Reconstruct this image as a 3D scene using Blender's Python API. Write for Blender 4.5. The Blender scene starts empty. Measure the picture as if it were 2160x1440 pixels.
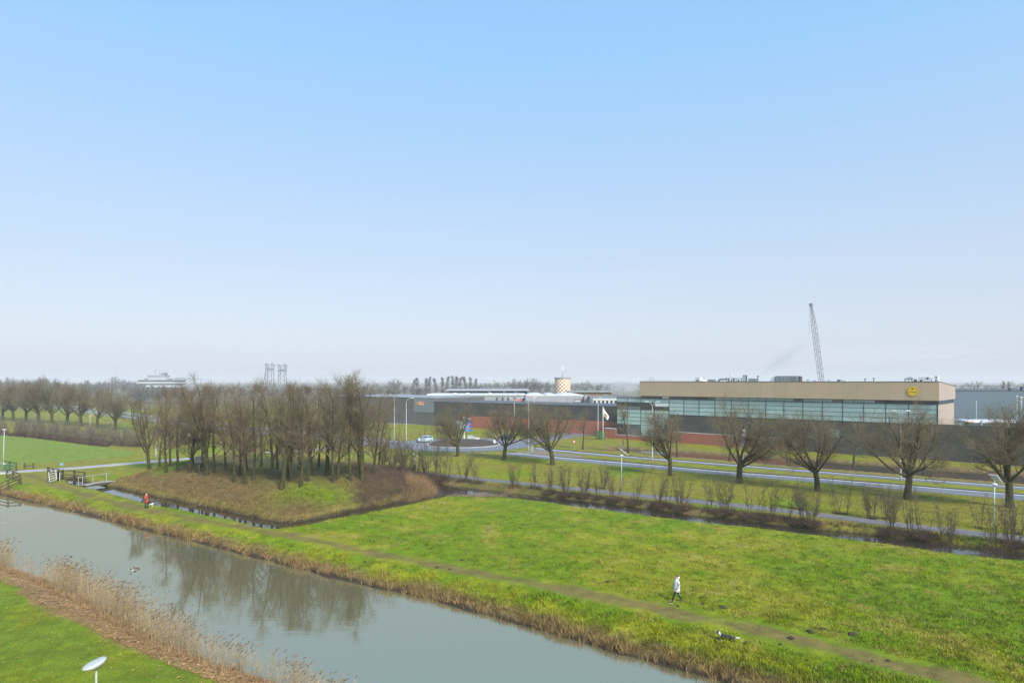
import bpy, bmesh, math, random
import numpy as np
from mathutils import Vector, Matrix, Euler

sc = bpy.context.scene
C = sc.collection
R = math.radians

# ---------------------------------------------------------------- camera, world, sun, exposure
F, U0, V0, CAMH = 1400.0, 1080.0, 803.0, 14.0       # focal length and horizon of the photograph in its own pixels
cam_d = bpy.data.cameras.new('camera')
cam_d.sensor_width = 36.0
cam_d.lens = F / 2160.0 * 36.0
cam_d.shift_y = (V0 - 720.0) / 2160.0
cam_d.clip_start = 0.5
cam_d.clip_end = 20000.0
cam = bpy.data.objects.new('camera', cam_d)
C.objects.link(cam)
cam.location = (0, 0, CAMH)
cam.rotation_euler = (R(90), 0, 0)
sc.camera = cam

SUN_EL, SUN_AZ = R(38), R(150)                      # azimuth clockwise from +Y: behind the camera, to the right
world = bpy.data.worlds.new('World')
sc.world = world
world.use_nodes = True
wn = world.node_tree
wn.nodes.clear()
sky = wn.nodes.new('ShaderNodeTexSky')
sky.sky_type = 'NISHITA'
sky.sun_disc = False
sky.sun_elevation = SUN_EL
sky.sun_rotation = SUN_AZ
sky.altitude = 0
sky.air_density = 1.0
sky.dust_density = 1.6
sky.ozone_density = 0.8
bg = wn.nodes.new('ShaderNodeBackground')
bg.inputs['Strength'].default_value = 0.14
wo = wn.nodes.new('ShaderNodeOutputWorld')
# thin high veil of mist: whitens the sky, more so towards the horizon
tcw = wn.nodes.new('ShaderNodeTexCoord')
sep = wn.nodes.new('ShaderNodeSeparateXYZ')
wn.links.new(tcw.outputs['Generated'], sep.inputs[0])
vr = wn.nodes.new('ShaderNodeValToRGB')
cr_ = vr.color_ramp
cr_.elements.new(0.14); cr_.elements.new(0.28); cr_.elements.new(0.45)
cr_.elements[-1].position = 1.0
VEIL = ((1.70, 1.80, 2.12), (1.53, 1.78, 2.22), (1.25, 1.78, 2.46), (0.90, 1.72, 2.72), (0.45, 1.15, 2.6))
for e_, c_ in zip(cr_.elements, VEIL): e_.color = (c_[0] / 4, c_[1] / 4, c_[2] / 4, 1)
wn.links.new(sep.outputs['Z'], vr.inputs['Fac'])
vsc = wn.nodes.new('ShaderNodeVectorMath'); vsc.operation = 'SCALE'; vsc.inputs['Scale'].default_value = 4.0
wn.links.new(vr.outputs['Color'], vsc.inputs[0])
mxw = wn.nodes.new('ShaderNodeMix')
mxw.data_type = 'RGBA'
mxw.inputs['Factor'].default_value = 0.88
wn.links.new(sky.outputs[0], mxw.inputs['A'])
wn.links.new(vsc.outputs['Vector'], mxw.inputs['B'])
wn.links.new(mxw.outputs['Result'], bg.inputs['Color'])
wn.links.new(bg.outputs[0], wo.inputs['Surface'])

sun_d = bpy.data.lights.new('sun', 'SUN')
sun_d.energy = 2.0
sun_d.angle = R(14)
sun_d.color = (1.0, 0.96, 0.9)
sun = bpy.data.objects.new('sun', sun_d)
C.objects.link(sun)
sdir = Vector((math.sin(SUN_AZ) * math.cos(SUN_EL), math.cos(SUN_AZ) * math.cos(SUN_EL), math.sin(SUN_EL)))
sun.rotation_euler = sdir.to_track_quat('Z', 'Y').to_euler()
sun.location = (0, 0, 60)

vs = sc.view_settings
vs.view_transform = 'Standard'
vs.look = 'None'
vs.exposure = 1.34
vs.gamma = 1.0
vs.use_curve_mapping = False
sc.cycles.use_denoising = True
sc.cycles.denoising_input_passes = 'RGB_ALBEDO_NORMAL'
sc.cycles.denoising_prefilter = 'NONE'
sc.cycles.use_adaptive_sampling = False
sc.cycles.max_bounces = 6
sc.cycles.diffuse_bounces = 2
sc.cycles.glossy_bounces = 2
sc.cycles.transmission_bounces = 3
sc.cycles.volume_bounces = 1
sc.cycles.transparent_max_bounces = 6
sc.cycles.sample_clamp_indirect = 2.5
sc.cycles.sample_clamp_direct = 8.0

# ---------------------------------------------------------------- materials
def mat(name, c, rough=0.8, c2=None, scale=2.0, detail=4.0, bump=0.0, bscale=None, metal=0.0, spec=0.4, coat=0.0, lo=0.35, hi=0.65):
    m = bpy.data.materials.new(name)
    m.use_nodes = True
    nt = m.node_tree
    b = nt.nodes['Principled BSDF']
    b.inputs['Base Color'].default_value = (*c, 1)
    b.inputs['Roughness'].default_value = rough
    b.inputs['Metallic'].default_value = metal
    b.inputs['Specular IOR Level'].default_value = spec
    b.inputs['Coat Weight'].default_value = coat
    if c2 is not None or bump:
        tc = nt.nodes.new('ShaderNodeTexCoord')
        nz = nt.nodes.new('ShaderNodeTexNoise')
        nz.inputs['Scale'].default_value = scale
        nz.inputs['Detail'].default_value = detail
        nz.inputs['Roughness'].default_value = 0.65
        nt.links.new(tc.outputs['Object'], nz.inputs['Vector'])
        if c2 is not None:
            cr = nt.nodes.new('ShaderNodeValToRGB')
            cr.color_ramp.elements[0].position = lo
            cr.color_ramp.elements[1].position = hi
            cr.color_ramp.elements[0].color = (*c, 1)
            cr.color_ramp.elements[1].color = (*c2, 1)
            nt.links.new(nz.outputs['Fac'], cr.inputs['Fac'])
            nt.links.new(cr.outputs['Color'], b.inputs['Base Color'])
        if bump:
            bp = nt.nodes.new('ShaderNodeBump')
            bp.inputs['Strength'].default_value = bump
            bp.inputs['Distance'].default_value = 0.03
            n2 = nz
            if bscale:
                n2 = nt.nodes.new('ShaderNodeTexNoise')
                n2.inputs['Scale'].default_value = bscale
                n2.inputs['Detail'].default_value = 3
                nt.links.new(tc.outputs['Object'], n2.inputs['Vector'])
            nt.links.new(n2.outputs['Fac'], bp.inputs['Height'])
            nt.links.new(bp.outputs['Normal'], b.inputs['Normal'])
    return m

def attr_mat(name, rough=0.85, scale=3.0, amt=0.35, bump=0.0, scale2=None, spec=0.2, trans=0.0):
    """Colour from the mesh's own 'col' attribute (its local pigment), broken up by fine noise."""
    m = bpy.data.materials.new(name)
    m.use_nodes = True
    nt = m.node_tree
    b = nt.nodes['Principled BSDF']
    b.inputs['Roughness'].default_value = rough
    b.inputs['Specular IOR Level'].default_value = spec
    at = nt.nodes.new('ShaderNodeAttribute')
    at.attribute_name = 'col'
    src = at.outputs['Color']
    if amt:
        tc = nt.nodes.new('ShaderNodeTexCoord')
        nz = nt.nodes.new('ShaderNodeTexNoise')
        nz.inputs['Scale'].default_value = scale
        nz.inputs['Detail'].default_value = 6
        nz.inputs['Roughness'].default_value = 0.7
        nt.links.new(tc.outputs['Object'], nz.inputs['Vector'])
        mr = nt.nodes.new('ShaderNodeMapRange')
        mr.inputs['From Min'].default_value = 0.3
        mr.inputs['From Max'].default_value = 0.7
        mr.inputs['To Min'].default_value = 1 - amt
        mr.inputs['To Max'].default_value = 1 + amt
        nt.links.new(nz.outputs['Fac'], mr.inputs['Value'])
        mx = nt.nodes.new('ShaderNodeVectorMath')
        mx.operation = 'SCALE'
        nt.links.new(src, mx.inputs[0])
        nt.links.new(mr.outputs['Result'], mx.inputs['Scale'])
        src = mx.outputs['Vector']
        if bump:
            bp = nt.nodes.new('ShaderNodeBump')
            bp.inputs['Strength'].default_value = bump
            bp.inputs['Distance'].default_value = 0.08
            nt.links.new(nz.outputs['Fac'], bp.inputs['Height'])
            nt.links.new(bp.outputs['Normal'], b.inputs['Normal'])
    nt.links.new(src, b.inputs['Base Color'])
    return m

# ---------------------------------------------------------------- mesh and object helpers
def mesh_np(name, verts, faces, k, smooth=False, col=None):
    """One mesh from numpy arrays; faces is (n,k)."""
    me = bpy.data.meshes.new(name)
    verts = np.asarray(verts, dtype=np.float32)
    faces = np.asarray(faces, dtype=np.int32)
    me.vertices.add(len(verts))
    me.vertices.foreach_set('co', verts.ravel())
    me.loops.add(faces.size)
    me.loops.foreach_set('vertex_index', faces.ravel())
    me.polygons.add(len(faces))
    me.polygons.foreach_set('loop_start', np.arange(0, faces.size, k, dtype=np.int32))
    me.polygons.foreach_set('loop_total', np.full(len(faces), k, dtype=np.int32))
    if smooth:
        me.polygons.foreach_set('use_smooth', np.ones(len(faces), dtype=bool))
    if col is not None:
        ca = me.color_attributes.new('col', 'FLOAT_COLOR', 'POINT')
        c4 = np.ones((len(verts), 4), dtype=np.float32)
        c4[:, :3] = col
        ca.data.foreach_set('color', c4.ravel())
    me.update(calc_edges=True)
    me.validate()
    return me

def link(name, me, material=None, parent=None, loc=None):
    o = bpy.data.objects.new(name, me)
    C.objects.link(o)
    if material is not None and me is not None and not me.materials:
        me.materials.append(material)
    if parent is not None:
        o.parent = parent
    if loc is not None:
        o.location = loc
    return o

def tag(o, label=None, cat=None, group=None, kind=None):
    if label: o['label'] = label
    if cat: o['category'] = cat
    if group: o['group'] = group
    if kind: o['kind'] = kind
    return o

def thing(name, label, cat, loc=(0, 0, 0), rz=0.0, group=None):
    o = bpy.data.objects.new(name, None)
    C.objects.link(o)
    o.location = loc
    o.rotation_euler = (0, 0, rz)
    o.empty_display_size = 0.3
    return tag(o, label, cat, group)

def copy_tree(src, parent=None):
    c = src.copy()
    C.objects.link(c)
    c.parent = parent
    for ch in list(src.children):
        copy_tree(ch, c)
    return c

class MB:
    """Collects simple solids and builds them as one mesh object."""
    def __init__(s):
        s.v, s.f = [], []
    def add(s, vs_, fs_):
        n = len(s.v)
        s.v += [tuple(p) for p in vs_]
        s.f += [tuple(i + n for i in f) for f in fs_]
        return s
    def box(s, x0, x1, y0, y1, z0, z1, M=None):
        p = [Vector((x, y, z)) for z in (z0, z1) for (x, y) in ((x0, y0), (x1, y0), (x1, y1), (x0, y1))]
        if M is not None: p = [M @ q for q in p]
        return s.add(p, [(3, 2, 1, 0), (4, 5, 6, 7), (0, 1, 5, 4), (1, 2, 6, 5), (2, 3, 7, 6), (3, 0, 4, 7)])
    def bar(s, a, b, w, h=None):
        """rectangular bar from a to b"""
        a, b = Vector(a), Vector(b)
        h = h or w
        d = (b - a)
        up = Vector((0, 0, 1)) if abs(d.normalized().z) < 0.95 else Vector((0, 1, 0))
        x = d.cross(up).normalized() * (w / 2)
        y = x.cross(d).normalized() * (h / 2)
        p = [a - x - y, a + x - y, a + x + y, a - x + y, b - x - y, b + x - y, b + x + y, b - x + y]
        return s.add(p, [(3, 2, 1, 0), (4, 5, 6, 7), (0, 1, 5, 4), (1, 2, 6, 5), (2, 3, 7, 6), (3, 0, 4, 7)])
    def tube(s, pts, rads, n=8, caps=True):
        pts = [Vector(p) for p in pts]
        if not hasattr(rads, '__len__'): rads = [rads] * len(pts)
        rings = []
        base = len(s.v)
        prev = None
        for i, p in enumerate(pts):
            d = (pts[min(i + 1, len(pts) - 1)] - pts[max(i - 1, 0)]).normalized()
            if prev is None:
                up = Vector((0, 0, 1)) if abs(d.z) < 0.9 else Vector((1, 0, 0))
                x = d.cross(up).normalized()
            else:
                x = (prev - d * prev.dot(d)).normalized()
            prev = x
            y = d.cross(x)
            for k in range(n):
                a = 2 * math.pi * k / n
                s.v.append(tuple(p + (x * math.cos(a) + y * math.sin(a)) * rads[i]))
        for i in range(len(pts) - 1):
            for k in range(n):
                a, b = base + i * n + k, base + i * n + (k + 1) % n
                s.f.append((a, b, b + n, a + n))
        if caps:
            s.f.append(tuple(base + k for k in range(n))[::-1])
            s.f.append(tuple(base + (len(pts) - 1) * n + k for k in range(n)))
        return s
    def lathe(s, prof, n=16, M=None):
        base = len(s.v)
        for (r, z) in prof:
            for k in range(n):
                a = 2 * math.pi * k / n
                p = Vector((r * math.cos(a), r * math.sin(a), z))
                s.v.append(tuple(M @ p if M is not None else p))
        for i in range(len(prof) - 1):
            for k in range(n):
                a, b = base + i * n + k, base + i * n + (k + 1) % n
                s.f.append((a, b, b + n, a + n))
        s.f.append(tuple(base + k for k in range(n))[::-1])
        s.f.append(tuple(base + (len(prof) - 1) * n + k for k in range(n)))
        return s
    def prism(s, poly, y0, y1, M=None):
        """poly of (x,z), extruded along y"""
        n = len(poly)
        p = [Vector((x, y0, z)) for x, z in poly] + [Vector((x, y1, z)) for x, z in poly]
        if M is not None: p = [M @ q for q in p]
        f = [tuple(range(n)), tuple(range(2 * n - 1, n - 1, -1))]
        f += [(i, i + n, (i + 1) % n + n, (i + 1) % n) for i in range(n)]
        return s.add(p, f)
    def ring(s, secs):
        """loft of closed sections (lists of equal length)"""
        n = len(secs[0])
        base = len(s.v)
        for q in secs: s.v += [tuple(p) for p in q]
        for i in range(len(secs) - 1):
            for k in range(n):
                a, b = base + i * n + k, base + i * n + (k + 1) % n
                s.f.append((a, b, b + n, a + n))
        s.f.append(tuple(base + k for k in range(n))[::-1])
        s.f.append(tuple(base + (len(secs) - 1) * n + k for k in range(n)))
        return s
    def build(s, name, material=None, parent=None, smooth=False, fix=True, loc=None, bevel=0.0):
        me = bpy.data.meshes.new(name)
        me.from_pydata(s.v, [], s.f)
        if fix or bevel:
            bm = bmesh.new()
            bm.from_mesh(me)
            if bevel:
                bmesh.ops.bevel(bm, geom=bm.edges[:], offset=bevel, segments=1, affect='EDGES')
            bmesh.ops.recalc_face_normals(bm, faces=bm.faces)
            bm.to_mesh(me)
            bm.free()
        if smooth:
            for p in me.polygons: p.use_smooth = True
        me.update()
        return link(name, me, material, parent, loc)

# ---------------------------------------------------------------- numpy noise and distances
def _hash(ix, iy, seed):
    h = (ix.astype(np.int64) * 374761393 + iy.astype(np.int64) * 668265263 + seed * 1442695041) & 0xffffffff
    h = ((h ^ (h >> 13)) * 1274126177) & 0xffffffff
    h = h ^ (h >> 16)
    return (h & 0xffff) / 65535.0

def vnoise(x, y, seed=0):
    ix, iy = np.floor(x), np.floor(y)
    fx, fy = x - ix, y - iy
    fx = fx * fx * (3 - 2 * fx); fy = fy * fy * (3 - 2 * fy)
    a = _hash(ix, iy, seed); b = _hash(ix + 1, iy, seed)
    c = _hash(ix, iy + 1, seed); d = _hash(ix + 1, iy + 1, seed)
    return (a * (1 - fx) + b * fx) * (1 - fy) + (c * (1 - fx) + d * fx) * fy

def fbm(x, y, seed=0, oct=3):
    s, a, t = 0, 0.5, 0
    for k in range(oct):
        s = s + a * vnoise(x * 2 ** k + 17.3 * k, y * 2 ** k - 9.1 * k, seed + k)
        t += a; a *= 0.5
    return s / t

def sstep(a, b, x):
    t = np.clip((x - a) / (b - a), 0, 1)
    return t * t * (3 - 2 * t)

def seg_dist(x, y, P, closed):
    P = np.asarray(P, float)
    Q = np.roll(P, -1, axis=0) if closed else P[1:]
    A = P if closed else P[:-1]
    best = np.full(x.shape, 1e18)
    for (ax, ay), (bx, by) in zip(A[:, :2], Q[:, :2]):
        dx, dy = bx - ax, by - ay
        t = np.clip(((x - ax) * dx + (y - ay) * dy) / (dx * dx + dy * dy + 1e-12), 0, 1)
        best = np.minimum(best, (x - ax - t * dx) ** 2 + (y - ay - t * dy) ** 2)
    return np.sqrt(best)

def inside(x, y, P):
    P = np.asarray(P, float)
    r = np.zeros(x.shape, bool)
    n = len(P)
    for i in range(n):
        x0, y0 = P[i][:2]; x1, y1 = P[(i + 1) % n][:2]
        c = ((y0 > y) != (y1 > y)) & (x < (x1 - x0) * (y - y0) / (y1 - y0 + 1e-15) + x0)
        r ^= c
    return r

def sdist(x, y, P):
    d = seg_dist(x, y, P, True)
    return np.where(inside(x, y, P), -d, d)

def gp(u, v, z=0.0):
    """point at height z seen at photograph pixel (u, v)"""
    Y = F * (CAMH - z) / (v - V0)
    return ((u - U0) / F * Y, Y, z)

def gps(pts, z=0.0):
    return np.array([gp(u, v, z)[:2] for u, v in pts])

def at(u, v, Y):
    """point at depth Y seen at pixel (u, v)"""
    return Vector(((u - U0) / F * Y, Y, CAMH - (v - V0) / F * Y))

# ---------------------------------------------------------------- the lie of the land
CANAL_Z, DITCH_Z, FARDITCH_Z = -0.85, -0.40, -0.32
canal_far = [(-420, 950), (-200, 992), (0, 1044), (46, 1053), (122, 1071), (214, 1093), (305, 1118), (428, 1147), (519, 1171), (600, 1191), (694, 1216),
             (800, 1241), (917, 1265), (1000, 1291), (1100, 1319), (1200, 1347), (1330, 1386), (1440, 1416), (1540, 1444), (1760, 1510), (2100, 1640)]
canal_near = [(-300, 1110), (-100, 1168), (0, 1199), (61, 1219), (122, 1242), (183, 1273), (244, 1303), (300, 1340), (330, 1362), (397, 1388), (458, 1407),
              (519, 1426), (600, 1455), (760, 1520), (1000, 1640)]
CANAL = np.vstack([gps(canal_far, CANAL_Z), gps(canal_near, CANAL_Z)[::-1]])
dA_near = [(150, 1018.5), (200, 1029), (232, 1037), (262, 1045), (300, 1057), (340, 1063.5), (400, 1075), (440, 1084), (500, 1094), (555, 1110), (592, 1112), (630, 1107),
           (694, 1093), (750, 1083), (847, 1064), (944, 1043), (990, 1043.5), (1027, 1044), (1093, 1048.5), (1143, 1055), (1193, 1062), (1260, 1071), (1320, 1078), (1383, 1087), (1467, 1097),
           (1567, 1107), (1685, 1122), (1754, 1129.5), (1860, 1142.5), (1957, 1157), (2054, 1169), (2160, 1179), (2500, 1225)]
dA_far = [(140, 1010), (172, 1014), (215, 1023), (260, 1032), (300, 1041), (330, 1048), (400, 1062), (470, 1077), (540, 1092), (585, 1101), (617, 1102.5),
          (667, 1095), (750, 1076.5), (861, 1055), (915, 1042), (890, 1024), (875, 1016), (888, 1014), (960, 1025), (1027, 1032.5), (1093, 1041), (1160, 1048), (1227, 1055), (1320, 1066), (1400, 1076),
          (1467, 1086), (1550, 1093), (1643, 1106), (1727, 1117), (1810, 1124.5), (1860, 1131), (1957, 1143), (2054, 1154), (2160, 1166), (2500, 1206)]
DITCH = np.vstack([gps(dA_near, 0.0), gps(dA_far, DITCH_Z)[::-1]])
dD_near = [(1300, 948), (1345, 951), (1427, 961), (1542, 969), (1657, 980), (1727, 985.5), (1796, 990), (1860, 995), (1950, 1002), (2040, 1009), (2160, 1018), (2500, 1044)]
dD_far = [(1300, 945), (1375, 950.5), (1467, 956), (1567, 963.5), (1660, 969), (1699, 970.5), (1796, 976.5), (1860, 981.5), (1999, 991.5), (2160, 1001.5), (2500, 1026)]
DITCH2 = np.vstack([gps(dD_near, 0.0), gps(dD_far, FARDITCH_Z)[::-1]])
dE_near = [(-300, 893), (0, 916), (60, 921), (120, 928), (180, 936), (226, 941)]
dE_far = [(-300, 889), (0, 911.5), (60, 916.5), (120, 923.5), (180, 931.5), (228, 937)]
DITCH3 = np.vstack([gps(dE_near, 0.0), gps(dE_far, FARDITCH_Z)[::-1]])
dG_near = [(-300, 1006), (-60, 1004), (0, 1003), (24, 1002)]
dG_far = [(-300, 999), (-60, 998), (0, 997.5), (26, 997.5)]
MOUND = gps([(222, 1022), (262, 1031), (330, 1047), (400, 1061), (470, 1076), (540, 1091), (585, 1100), (614, 1101), (667, 1094), (750, 1075), (861, 1053), (920, 1038), (905, 1022),
             (860, 1003), (800, 988), (720, 976), (640, 970), (560, 967), (480, 970), (420, 976), (350, 986), (300, 995), (255, 1006)])
LAWN = np.vstack([gps([(-300, 1130), (-100, 1190), (0, 1224), (46, 1242), (92, 1271), (137, 1292), (183, 1317), (244, 1342), (305, 1362), (367, 1396), (428, 1421), (474, 1437), (560, 1475), (700, 1540), (900, 1660)]),
                  [(5, 5), (5, -12), (-80, -12), (-80, 40)]])
PATH = gps([(60, 1000), (90, 1012), (120, 1024), (200, 1048), (300, 1073), (450, 1101), (620, 1130), (750, 1159), (900, 1188), (1050, 1216), (1200, 1243), (1350, 1276), (1480, 1303), (1600, 1330), (1720, 1358), (1830, 1386),
            (1950, 1414), (2060, 1441), (2300, 1510)])
MEADOW = gps([(60, 1035), (200, 1031), (440, 1086), (592, 1114), (694, 1094), (847, 1065), (944, 1044), (1093, 1050), (1320, 1080), (1567, 1109), (1860, 1145), (2160, 1181), (2600, 1236), (2800, 1600), (1800, 1500),
              (1540, 1434), (1000, 1280), (600, 1184), (305, 1112), (46, 1049)])
FIELD = gps([(-500, 896), (0, 918), (60, 922.5), (120, 929.5), (180, 937.5), (222, 943), (262, 950), (290, 958), (240, 966), (100, 976), (0, 981), (-500, 1000)])

def height(x, y):
    x = np.asarray(x, float); y = np.asarray(y, float)
    wig = (fbm(x * 0.7, y * 0.7, 5, 2) - 0.5)
    z = np.zeros(x.shape)
    # small unevenness of the grassland close by, dying out where paths and roads lie
    near = sstep(95, 60, y)
    z = z + near * (fbm(x * 0.9, y * 0.9, 3, 3) - 0.5) * 0.14
    # wooded mound
    dm = -sdist(x, y, MOUND)
    z = z + 2.1 * sstep(-0.5, 10.0, dm + wig * 1.2) + sstep(0, 6, dm) * (fbm(x * 0.6, y * 0.6, 9, 3) - 0.5) * 0.5
    # canal
    d = sdist(x, y, CANAL) + wig * 0.7
    side = y - (34.5 - 0.68 * x)
    bw = np.where(side > 0, 3.4, 2.6)
    bank = CANAL_Z + (0 - CANAL_Z) * np.clip(d / bw, 0, 1) ** 0.62
    bank = np.where(d < 0, CANAL_Z - np.minimum(1.0, -d * 0.6), bank)
    z = np.where(d < bw, np.minimum(z, bank + near * (fbm(x * 1.6, y * 1.6, 31, 2) - 0.5) * 0.22 * sstep(0.2, 1.2, d)), z)
    # ditches
    for P, lvl, bw in ((DITCH, DITCH_Z, 0.55), (DITCH2, FARDITCH_Z, 0.8), (DITCH3, FARDITCH_Z, 0.8)):
        d = sdist(x, y, P) + (wig * 0.35 if lvl == DITCH_Z else 0)
        b = np.where(d < 0, lvl - np.minimum(0.5, -d * 0.8), lvl + (0.02 - lvl) * sstep(-0.1, bw, d))
        z = np.where(d < bw, np.minimum(z, b), z)
    return z

def hz(x, y):
    return float(height(np.array([x]), np.array([y]))[0])

def hit(u, v, it=8):
    """where the sight line of pixel (u,v) meets the ground"""
    z = 0.0
    for _ in range(it):
        p = gp(u, v, z)
        z = 0.5 * z + 0.5 * hz(p[0], p[1])
    p = gp(u, v, z)
    return Vector((p[0], p[1], hz(p[0], p[1])))

LUSH = np.array((0.138, 0.208, 0.004)); MID = np.array((0.228, 0.240, 0.010)); DRY = np.array((0.300, 0.235, 0.055))
STRAW = np.array((0.260, 0.170, 0.070)); MUD = np.array((0.190, 0.128, 0.045)); LITTER = np.array((0.330, 0.195, 0.085))
SOIL = np.array((0.045, 0.033, 0.024)); BRACKEN = np.array((0.160, 0.110, 0.040)); VERGE = np.array((0.215, 0.198, 0.022)); WET = np.array((0.055, 0.042, 0.024))
OLIVE = np.array((0.125, 0.112, 0.028))

def mixc(a, b, t):
    return a * (1 - t[:, None]) + b * t[:, None]

def gcol(x, y):
    n1 = fbm(x * 0.12, y * 0.12, 11, 3); n2 = fbm(x * 0.5, y * 0.5, 21, 3); n3 = fbm(x * 1.7, y * 1.7, 41, 2)
    w = (n2 - 0.5)
    # verges
    c = mixc(np.tile(VERGE, (len(x), 1)), MID * 0.9, sstep(0.35, 0.65, n1))
    c = mixc(c, DRY * 0.8, sstep(0.52, 0.8, n2) * 0.6)
    c = mixc(c, LUSH * 1.05, sstep(0.60, 0.75, n1) * 0.8)
    # farther off: bare and built-up land, greyed by distance haze painted into its colour
    c = mixc(c, np.array((0.120, 0.108, 0.075)), sstep(290, 420, y + 60 * w) * 0.85)
    # left field
    f = sstep(0.6, -0.6, sdist(x, y, FIELD))
    c = mixc(c, np.array((0.175, 0.235, 0.028)), f)
    # meadow
    mm = sstep(0.5, -0.5, sdist(x, y, MEADOW) + w)
    mc = mixc(np.tile(LUSH, (len(x), 1)), MID, sstep(0.42, 0.68, n1 * 0.6 + n2 * 0.4))
    mc = mixc(mc, DRY, sstep(0.58, 0.85, n2) * 0.45)
    mc = mixc(mc, STRAW, sstep(0.68, 0.82, n3 * 0.5 + n1 * 0.5) * 0.6)
    c = mixc(c, mc, mm)
    # mound
    dm = -sdist(x, y, MOUND)
    k = sstep(-0.4, 0.6, dm + w * 1.5)
    mo = mixc(np.tile(BRACKEN, (len(x), 1)), OLIVE, sstep(5.0, 9.5, dm + w * 6))
    mo = mixc(mo, LUSH * 0.8, sstep(0.50, 0.68, n1) * sstep(3.5, 7, dm) * 0.75)
    gx, gy = gp(665, 1036, 1.5)[:2]
    mo = mixc(mo, LUSH, np.exp(-(((x - gx) / 4.5) ** 2 + ((y - gy) / 3.5) ** 2)))
    mo = mixc(mo, DRY * 0.7, sstep(3.0, 0.8, dm + w) * 0.75)
    c = mixc(c, mo, k)
    # canal banks
    d = sdist(x, y, CANAL)
    side = y - (34.5 - 0.68 * x)
    fb = (side > 0)
    rb = np.where(fb, sstep(4.6, 3.4, d + w * 1.4), 0.0)
    c = mixc(c, mixc(np.tile(LUSH, (len(x), 1)), MID, sstep(0.4, 0.7, n2)), rb)
    c = mixc(c, STRAW * 0.75, np.where(fb, sstep(2.1, 0.7, d + w * 2.4) * 0.85, 0))
    c = mixc(c, WET, np.where(fb, sstep(0.55, 0.2, d + w * 0.4), 0))
    # near side: litter then lawn
    nb = (side < 0) & (d < 40)
    dl = sdist(x, y, LAWN)
    lw = mixc(np.tile(np.array((0.140, 0.196, 0.014)), (len(x), 1)), MID * 0.92, sstep(0.35, 0.65, n1 * 0.5 + n2 * 0.5) * 0.9)
    lt = mixc(np.tile(LITTER, (len(x), 1)), STRAW, sstep(0.3, 0.7, n2))
    t = sstep(-0.5, 0.5, dl + w * 2.2)
    c = np.where(nb[:, None], mixc(lw, lt, t), c)
    c = mixc(c, WET * 1.6, np.where(nb, sstep(0.5, 0.1, d), 0))
    # trodden path
    dp = seg_dist(x, y, PATH, False)
    c = mixc(c, mixc(np.tile(MUD, (len(x), 1)), OLIVE, sstep(0.5, 0.75, n2)), sstep(1.15, 0.15, dp + w * 1.8) * 0.80)
    # ditch margins
    d = sdist(x, y, DITCH)
    inm = (k > 0.5)
    c = mixc(c, WET * 0.8, sstep(0.35, 0.05, d))
    far = (dm < -1) & (y > 66) & (x > -10)
    c = mixc(c, mixc(np.tile(OLIVE, (len(x), 1)), STRAW * 0.7, sstep(0.45, 0.65, n2)), np.where(far & (mm < 0.5), sstep(3.4, 1.6, d + w), 0) * 0.85)
    d2 = sdist(x, y, DITCH2)
    behind = (x * 0.6644 + y * 0.7474) > 97.0
    c = mixc(c, STRAW * 0.8, np.where(behind, sstep(4.0, 1.5, d2 + w * 2), 0) * 0.85)
    c = mixc(c, WET, sstep(0.3, 0.0, np.minimum(d2, sdist(x, y, DITCH3))))
    return np.clip(c * (0.72 + 0.56 * n3)[:, None], 0.004, 1)

def build_ground():
    vv = np.arange(1575, 813, -1.5)
    rows = np.concatenate([np.arange(-11, 25.4, 1.3), F * CAMH / (vv - V0), [2300, 2900, 3800, 5200, 7000]])
    s = np.concatenate([[-2.6, -2.1, -1.7, -1.4, -1.2, -1.08], np.arange(-1.0, 1.0001, 0.0043), [1.08, 1.2, 1.4, 1.7, 2.1, 2.6]])
    X = s[None, :] * (rows[:, None] + 12.0)
    Y = np.repeat(rows[:, None], len(s), axis=1)
    x, y = X.ravel(), Y.ravel()
    z = height(x, y)
    nr, nc = X.shape
    i = np.arange(nr * nc).reshape(nr, nc)
    faces = np.stack([i[:-1, :-1], i[:-1, 1:], i[1:, 1:], i[1:, :-1]], -1).reshape(-1, 4)
    me = mesh_np('ground', np.stack([x, y, z], 1), faces, 4, smooth=True, col=gcol(x, y))
    o = link('ground', me, attr_mat('ground_turf', 0.95, 7.0, 0.30, bump=0.6))
    tag(o, kind='structure')
    return o
build_ground()

# ---------------------------------------------------------------- water
def offset_poly(P, d):
    P = np.asarray(P); n = len(P)
    area = 0.5 * np.sum(P[:, 0] * np.roll(P[:, 1], -1) - np.roll(P[:, 0], -1) * P[:, 1])
    s = 1 if area > 0 else -1
    out = []
    for i in range(n):
        a, b, c = P[i - 1], P[i], P[(i + 1) % n]
        e1 = (b - a) / (np.linalg.norm(b - a) + 1e-9); e2 = (c - b) / (np.linalg.norm(c - b) + 1e-9)
        m = np.array((e1[1] + e2[1], -(e1[0] + e2[0])))
        m = m / (np.linalg.norm(m) + 1e-9)
        out.append(b + m * d * s)
    return np.array(out)

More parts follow.
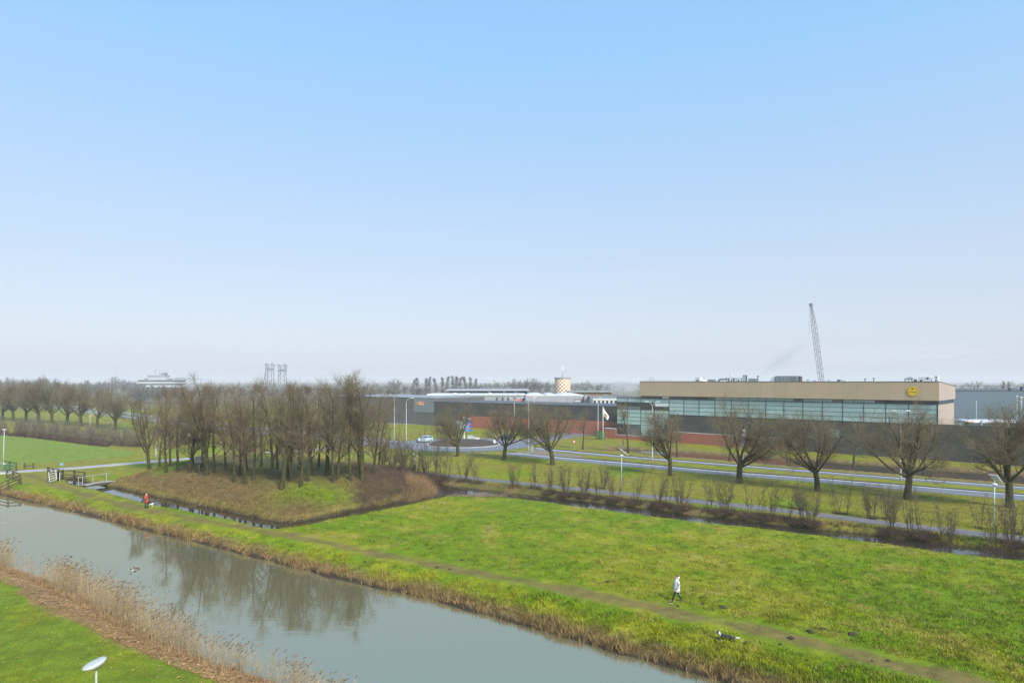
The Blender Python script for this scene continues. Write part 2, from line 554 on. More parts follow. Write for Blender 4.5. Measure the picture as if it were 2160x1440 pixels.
def water_mat(name, c, ripple=0.12, scale=1.1, ior=1.45, rough=0.03):
    m = bpy.data.materials.new(name)
    m.use_nodes = True
    nt = m.node_tree
    b = nt.nodes['Principled BSDF']
    b.inputs['Base Color'].default_value = (*c, 1)
    b.inputs['Roughness'].default_value = rough
    b.inputs['IOR'].default_value = ior
    b.inputs['Specular IOR Level'].default_value = 0.5
    b.inputs['Specular Tint'].default_value = (1.0, 0.92, 0.72, 1)
    tc = nt.nodes.new('ShaderNodeTexCoord')
    mp = nt.nodes.new('ShaderNodeMapping')
    mp.inputs['Rotation'].default_value = (0, 0, R(-20))
    mp.inputs['Scale'].default_value = (0.6, 2.4, 1)
    nt.links.new(tc.outputs['Object'], mp.inputs['Vector'])
    nz = nt.nodes.new('ShaderNodeTexNoise')
    nz.inputs['Scale'].default_value = scale
    nz.inputs['Detail'].default_value = 2.5
    nt.links.new(mp.outputs['Vector'], nz.inputs['Vector'])
    big = nt.nodes.new('ShaderNodeTexNoise')
    big.inputs['Scale'].default_value = 0.09
    big.inputs['Detail'].default_value = 2
    nt.links.new(tc.outputs['Object'], big.inputs['Vector'])
    mr = nt.nodes.new('ShaderNodeMapRange')
    mr.inputs['From Min'].default_value = 0.38; mr.inputs['From Max'].default_value = 0.62
    mr.inputs['To Min'].default_value = 0.25 * ripple; mr.inputs['To Max'].default_value = ripple
    nt.links.new(big.outputs['Fac'], mr.inputs['Value'])
    bp = nt.nodes.new('ShaderNodeBump')
    bp.inputs['Distance'].default_value = 0.05
    nt.links.new(mr.outputs['Result'], bp.inputs['Strength'])
    nt.links.new(nz.outputs['Fac'], bp.inputs['Height'])
    nt.links.new(bp.outputs['Normal'], b.inputs['Normal'])
    return m

def sheet(name, P, z, material):
    me = bpy.data.meshes.new(name)
    bm = bmesh.new()
    vs_ = [bm.verts.new((p[0], p[1], z)) for p in P]
    f = bm.faces.new(vs_)
    bmesh.ops.triangulate(bm, faces=[f])
    bmesh.ops.recalc_face_normals(bm, faces=bm.faces)
    for f in bm.faces:
        if f.normal.z < 0: f.normal_flip()
    bm.to_mesh(me); bm.free()
    o = link(name, me, material)
    return tag(o, kind='structure')

W_CANAL = water_mat('canal_water', (0.150, 0.140, 0.072), 0.085, 0.9, 4.8, 0.012)
W_DITCH = water_mat('ditch_water', (0.035, 0.030, 0.020), 0.02, 2.0, 1.4)
W_FAR = water_mat('brown_ditch_water', (0.085, 0.060, 0.035), 0.02, 2.0, 1.35)
sheet('canal_water', offset_poly(CANAL, 0.5), CANAL_Z, W_CANAL)
sheet('ditch_water', offset_poly(DITCH, 0.22), DITCH_Z, W_DITCH)
sheet('verge_ditch_water', offset_poly(DITCH2, 0.3), FARDITCH_Z, W_FAR)
sheet('field_ditch_water', offset_poly(DITCH3, 0.3), FARDITCH_Z, W_DITCH)

# ---------------------------------------------------------------- roads and paths
def resample(P, n):
    P = np.asarray(P, float)
    L = np.concatenate([[0], np.cumsum(np.linalg.norm(np.diff(P, axis=0), axis=1))])
    t = np.linspace(0, L[-1], n)
    return np.stack([np.interp(t, L, P[:, k]) for k in range(P.shape[1])], 1)

def smooth_line(P, n):
    P = resample(P, n)
    for _ in range(max(2, n // 8)):
        P[1:-1] = 0.25 * P[:-2] + 0.5 * P[1:-1] + 0.25 * P[2:]
    return P

def strip(name, A, B, z, material, thick=0.0, n=48, parent=None):
    """flat band between two world polylines; with thickness it gets side faces (a kerb edge)"""
    A, B = smooth_line(A, n), smooth_line(B, n)
    m = MB()
    for i in range(n - 1):
        q = [(A[i][0], A[i][1], z), (A[i + 1][0], A[i + 1][1], z), (B[i + 1][0], B[i + 1][1], z), (B[i][0], B[i][1], z)]
        m.add(q, [(0, 1, 2, 3)])
        if thick:
            for (p, r) in ((q[0], q[1]), (q[3], q[2])):
                m.add([p, r, (r[0], r[1], z - thick), (p[0], p[1], z - thick)], [(0, 1, 2, 3)])
    o = m.build(name, material, parent, fix=False)
    for p in o.data.polygons:
        if p.normal.z < -0.5: p.flip()
    if parent is None: tag(o, kind='structure')
    return o

def band(name, line, w, z, material, thick=0.0, n=60, parent=None):
    P = smooth_line(line, n)
    d = np.gradient(P, axis=0)
    d /= np.linalg.norm(d, axis=1)[:, None] + 1e-9
    nrm = np.stack([-d[:, 1], d[:, 0]], 1)
    return strip(name, P + nrm * w / 2, P - nrm * w / 2, z, material, thick, n, parent)

ASPHALT = mat('wet_asphalt', (0.155, 0.158, 0.155), 0.55, (0.20, 0.203, 0.20), 0.35, 6, bump=0.05, bscale=40, spec=0.5)
CYCLE = mat('cycle_path_asphalt', (0.15, 0.138, 0.130), 0.8, (0.19, 0.178, 0.168), 0.5, 6, bump=0.05, bscale=40)
PALE = mat('pale_concrete_path', (0.34, 0.315, 0.30), 0.8, (0.43, 0.40, 0.38), 0.4, 6)
LINE = mat('road_paint', (0.72, 0.73, 0.73), 0.6, (0.55, 0.55, 0.55), 1.2, 6)
EARTH = mat('road_edge_earth', tuple(SOIL * 1.1), 0.95, tuple(SOIL * 2.2), 2.0, 6, bump=0.4, bscale=12)
SAND = mat('bare_sandy_earth', (0.20, 0.15, 0.10), 0.95, (0.26, 0.21, 0.15), 0.8, 6)
KERB = mat('kerb_concrete', (0.42, 0.41, 0.39), 0.85, (0.5, 0.49, 0.47), 2.0)

cyc_far = [(700, 976), (780, 983), (851, 990.5), (874, 993), (960, 1002), (1043, 1011), (1127, 1019), (1210, 1027.5), (1320, 1037.5), (1467, 1052.5), (1660, 1073), (1727, 1081.5), (1860, 1098), (1999, 1113), (2160, 1131), (2500, 1172)]
cyc_near = [(690, 980), (780, 988), (851, 995.5), (874, 998), (960, 1008), (1043, 1016.7), (1127, 1025), (1210, 1034), (1320, 1045), (1467, 1061.5), (1660, 1081.5), (1727, 1090), (1860, 1107), (1999, 1125), (2160, 1142), (2500, 1185)]
strip('cycle_path', gps(cyc_far), gps(cyc_near), 0.035, CYCLE, 0.06, 90)
pal_far = [(-300, 1003), (-60, 996.5), (0, 994), (33, 992.8), (155, 985.5), (240, 978), (362, 968), (480, 959), (560, 953), (640, 947), (700, 943)]
pal_near = [(-300, 1007), (-60, 1000), (0, 997.5), (44, 996.5), (155, 989.6), (240, 982.6), (362, 972), (480, 962.5), (560, 956.5), (640, 951), (700, 947)]
strip('footpath', gps(pal_far), gps(pal_near), 0.035, PALE, 0.06, 80)
r1_far = [(1077, 954.5), (1163, 963), (1300, 974), (1410, 984), (1550, 996.5), (1660, 1004), (1860, 1020), (1999, 1031), (2160, 1044), (2500, 1072)]
r1_near = [(1060, 958), (1163, 969), (1243, 977), (1300, 982), (1410, 991.5), (1550, 1004), (1660, 1012.5), (1860, 1029), (1999, 1042), (2160, 1055), (2500, 1087)]
strip('carriageway', gps(r1_far), gps(r1_near), 0.045, ASPHALT, 0.08, 80)
r2_far = [(1130, 944), (1168, 948.5), (1300, 960.5), (1375, 967), (1450, 972.5), (1550, 980.5), (1660, 989), (1860, 1005), (1999, 1015), (2160, 1027.5), (2500, 1052)]
r2_near = [(1115, 948), (1168, 952.5), (1300, 964.5), (1375, 971), (1450, 976.5), (1550, 984.5), (1660, 993.5), (1860, 1010), (1999, 1020.5), (2160, 1033), (2500, 1059)]
strip('carriageway', gps(r2_far), gps(r2_near), 0.045, ASPHALT, 0.08, 80)
def shifted(pts, dv): return gps([(u, v + dv) for u, v in pts])
strip('lane_edge_line', shifted(r1_far, 0.55), shifted(r1_far, 1.5), 0.052, LINE, 0, 80)
strip('lane_edge_line', shifted(r2_far, 0.5), shifted(r2_far, 1.35), 0.052, LINE, 0, 80)
strip('earth_edge', shifted(r1_far, -3.0), shifted(r1_far, -0.05), 0.02, EARTH, 0, 80)
strip('earth_edge', shifted(r2_far, -2.2), shifted(r2_far, -0.05), 0.02, EARTH, 0, 80)
RBX, RBY = gp(978, 937)[:2]
RB_R, RB_O = 7.9, 15.5
m = MB()
NN = 72
for k in range(NN):
    a, b = 2 * math.pi * k / NN, 2 * math.pi * (k + 1) / NN
    m.add([(RBX + r * math.cos(t), RBY + r * math.sin(t), 0.056) for r, t in ((RB_R, a), (RB_O, a), (RB_O, b), (RB_R, b))], [(0, 1, 2, 3)])
o = m.build('roundabout', ASPHALT, fix=False)
tag(o, kind='structure')
for p in o.data.polygons:
    if p.normal.z < 0: p.flip()
m = MB()
for k in range(NN):
    a, b = 2 * math.pi * k / NN, 2 * math.pi * (k + 1) / NN
    m.ring([[(RBX + r * math.cos(t), RBY + r * math.sin(t), z) for r, z in ((RB_R - 0.1, 0.03), (RB_R + 0.25, 0.03), (RB_R + 0.25, 0.17), (RB_R - 0.1, 0.17))] for t in (a, b)])
tag(m.build('roundabout_kerb', KERB), kind='structure')
x, y = np.meshgrid(np.linspace(-1, 1, 50), np.linspace(-1, 1, 50))
g = np.stack([x.ravel(), y.ravel()], 1)
rr = np.linalg.norm(g, axis=1)
m = MB()
prof = [(RB_R - 0.1, 0.05), (RB_R - 0.15, 0.16), (6.9, 0.45), (5.6, 0.75), (3.5, 0.95), (1.5, 1.02), (0.2, 1.03)]
isl = m.lathe(prof, 48, Matrix.Translation((RBX, RBY, 0))).build('roundabout_island', EARTH, smooth=True)
tag(isl, kind='structure')
LMX = [(-100, 826), (0, 838), (124, 853), (311, 878), (480, 897), (622, 911), (740, 922), (880, 937)]
LMY = [(-100, 831), (0, 845), (124, 859), (311, 886), (480, 906), (622, 920), (760, 931), (905, 949)]
band('carriageway', gps(LMX), 5.2, 0.045, ASPHALT, 0.08)
band('carriageway', gps(LMY), 5.0, 0.047, ASPHALT, 0.08)
band('lane_edge_line', gps([(u, v - 0.9) for u, v in LMX]), 0.5, 0.053, LINE)
band('lane_edge_line', gps([(u, v - 1.2) for u, v in LMY]), 0.4, 0.055, LINE)
S1 = gps([(1050, 940), (1085, 936), (1125, 929), (1165, 923), (1205, 917), (1232, 913)])
S2 = gps([(540, 880), (706, 886.5), (870, 894), (1000, 899.5), (1090, 902.5), (1140, 905.5), (1185, 909.5), (1215, 912.5)])
band('access_road', S1, 8.0, 0.049, ASPHALT, 0.08)
band('service_road', S2, 3.4, 0.042, PALE, 0.06)
m = MB()
cx, cy = gp(1222, 914)[:2]
m.lathe([(7.2, 0.02), (7.2, 0.051), (0.05, 0.0512)], 40, Matrix.Translation((cx, cy, 0)))
tag(m.build('turning_circle', ASPHALT), kind='structure')
band('earth_edge', gps([(1062, 931), (1085, 929.8), (1110, 926), (1135, 923)]), 3.2, 0.06, SAND, 0, 24)
tag(sheet('splitter_island', gps([(1076, 955.3), (1095, 953), (1117, 951), (1145, 951.2), (1165, 954), (1190, 957.5), (1230, 962), (1230, 966.5), (1165, 962), (1120, 958.5)]), 0.06, SAND), kind='structure')
# broken give-way line on the ring, one dash a piece of its own
dash_root = thing('give_way_line', 'row of short white dashes painted across the roundabout entry', 'road marking', (0, 0, 0))
for k in range(9):
    u = 985 + k * 15.5
    a, b = gp(u, 955.6 + k * 0.12), gp(u + 8, 955.7 + k * 0.12)
    MB().bar((a[0], a[1], 0.064), (b[0], b[1], 0.064), 0.35, 0.006).build('dash', LINE, dash_root)
# low wooden edging boards along the cycle path
# ---------------------------------------------------------------- vegetation: branch generator (whole levels at once)
def unit(a):
    return a / (np.linalg.norm(a, axis=-1, keepdims=True) + 1e-9)

def grow(rng, p, d, L, r0, r1, m, up=0.1, jit=0.12):
    """polylines of m pieces from points p in directions d; returns points (N,m+1,3) and radii (N,m+1)"""
    N = len(p)
    pts = np.zeros((N, m + 1, 3)); rad = np.zeros((N, m + 1))
    pts[:, 0] = p; rad[:, 0] = r0
    d = unit(d)
    for j in range(m):
        d = unit(d + rng.normal(0, jit, (N, 3)) + np.array((0, 0, up)))
        pts[:, j + 1] = pts[:, j] + d * (L / m)[:, None]
        rad[:, j + 1] = r0 + (r1 - r0) * (j + 1) / m
    return pts, rad

def spawn(rng, pts, rad, c, t0, t1, ang, lens, rr, m, up=0.1, jit=0.12, asd=9, taper=0.45, minr=0.004, shrink=0.5):
    """c children along every parent branch"""
    N, M1, _ = pts.shape
    t = np.sort(rng.uniform(t0, t1, (N, c)), axis=1)
    f = t * (M1 - 1)
    i = np.minimum(f.astype(int), M1 - 2)
    w = (f - i)[..., None]
    idx = np.arange(N)[:, None]
    a, b = pts[idx, i], pts[idx, i + 1]
    p = (a * (1 - w) + b * w).reshape(-1, 3)
    tang = unit(b - a).reshape(-1, 3)
    pr = (rad[idx, i] * (1 - w[..., 0]) + rad[idx, i + 1] * w[..., 0]).reshape(-1)
    perp = unit(np.cross(tang, rng.normal(0, 1, tang.shape)))
    an = np.radians(rng.normal(ang, asd, len(p)))[:, None]
    d = tang * np.cos(an) + perp * np.sin(an)
    lo, hi = lens
    L = rng.uniform(lo, hi, len(p)) * (1 - shrink * t.reshape(-1))
    r0 = np.maximum(np.minimum(pr * rr, pr), minr)
    return grow(rng, p, d, L, r0, np.maximum(r0 * taper, minr * 0.7), m, up, jit)

def tube_arrays(pts, rad, k):
    """k-sided tubes for all polylines"""
    N, M1, _ = pts.shape
    tang = np.zeros_like(pts)
    tang[:, 1:-1] = pts[:, 2:] - pts[:, :-2]
    tang[:, 0] = pts[:, 1] - pts[:, 0]
    tang[:, -1] = pts[:, -1] - pts[:, -2]
    tang = unit(tang)
    ref = np.where(np.abs(tang[..., 2:3]) < 0.9, np.array((0, 0, 1.0)), np.array((1.0, 0, 0)))
    x = unit(np.cross(tang, ref)); y = np.cross(tang, x)
    a = np.arange(k) * 2 * np.pi / k
    v = pts[:, :, None, :] + rad[:, :, None, None] * (x[:, :, None, :] * np.cos(a)[None, None, :, None] + y[:, :, None, :] * np.sin(a)[None, None, :, None])
    v = v.reshape(-1, 3)
    b = np.arange(N * M1 * k).reshape(N, M1, k)
    q = np.stack([b[:, :-1], np.roll(b, -1, 2)[:, :-1], np.roll(b, -1, 2)[:, 1:], b[:, 1:]], -1).reshape(-1, 4)
    return v, q

def tubes_mesh(name, groups, smooth=True):
    V, Q, n = [], [], 0
    for pts, rad, k in groups:
        v, q = tube_arrays(pts, rad, k)
        V.append(v); Q.append(q + n); n += len(v)
    return mesh_np(name, np.concatenate(V), np.concatenate(Q), 4, smooth)

BARK = mat('bark', (0.030, 0.028, 0.011), 0.95, (0.080, 0.075, 0.024), 1.6, 6, bump=0.5, bscale=9)
BARK2 = mat('grey_bark', (0.055, 0.048, 0.032), 0.95, (0.110, 0.098, 0.060), 1.4, 6, bump=0.5, bscale=9)
TWIG = mat('twigs', (0.135, 0.113, 0.060), 0.95, (0.215, 0.180, 0.100), 0.6, 3)
TWIG2 = mat('brown_twigs', (0.145, 0.104, 0.058), 0.95, (0.225, 0.165, 0.095), 0.5, 3)
TWIG4 = mat('hazed_brown_twigs', (0.165, 0.140, 0.100), 0.95, (0.235, 0.200, 0.150), 0.5, 3)  # lighter twigs for the far row and hedge, haze painted into the colour
TWIG3 = mat('grey_twigs', (0.13, 0.12, 0.11), 0.95, (0.19, 0.18, 0.165), 0.3, 3)
BRAMBLE = mat('dead_bramble', (0.095, 0.066, 0.042), 0.95, (0.170, 0.115, 0.072), 0.9, 4)
BRAMBLE_D = mat('dark_bramble', (0.075, 0.050, 0.032), 0.95, (0.150, 0.100, 0.064), 0.9, 4)
STEM = mat('young_stems', (0.085, 0.066, 0.038), 0.95, (0.150, 0.118, 0.070), 1.0, 3)
A3 = np.array

def line_trunk(rng, h, r0, r1, m, wob=0.03, lean=0.0):
    a = rng.uniform(0, 6.28)
    pts, rad = grow(rng, A3([[0, 0, -0.25]]), A3([[math.cos(a) * lean, math.sin(a) * lean, 1.0]]), A3([h + 0.25]), r0, r1, m, 0.02, wob)
    rad[0] = r0 + (r1 - r0) * np.linspace(0, 1, m + 1)
    rad[0, 0] *= 1.45; rad[0, 1] *= 1.08
    return pts, rad

def tree_meshes(name, seed, kind):
    rng = np.random.default_rng(seed)
    if kind == 'road':
        t, tr = line_trunk(rng, rng.uniform(2.0, 2.5), 0.32, 0.27, 5, 0.05)
        limbs, lr = spawn(rng, t, tr, 8, 0.80, 1.0, 50, (4.8, 6.0), 0.42, 7, 0.105, 0.10, 12, 0.3, shrink=0.0)
        lead, ler = spawn(rng, t, tr, 2, 0.97, 1.0, 12, (4.8, 5.6), 0.5, 7, 0.08, 0.10, 6, 0.3, shrink=0.0)
        limbs = np.concatenate([limbs, lead]); lr = np.concatenate([lr, ler])
        b2, r2 = spawn(rng, limbs, lr, 10, 0.22, 1.0, 40, (2.2, 3.5), 0.55, 4, 0.10, 0.13, 12, 0.35, shrink=0.4)
        b3, r3 = spawn(rng, b2, r2, 7, 0.2, 1.0, 40, (1.0, 1.8), 0.6, 2, 0.10, 0.14, 14, 0.5, 0.009, 0.3)
        b4, r4 = spawn(rng, b3, r3, 7, 0.05, 1.0, 38, (0.5, 1.1), 0.7, 1, 0.13, 0.15, 16, 0.6, 0.0040, 0.2)
        return tubes_mesh(name + '_trunk', [(t, tr, 10), (limbs, lr, 7)]), tubes_mesh(name + '_crown', [(b2, r2, 5), (b3, r3, 3), (b4, r4, 3)])
    if kind == 'wood':
        h = 12.2
        t, tr = line_trunk(rng, h, 0.20, 0.04, 10, 0.05, 0.07)
        b2, r2 = spawn(rng, t, tr, 30, 0.20, 1.0, 48, (3.0, 5.4), 0.42, 5, 0.14, 0.12, 15, 0.3, 0.011, 0.45)
        b3, r3 = spawn(rng, b2, r2, 8, 0.2, 1.0, 40, (1.2, 2.4), 0.55, 2, 0.08, 0.13, 14, 0.5, 0.008, 0.4)
        b4, r4 = spawn(rng, b3, r3, 7, 0.05, 1.0, 38, (0.6, 1.3), 0.7, 1, 0.14, 0.15, 16, 0.6, 0.0040, 0.2)
        return tubes_mesh(name + '_trunk', [(t, tr, 9)]), tubes_mesh(name + '_crown', [(b2, r2, 5), (b3, r3, 3), (b4, r4, 3)])
    if kind == 'fork':
        t, tr = line_trunk(rng, 3.4, 0.29, 0.25, 5, 0.04, 0.06)
        limbs, lr = spawn(rng, t, tr, 6, 0.75, 1.0, 30, (7.5, 10.0), 0.52, 8, 0.10, 0.09, 9, 0.22, shrink=0.0)
        b2, r2 = spawn(rng, limbs, lr, 12, 0.18, 1.0, 40, (2.0, 3.3), 0.5, 4, 0.12, 0.12, 10, 0.3, 0.012, 0.5)
        b3, r3 = spawn(rng, b2, r2, 7, 0.2, 1.0, 38, (0.9, 1.8), 0.55, 2, 0.10, 0.13, 12, 0.5, 0.009, 0.4)
        b4, r4 = spawn(rng, b3, r3, 8, 0.05, 1.0, 38, (0.5, 1.2), 0.7, 1, 0.12, 0.15, 14, 0.6, 0.006, 0.2)
        return tubes_mesh(name + '_trunk', [(t, tr, 10), (limbs, lr, 7)]), tubes_mesh(name + '_crown', [(b2, r2, 5), (b3, r3, 3), (b4, r4, 3)])
    if kind == 'young':
        t, tr = line_trunk(rng, 6.2, 0.12, 0.03, 8, 0.03)
        b2, r2 = spawn(rng, t, tr, 20, 0.38, 1.0, 40, (1.6, 2.5), 0.5, 4, 0.14, 0.1, 10, 0.3, 0.010, 0.55)
        b3, r3 = spawn(rng, b2, r2, 8, 0.2, 1.0, 38, (0.6, 1.1), 0.6, 2, 0.1, 0.13, 12, 0.5, 0.008, 0.3)
        b4, r4 = spawn(rng, b3, r3, 4, 0.1, 1.0, 36, (0.3, 0.6), 0.7, 1, 0.1, 0.15, 14, 0.6, 0.007, 0.2)
        return tubes_mesh(name + '_trunk', [(t, tr, 7)]), tubes_mesh(name + '_crown', [(b2, r2, 4), (b3, r3, 3), (b4, r4, 3)])
    if kind == 'poplar':
        t, tr = line_trunk(rng, 20, 0.4, 0.08, 10, 0.02)
        b2, r2 = spawn(rng, t, tr, 80, 0.06, 0.97, 24, (4.2, 6.6), 0.4, 4, 0.08, 0.06, 7, 0.35, 0.06, 0.66)
        b3, r3 = spawn(rng, b2, r2, 12, 0.15, 1.0, 22, (1.2, 2.4), 0.6, 2, 0.12, 0.08, 9, 0.5, 0.05, 0.45)
        return tubes_mesh(name + '_trunk', [(t, tr, 7)]), tubes_mesh(name + '_crown', [(b2, r2, 4), (b3, r3, 3)])
    if kind == 'round':
        t, tr = line_trunk(rng, 4.5, 0.5, 0.4, 4, 0.03)
        limbs, lr = spawn(rng, t, tr, 9, 0.7, 1.0, 40, (7, 10), 0.5, 5, 0.06, 0.1, 14, 0.25, 0.05, 0.0)
        b2, r2 = spawn(rng, limbs, lr, 11, 0.2, 1.0, 42, (2.8, 4.6), 0.5, 3, 0.06, 0.12, 12, 0.4, 0.05, 0.4)
        b3, r3 = spawn(rng, b2, r2, 9, 0.1, 1.0, 38, (1.3, 2.4), 0.6, 1, 0.06, 0.13, 14, 0.5, 0.042, 0.3)
        return tubes_mesh(name + '_trunk', [(t, tr, 7), (limbs, lr, 5)]), tubes_mesh(name + '_crown', [(b2, r2, 3), (b3, r3, 3)])

TREES = {}
for kind, seeds in (('road', (3, 14, 27, 41)), ('wood', (5, 16, 29, 52, 63)), ('fork', (8, 77)), ('young', (12, 31)), ('poplar', (6, 19)), ('round', (9, 23))):
    TREES[kind] = [tree_meshes(kind + '_tree', s, kind) for s in seeds]

def tree(name, kind, var, loc, h, rz, label, group, sxy=1.0, tmat=None, cmat=None):
    tm, cm = TREES[kind][var % len(TREES[kind])]
    base = {'road': 9.6, 'wood': 14.2, 'fork': 14.0, 'young': 7.6, 'poplar': 23.5, 'round': 15.0}[kind]
    o = thing(name, label, 'tree', loc, rz, group)
    s = h / base
    o.scale = (s * sxy, s * sxy, s)
    link('trunk', tm, tmat or BARK, o)
    link('crown', cm, cmat or TWIG, o)
    return o

# how tall each kind came out, so that heights asked for are heights got
def _measure(kind):
    hs = []
    for tm, cm in TREES[kind]:
        co = np.zeros(len(cm.vertices) * 3, dtype=np.float32)
        cm.vertices.foreach_get('co', co)
        hs.append(np.percentile(co[2::3], 99.7))
    return hs
_TH = {k: _measure(k) for k in TREES}
def treeh(name, kind, var, u, v, vtop, rz, label, group, width=None, tmat=None, cmat=None, p=None):
    """tree standing where pixel (u,v) meets the ground, as tall as its top pixel row vtop says"""
    p = p or hit(u, v)
    h = (v - vtop) / F * p.y
    tm, cm = TREES[kind][var % len(TREES[kind])]
    s = h / _TH[kind][var % len(TREES[kind])]
    o = thing(name, label, 'tree', p, rz, group)
    sx = s * (width or 1.0)
    o.scale = (sx, sx, s)
    link('trunk', tm, tmat or BARK, o)
    link('crown', cm, cmat or TWIG, o)
    return o

# road trees on the near verge
g = 'trees on the verge between cycle path and road'
row = [(965, 962, 856, 0), (1062, 970, 858, 1), (1166, 980, 852, 2), (1414, 1003, 868, 3), (1560, 1018, 845, 0), (1724, 1034, 868, 2), (1913, 1052, 855, 1), (2130, 1070, 850, 3)]
rl = ['bare road tree in front of the dark roundabout island', 'bare road tree in front of the roundabout entry and black car', 'bare road tree in front of the access road below the checkered tower',
      'bare road tree beside the twin armed lamp before the glass corner', 'bare road tree standing before the banner pole and red brick plinth', 'bare road tree below the small barred factory window',
      'bare road tree below the yellow factory emblem', 'largest bare road tree beside the big solar lamp before the yard wall']
for i, (u, v, vt, var) in enumerate(row):
    treeh('road_tree', 'road', var, u, v, vt - 9, (0.9, 2.2, 4.4, 1.5, 3.1, 5.0, 0.2, 2.7)[i], rl[i], g, (0.98, 1.04, 1.08, 0.92, 1.02, 0.94, 1.05, 1.0)[i])
# slender trees beyond the far carriageway
g = 'slender trees between far carriageway and ditch'
for i, (u, v, vt, var) in enumerate([(1229, 948, 862, 0), (1325, 955, 848, 1), (1428, 964, 868, 0), (1539, 972, 870, 1), (1661, 981, 872, 0), (1800, 990, 868, 1), (1948, 1003, 880, 0), (2121, 1016, 886, 1)]):
    treeh('young_tree', 'young', var, u, v, vt, i * 2.1, 'slender bare young tree on the grass strip between far carriageway and ditch', g, 1.25)
# row on the left, behind the field ditch
g = 'row of trees beyond the far field'
for i, (u, v, vt, var) in enumerate([(-24, 884, 806, 1), (5, 886, 804, 0), (30, 888, 800, 1), (54, 890, 803, 2), (82, 893, 797, 3), (110, 894, 795, 0), (140, 897, 803, 1), (171, 899, 808, 2), (205, 902, 812, 3), (243, 906, 815, 0)]):
    treeh('road_tree', 'road', var, u, v, vt, 0.4 + i * 2.3, 'bare broad crowned tree in the row beyond the far green field', g, 0.95, cmat=TWIG4)
# the wood on the mound
g = 'trees of the wood on the mound'
lab = 'tall bare tree in the small wood on the low mound'
wood = [(316, 992, 832, 'fork', 0), (337, 989, 815, 'wood', 1), (351, 996, 812, 'wood', 2), (359, 985, 818, 'wood', 0), (376, 993, 808, 'wood', 3), (400, 997, 822, 'wood', 4), (407, 991, 812, 'wood', 1),
        (437, 1003, 790, 'fork', 1), (453, 997, 806, 'wood', 2), (477, 988, 808, 'wood', 0), (495, 1017, 806, 'wood', 3), (504, 1003, 805, 'wood', 4), (517, 1021, 802, 'wood', 1), (520, 993, 806, 'wood', 0),
        (534, 1012, 803, 'wood', 2), (552, 985, 805, 'wood', 3), (572, 1011, 800, 'wood', 4), (594, 1031, 798, 'fork', 0), (609, 1010, 800, 'wood', 0), (614, 1016, 830, 'wood', 1), (635, 1026, 806, 'wood', 2),
        (649, 1014, 804, 'wood', 3), (660, 1004, 808, 'wood', 4), (690, 1003, 796, 'fork', 1), (703, 1016, 800, 'wood', 0), (714, 1011, 798, 'wood', 1), (740, 1013, 806, 'wood', 2), (756, 1008, 800, 'wood', 3),
        (765, 1012, 782, 'fork', 0), (787, 1004, 800, 'wood', 4), (426, 986, 815, 'wood', 3), (585, 990, 806, 'wood', 1), (632, 990, 806, 'wood', 0), (672, 985, 812, 'wood', 2), (800, 992, 822, 'wood', 1)]
for i, (u, v, vt, kind, var) in enumerate(wood):
    lw_ = {0: 'spreading bare tree with low drooping limbs at the left edge of the wood', 7: 'stout forked bare tree beside the dark nest box in the wood', 17: 'stout forked bare tree at the front of the wood above the straw slope', 23: 'forked bare tree near the back thicket of the wood', 28: 'tallest forked bare tree above the bramble thicket'}.get(i, lab)
    treeh('wood_tree', kind, var, u, v, vt, i * 1.31, lw_, g, (1.0 if kind == 'fork' else 1.08), tmat=BARK, cmat=(TWIG2 if i % 3 else TWIG))
# far poplars and round trees
g = 'far poplars behind the grey sheds'
for i, (u, vt) in enumerate([(870, 799), (880, 796), (899, 797), (906, 794), (921, 797), (933, 795), (941, 793), (955, 792), (962, 793), (971, 795), (984, 793), (992, 795), (1001, 798)]):
    p = at(u, 0, 620); p.z = 0
    o = tree('poplar', 'poplar', i, p, 22, i, 'far grey poplar standing in a row behind the grey sheds', g, 1.0, TWIG3, TWIG3)
    s = (CAMH + (V0 - vt) / F * 620) / _TH['poplar'][i % 2]
    o.scale = (s * 1.6, s * 1.6, s)
for i, (u, vt, Y) in enumerate([(2053, 812, 520), (2062, 812, 520), (2120, 803, 420), (2127, 808, 420)]):
    p = at(u, 0, Y); p.z = 0
    o = tree('poplar', 'poplar', i, p, 22, i, 'far thin poplar top showing over the dark blue shed', 'poplars over the dark blue shed', 1.0, TWIG3, TWIG3)
    s = (CAMH + (V0 - vt) / F * Y) / _TH['poplar'][i % 2]
    o.scale = (s * 0.9, s * 0.9, s)
g = 'far round trees near the checkered tower'
for i, (u, vt, Y, w) in enumerate([(1086, 798, 560, 1.0), (1106, 797, 560, 0.9), (1122, 796, 560, 1.05), (1138, 800, 580, 0.9), (1156, 806, 560, 0.8), (832, 798, 600, 1.1), (1212, 814, 760, 0.9), (1236, 812, 760, 0.9), (1262, 813, 760, 1.0)]):
    p = at(u, 0, Y); p.z = 0
    s = (CAMH + (V0 - vt) / F * Y) / _TH['round'][i % 2]
    lb = 'far bare round crowned tree behind the sheds beside the checkered tower' if u > 1000 else 'far bare round tree left of the poplars behind the sheds'
    o = tree('far_tree', 'round', i, p, 15, i * 1.1, lb, g if u > 1000 else None, 1.0, TWIG3, TWIG3)
    o.scale = (s * w * 0.9, s * w * 0.9, s)

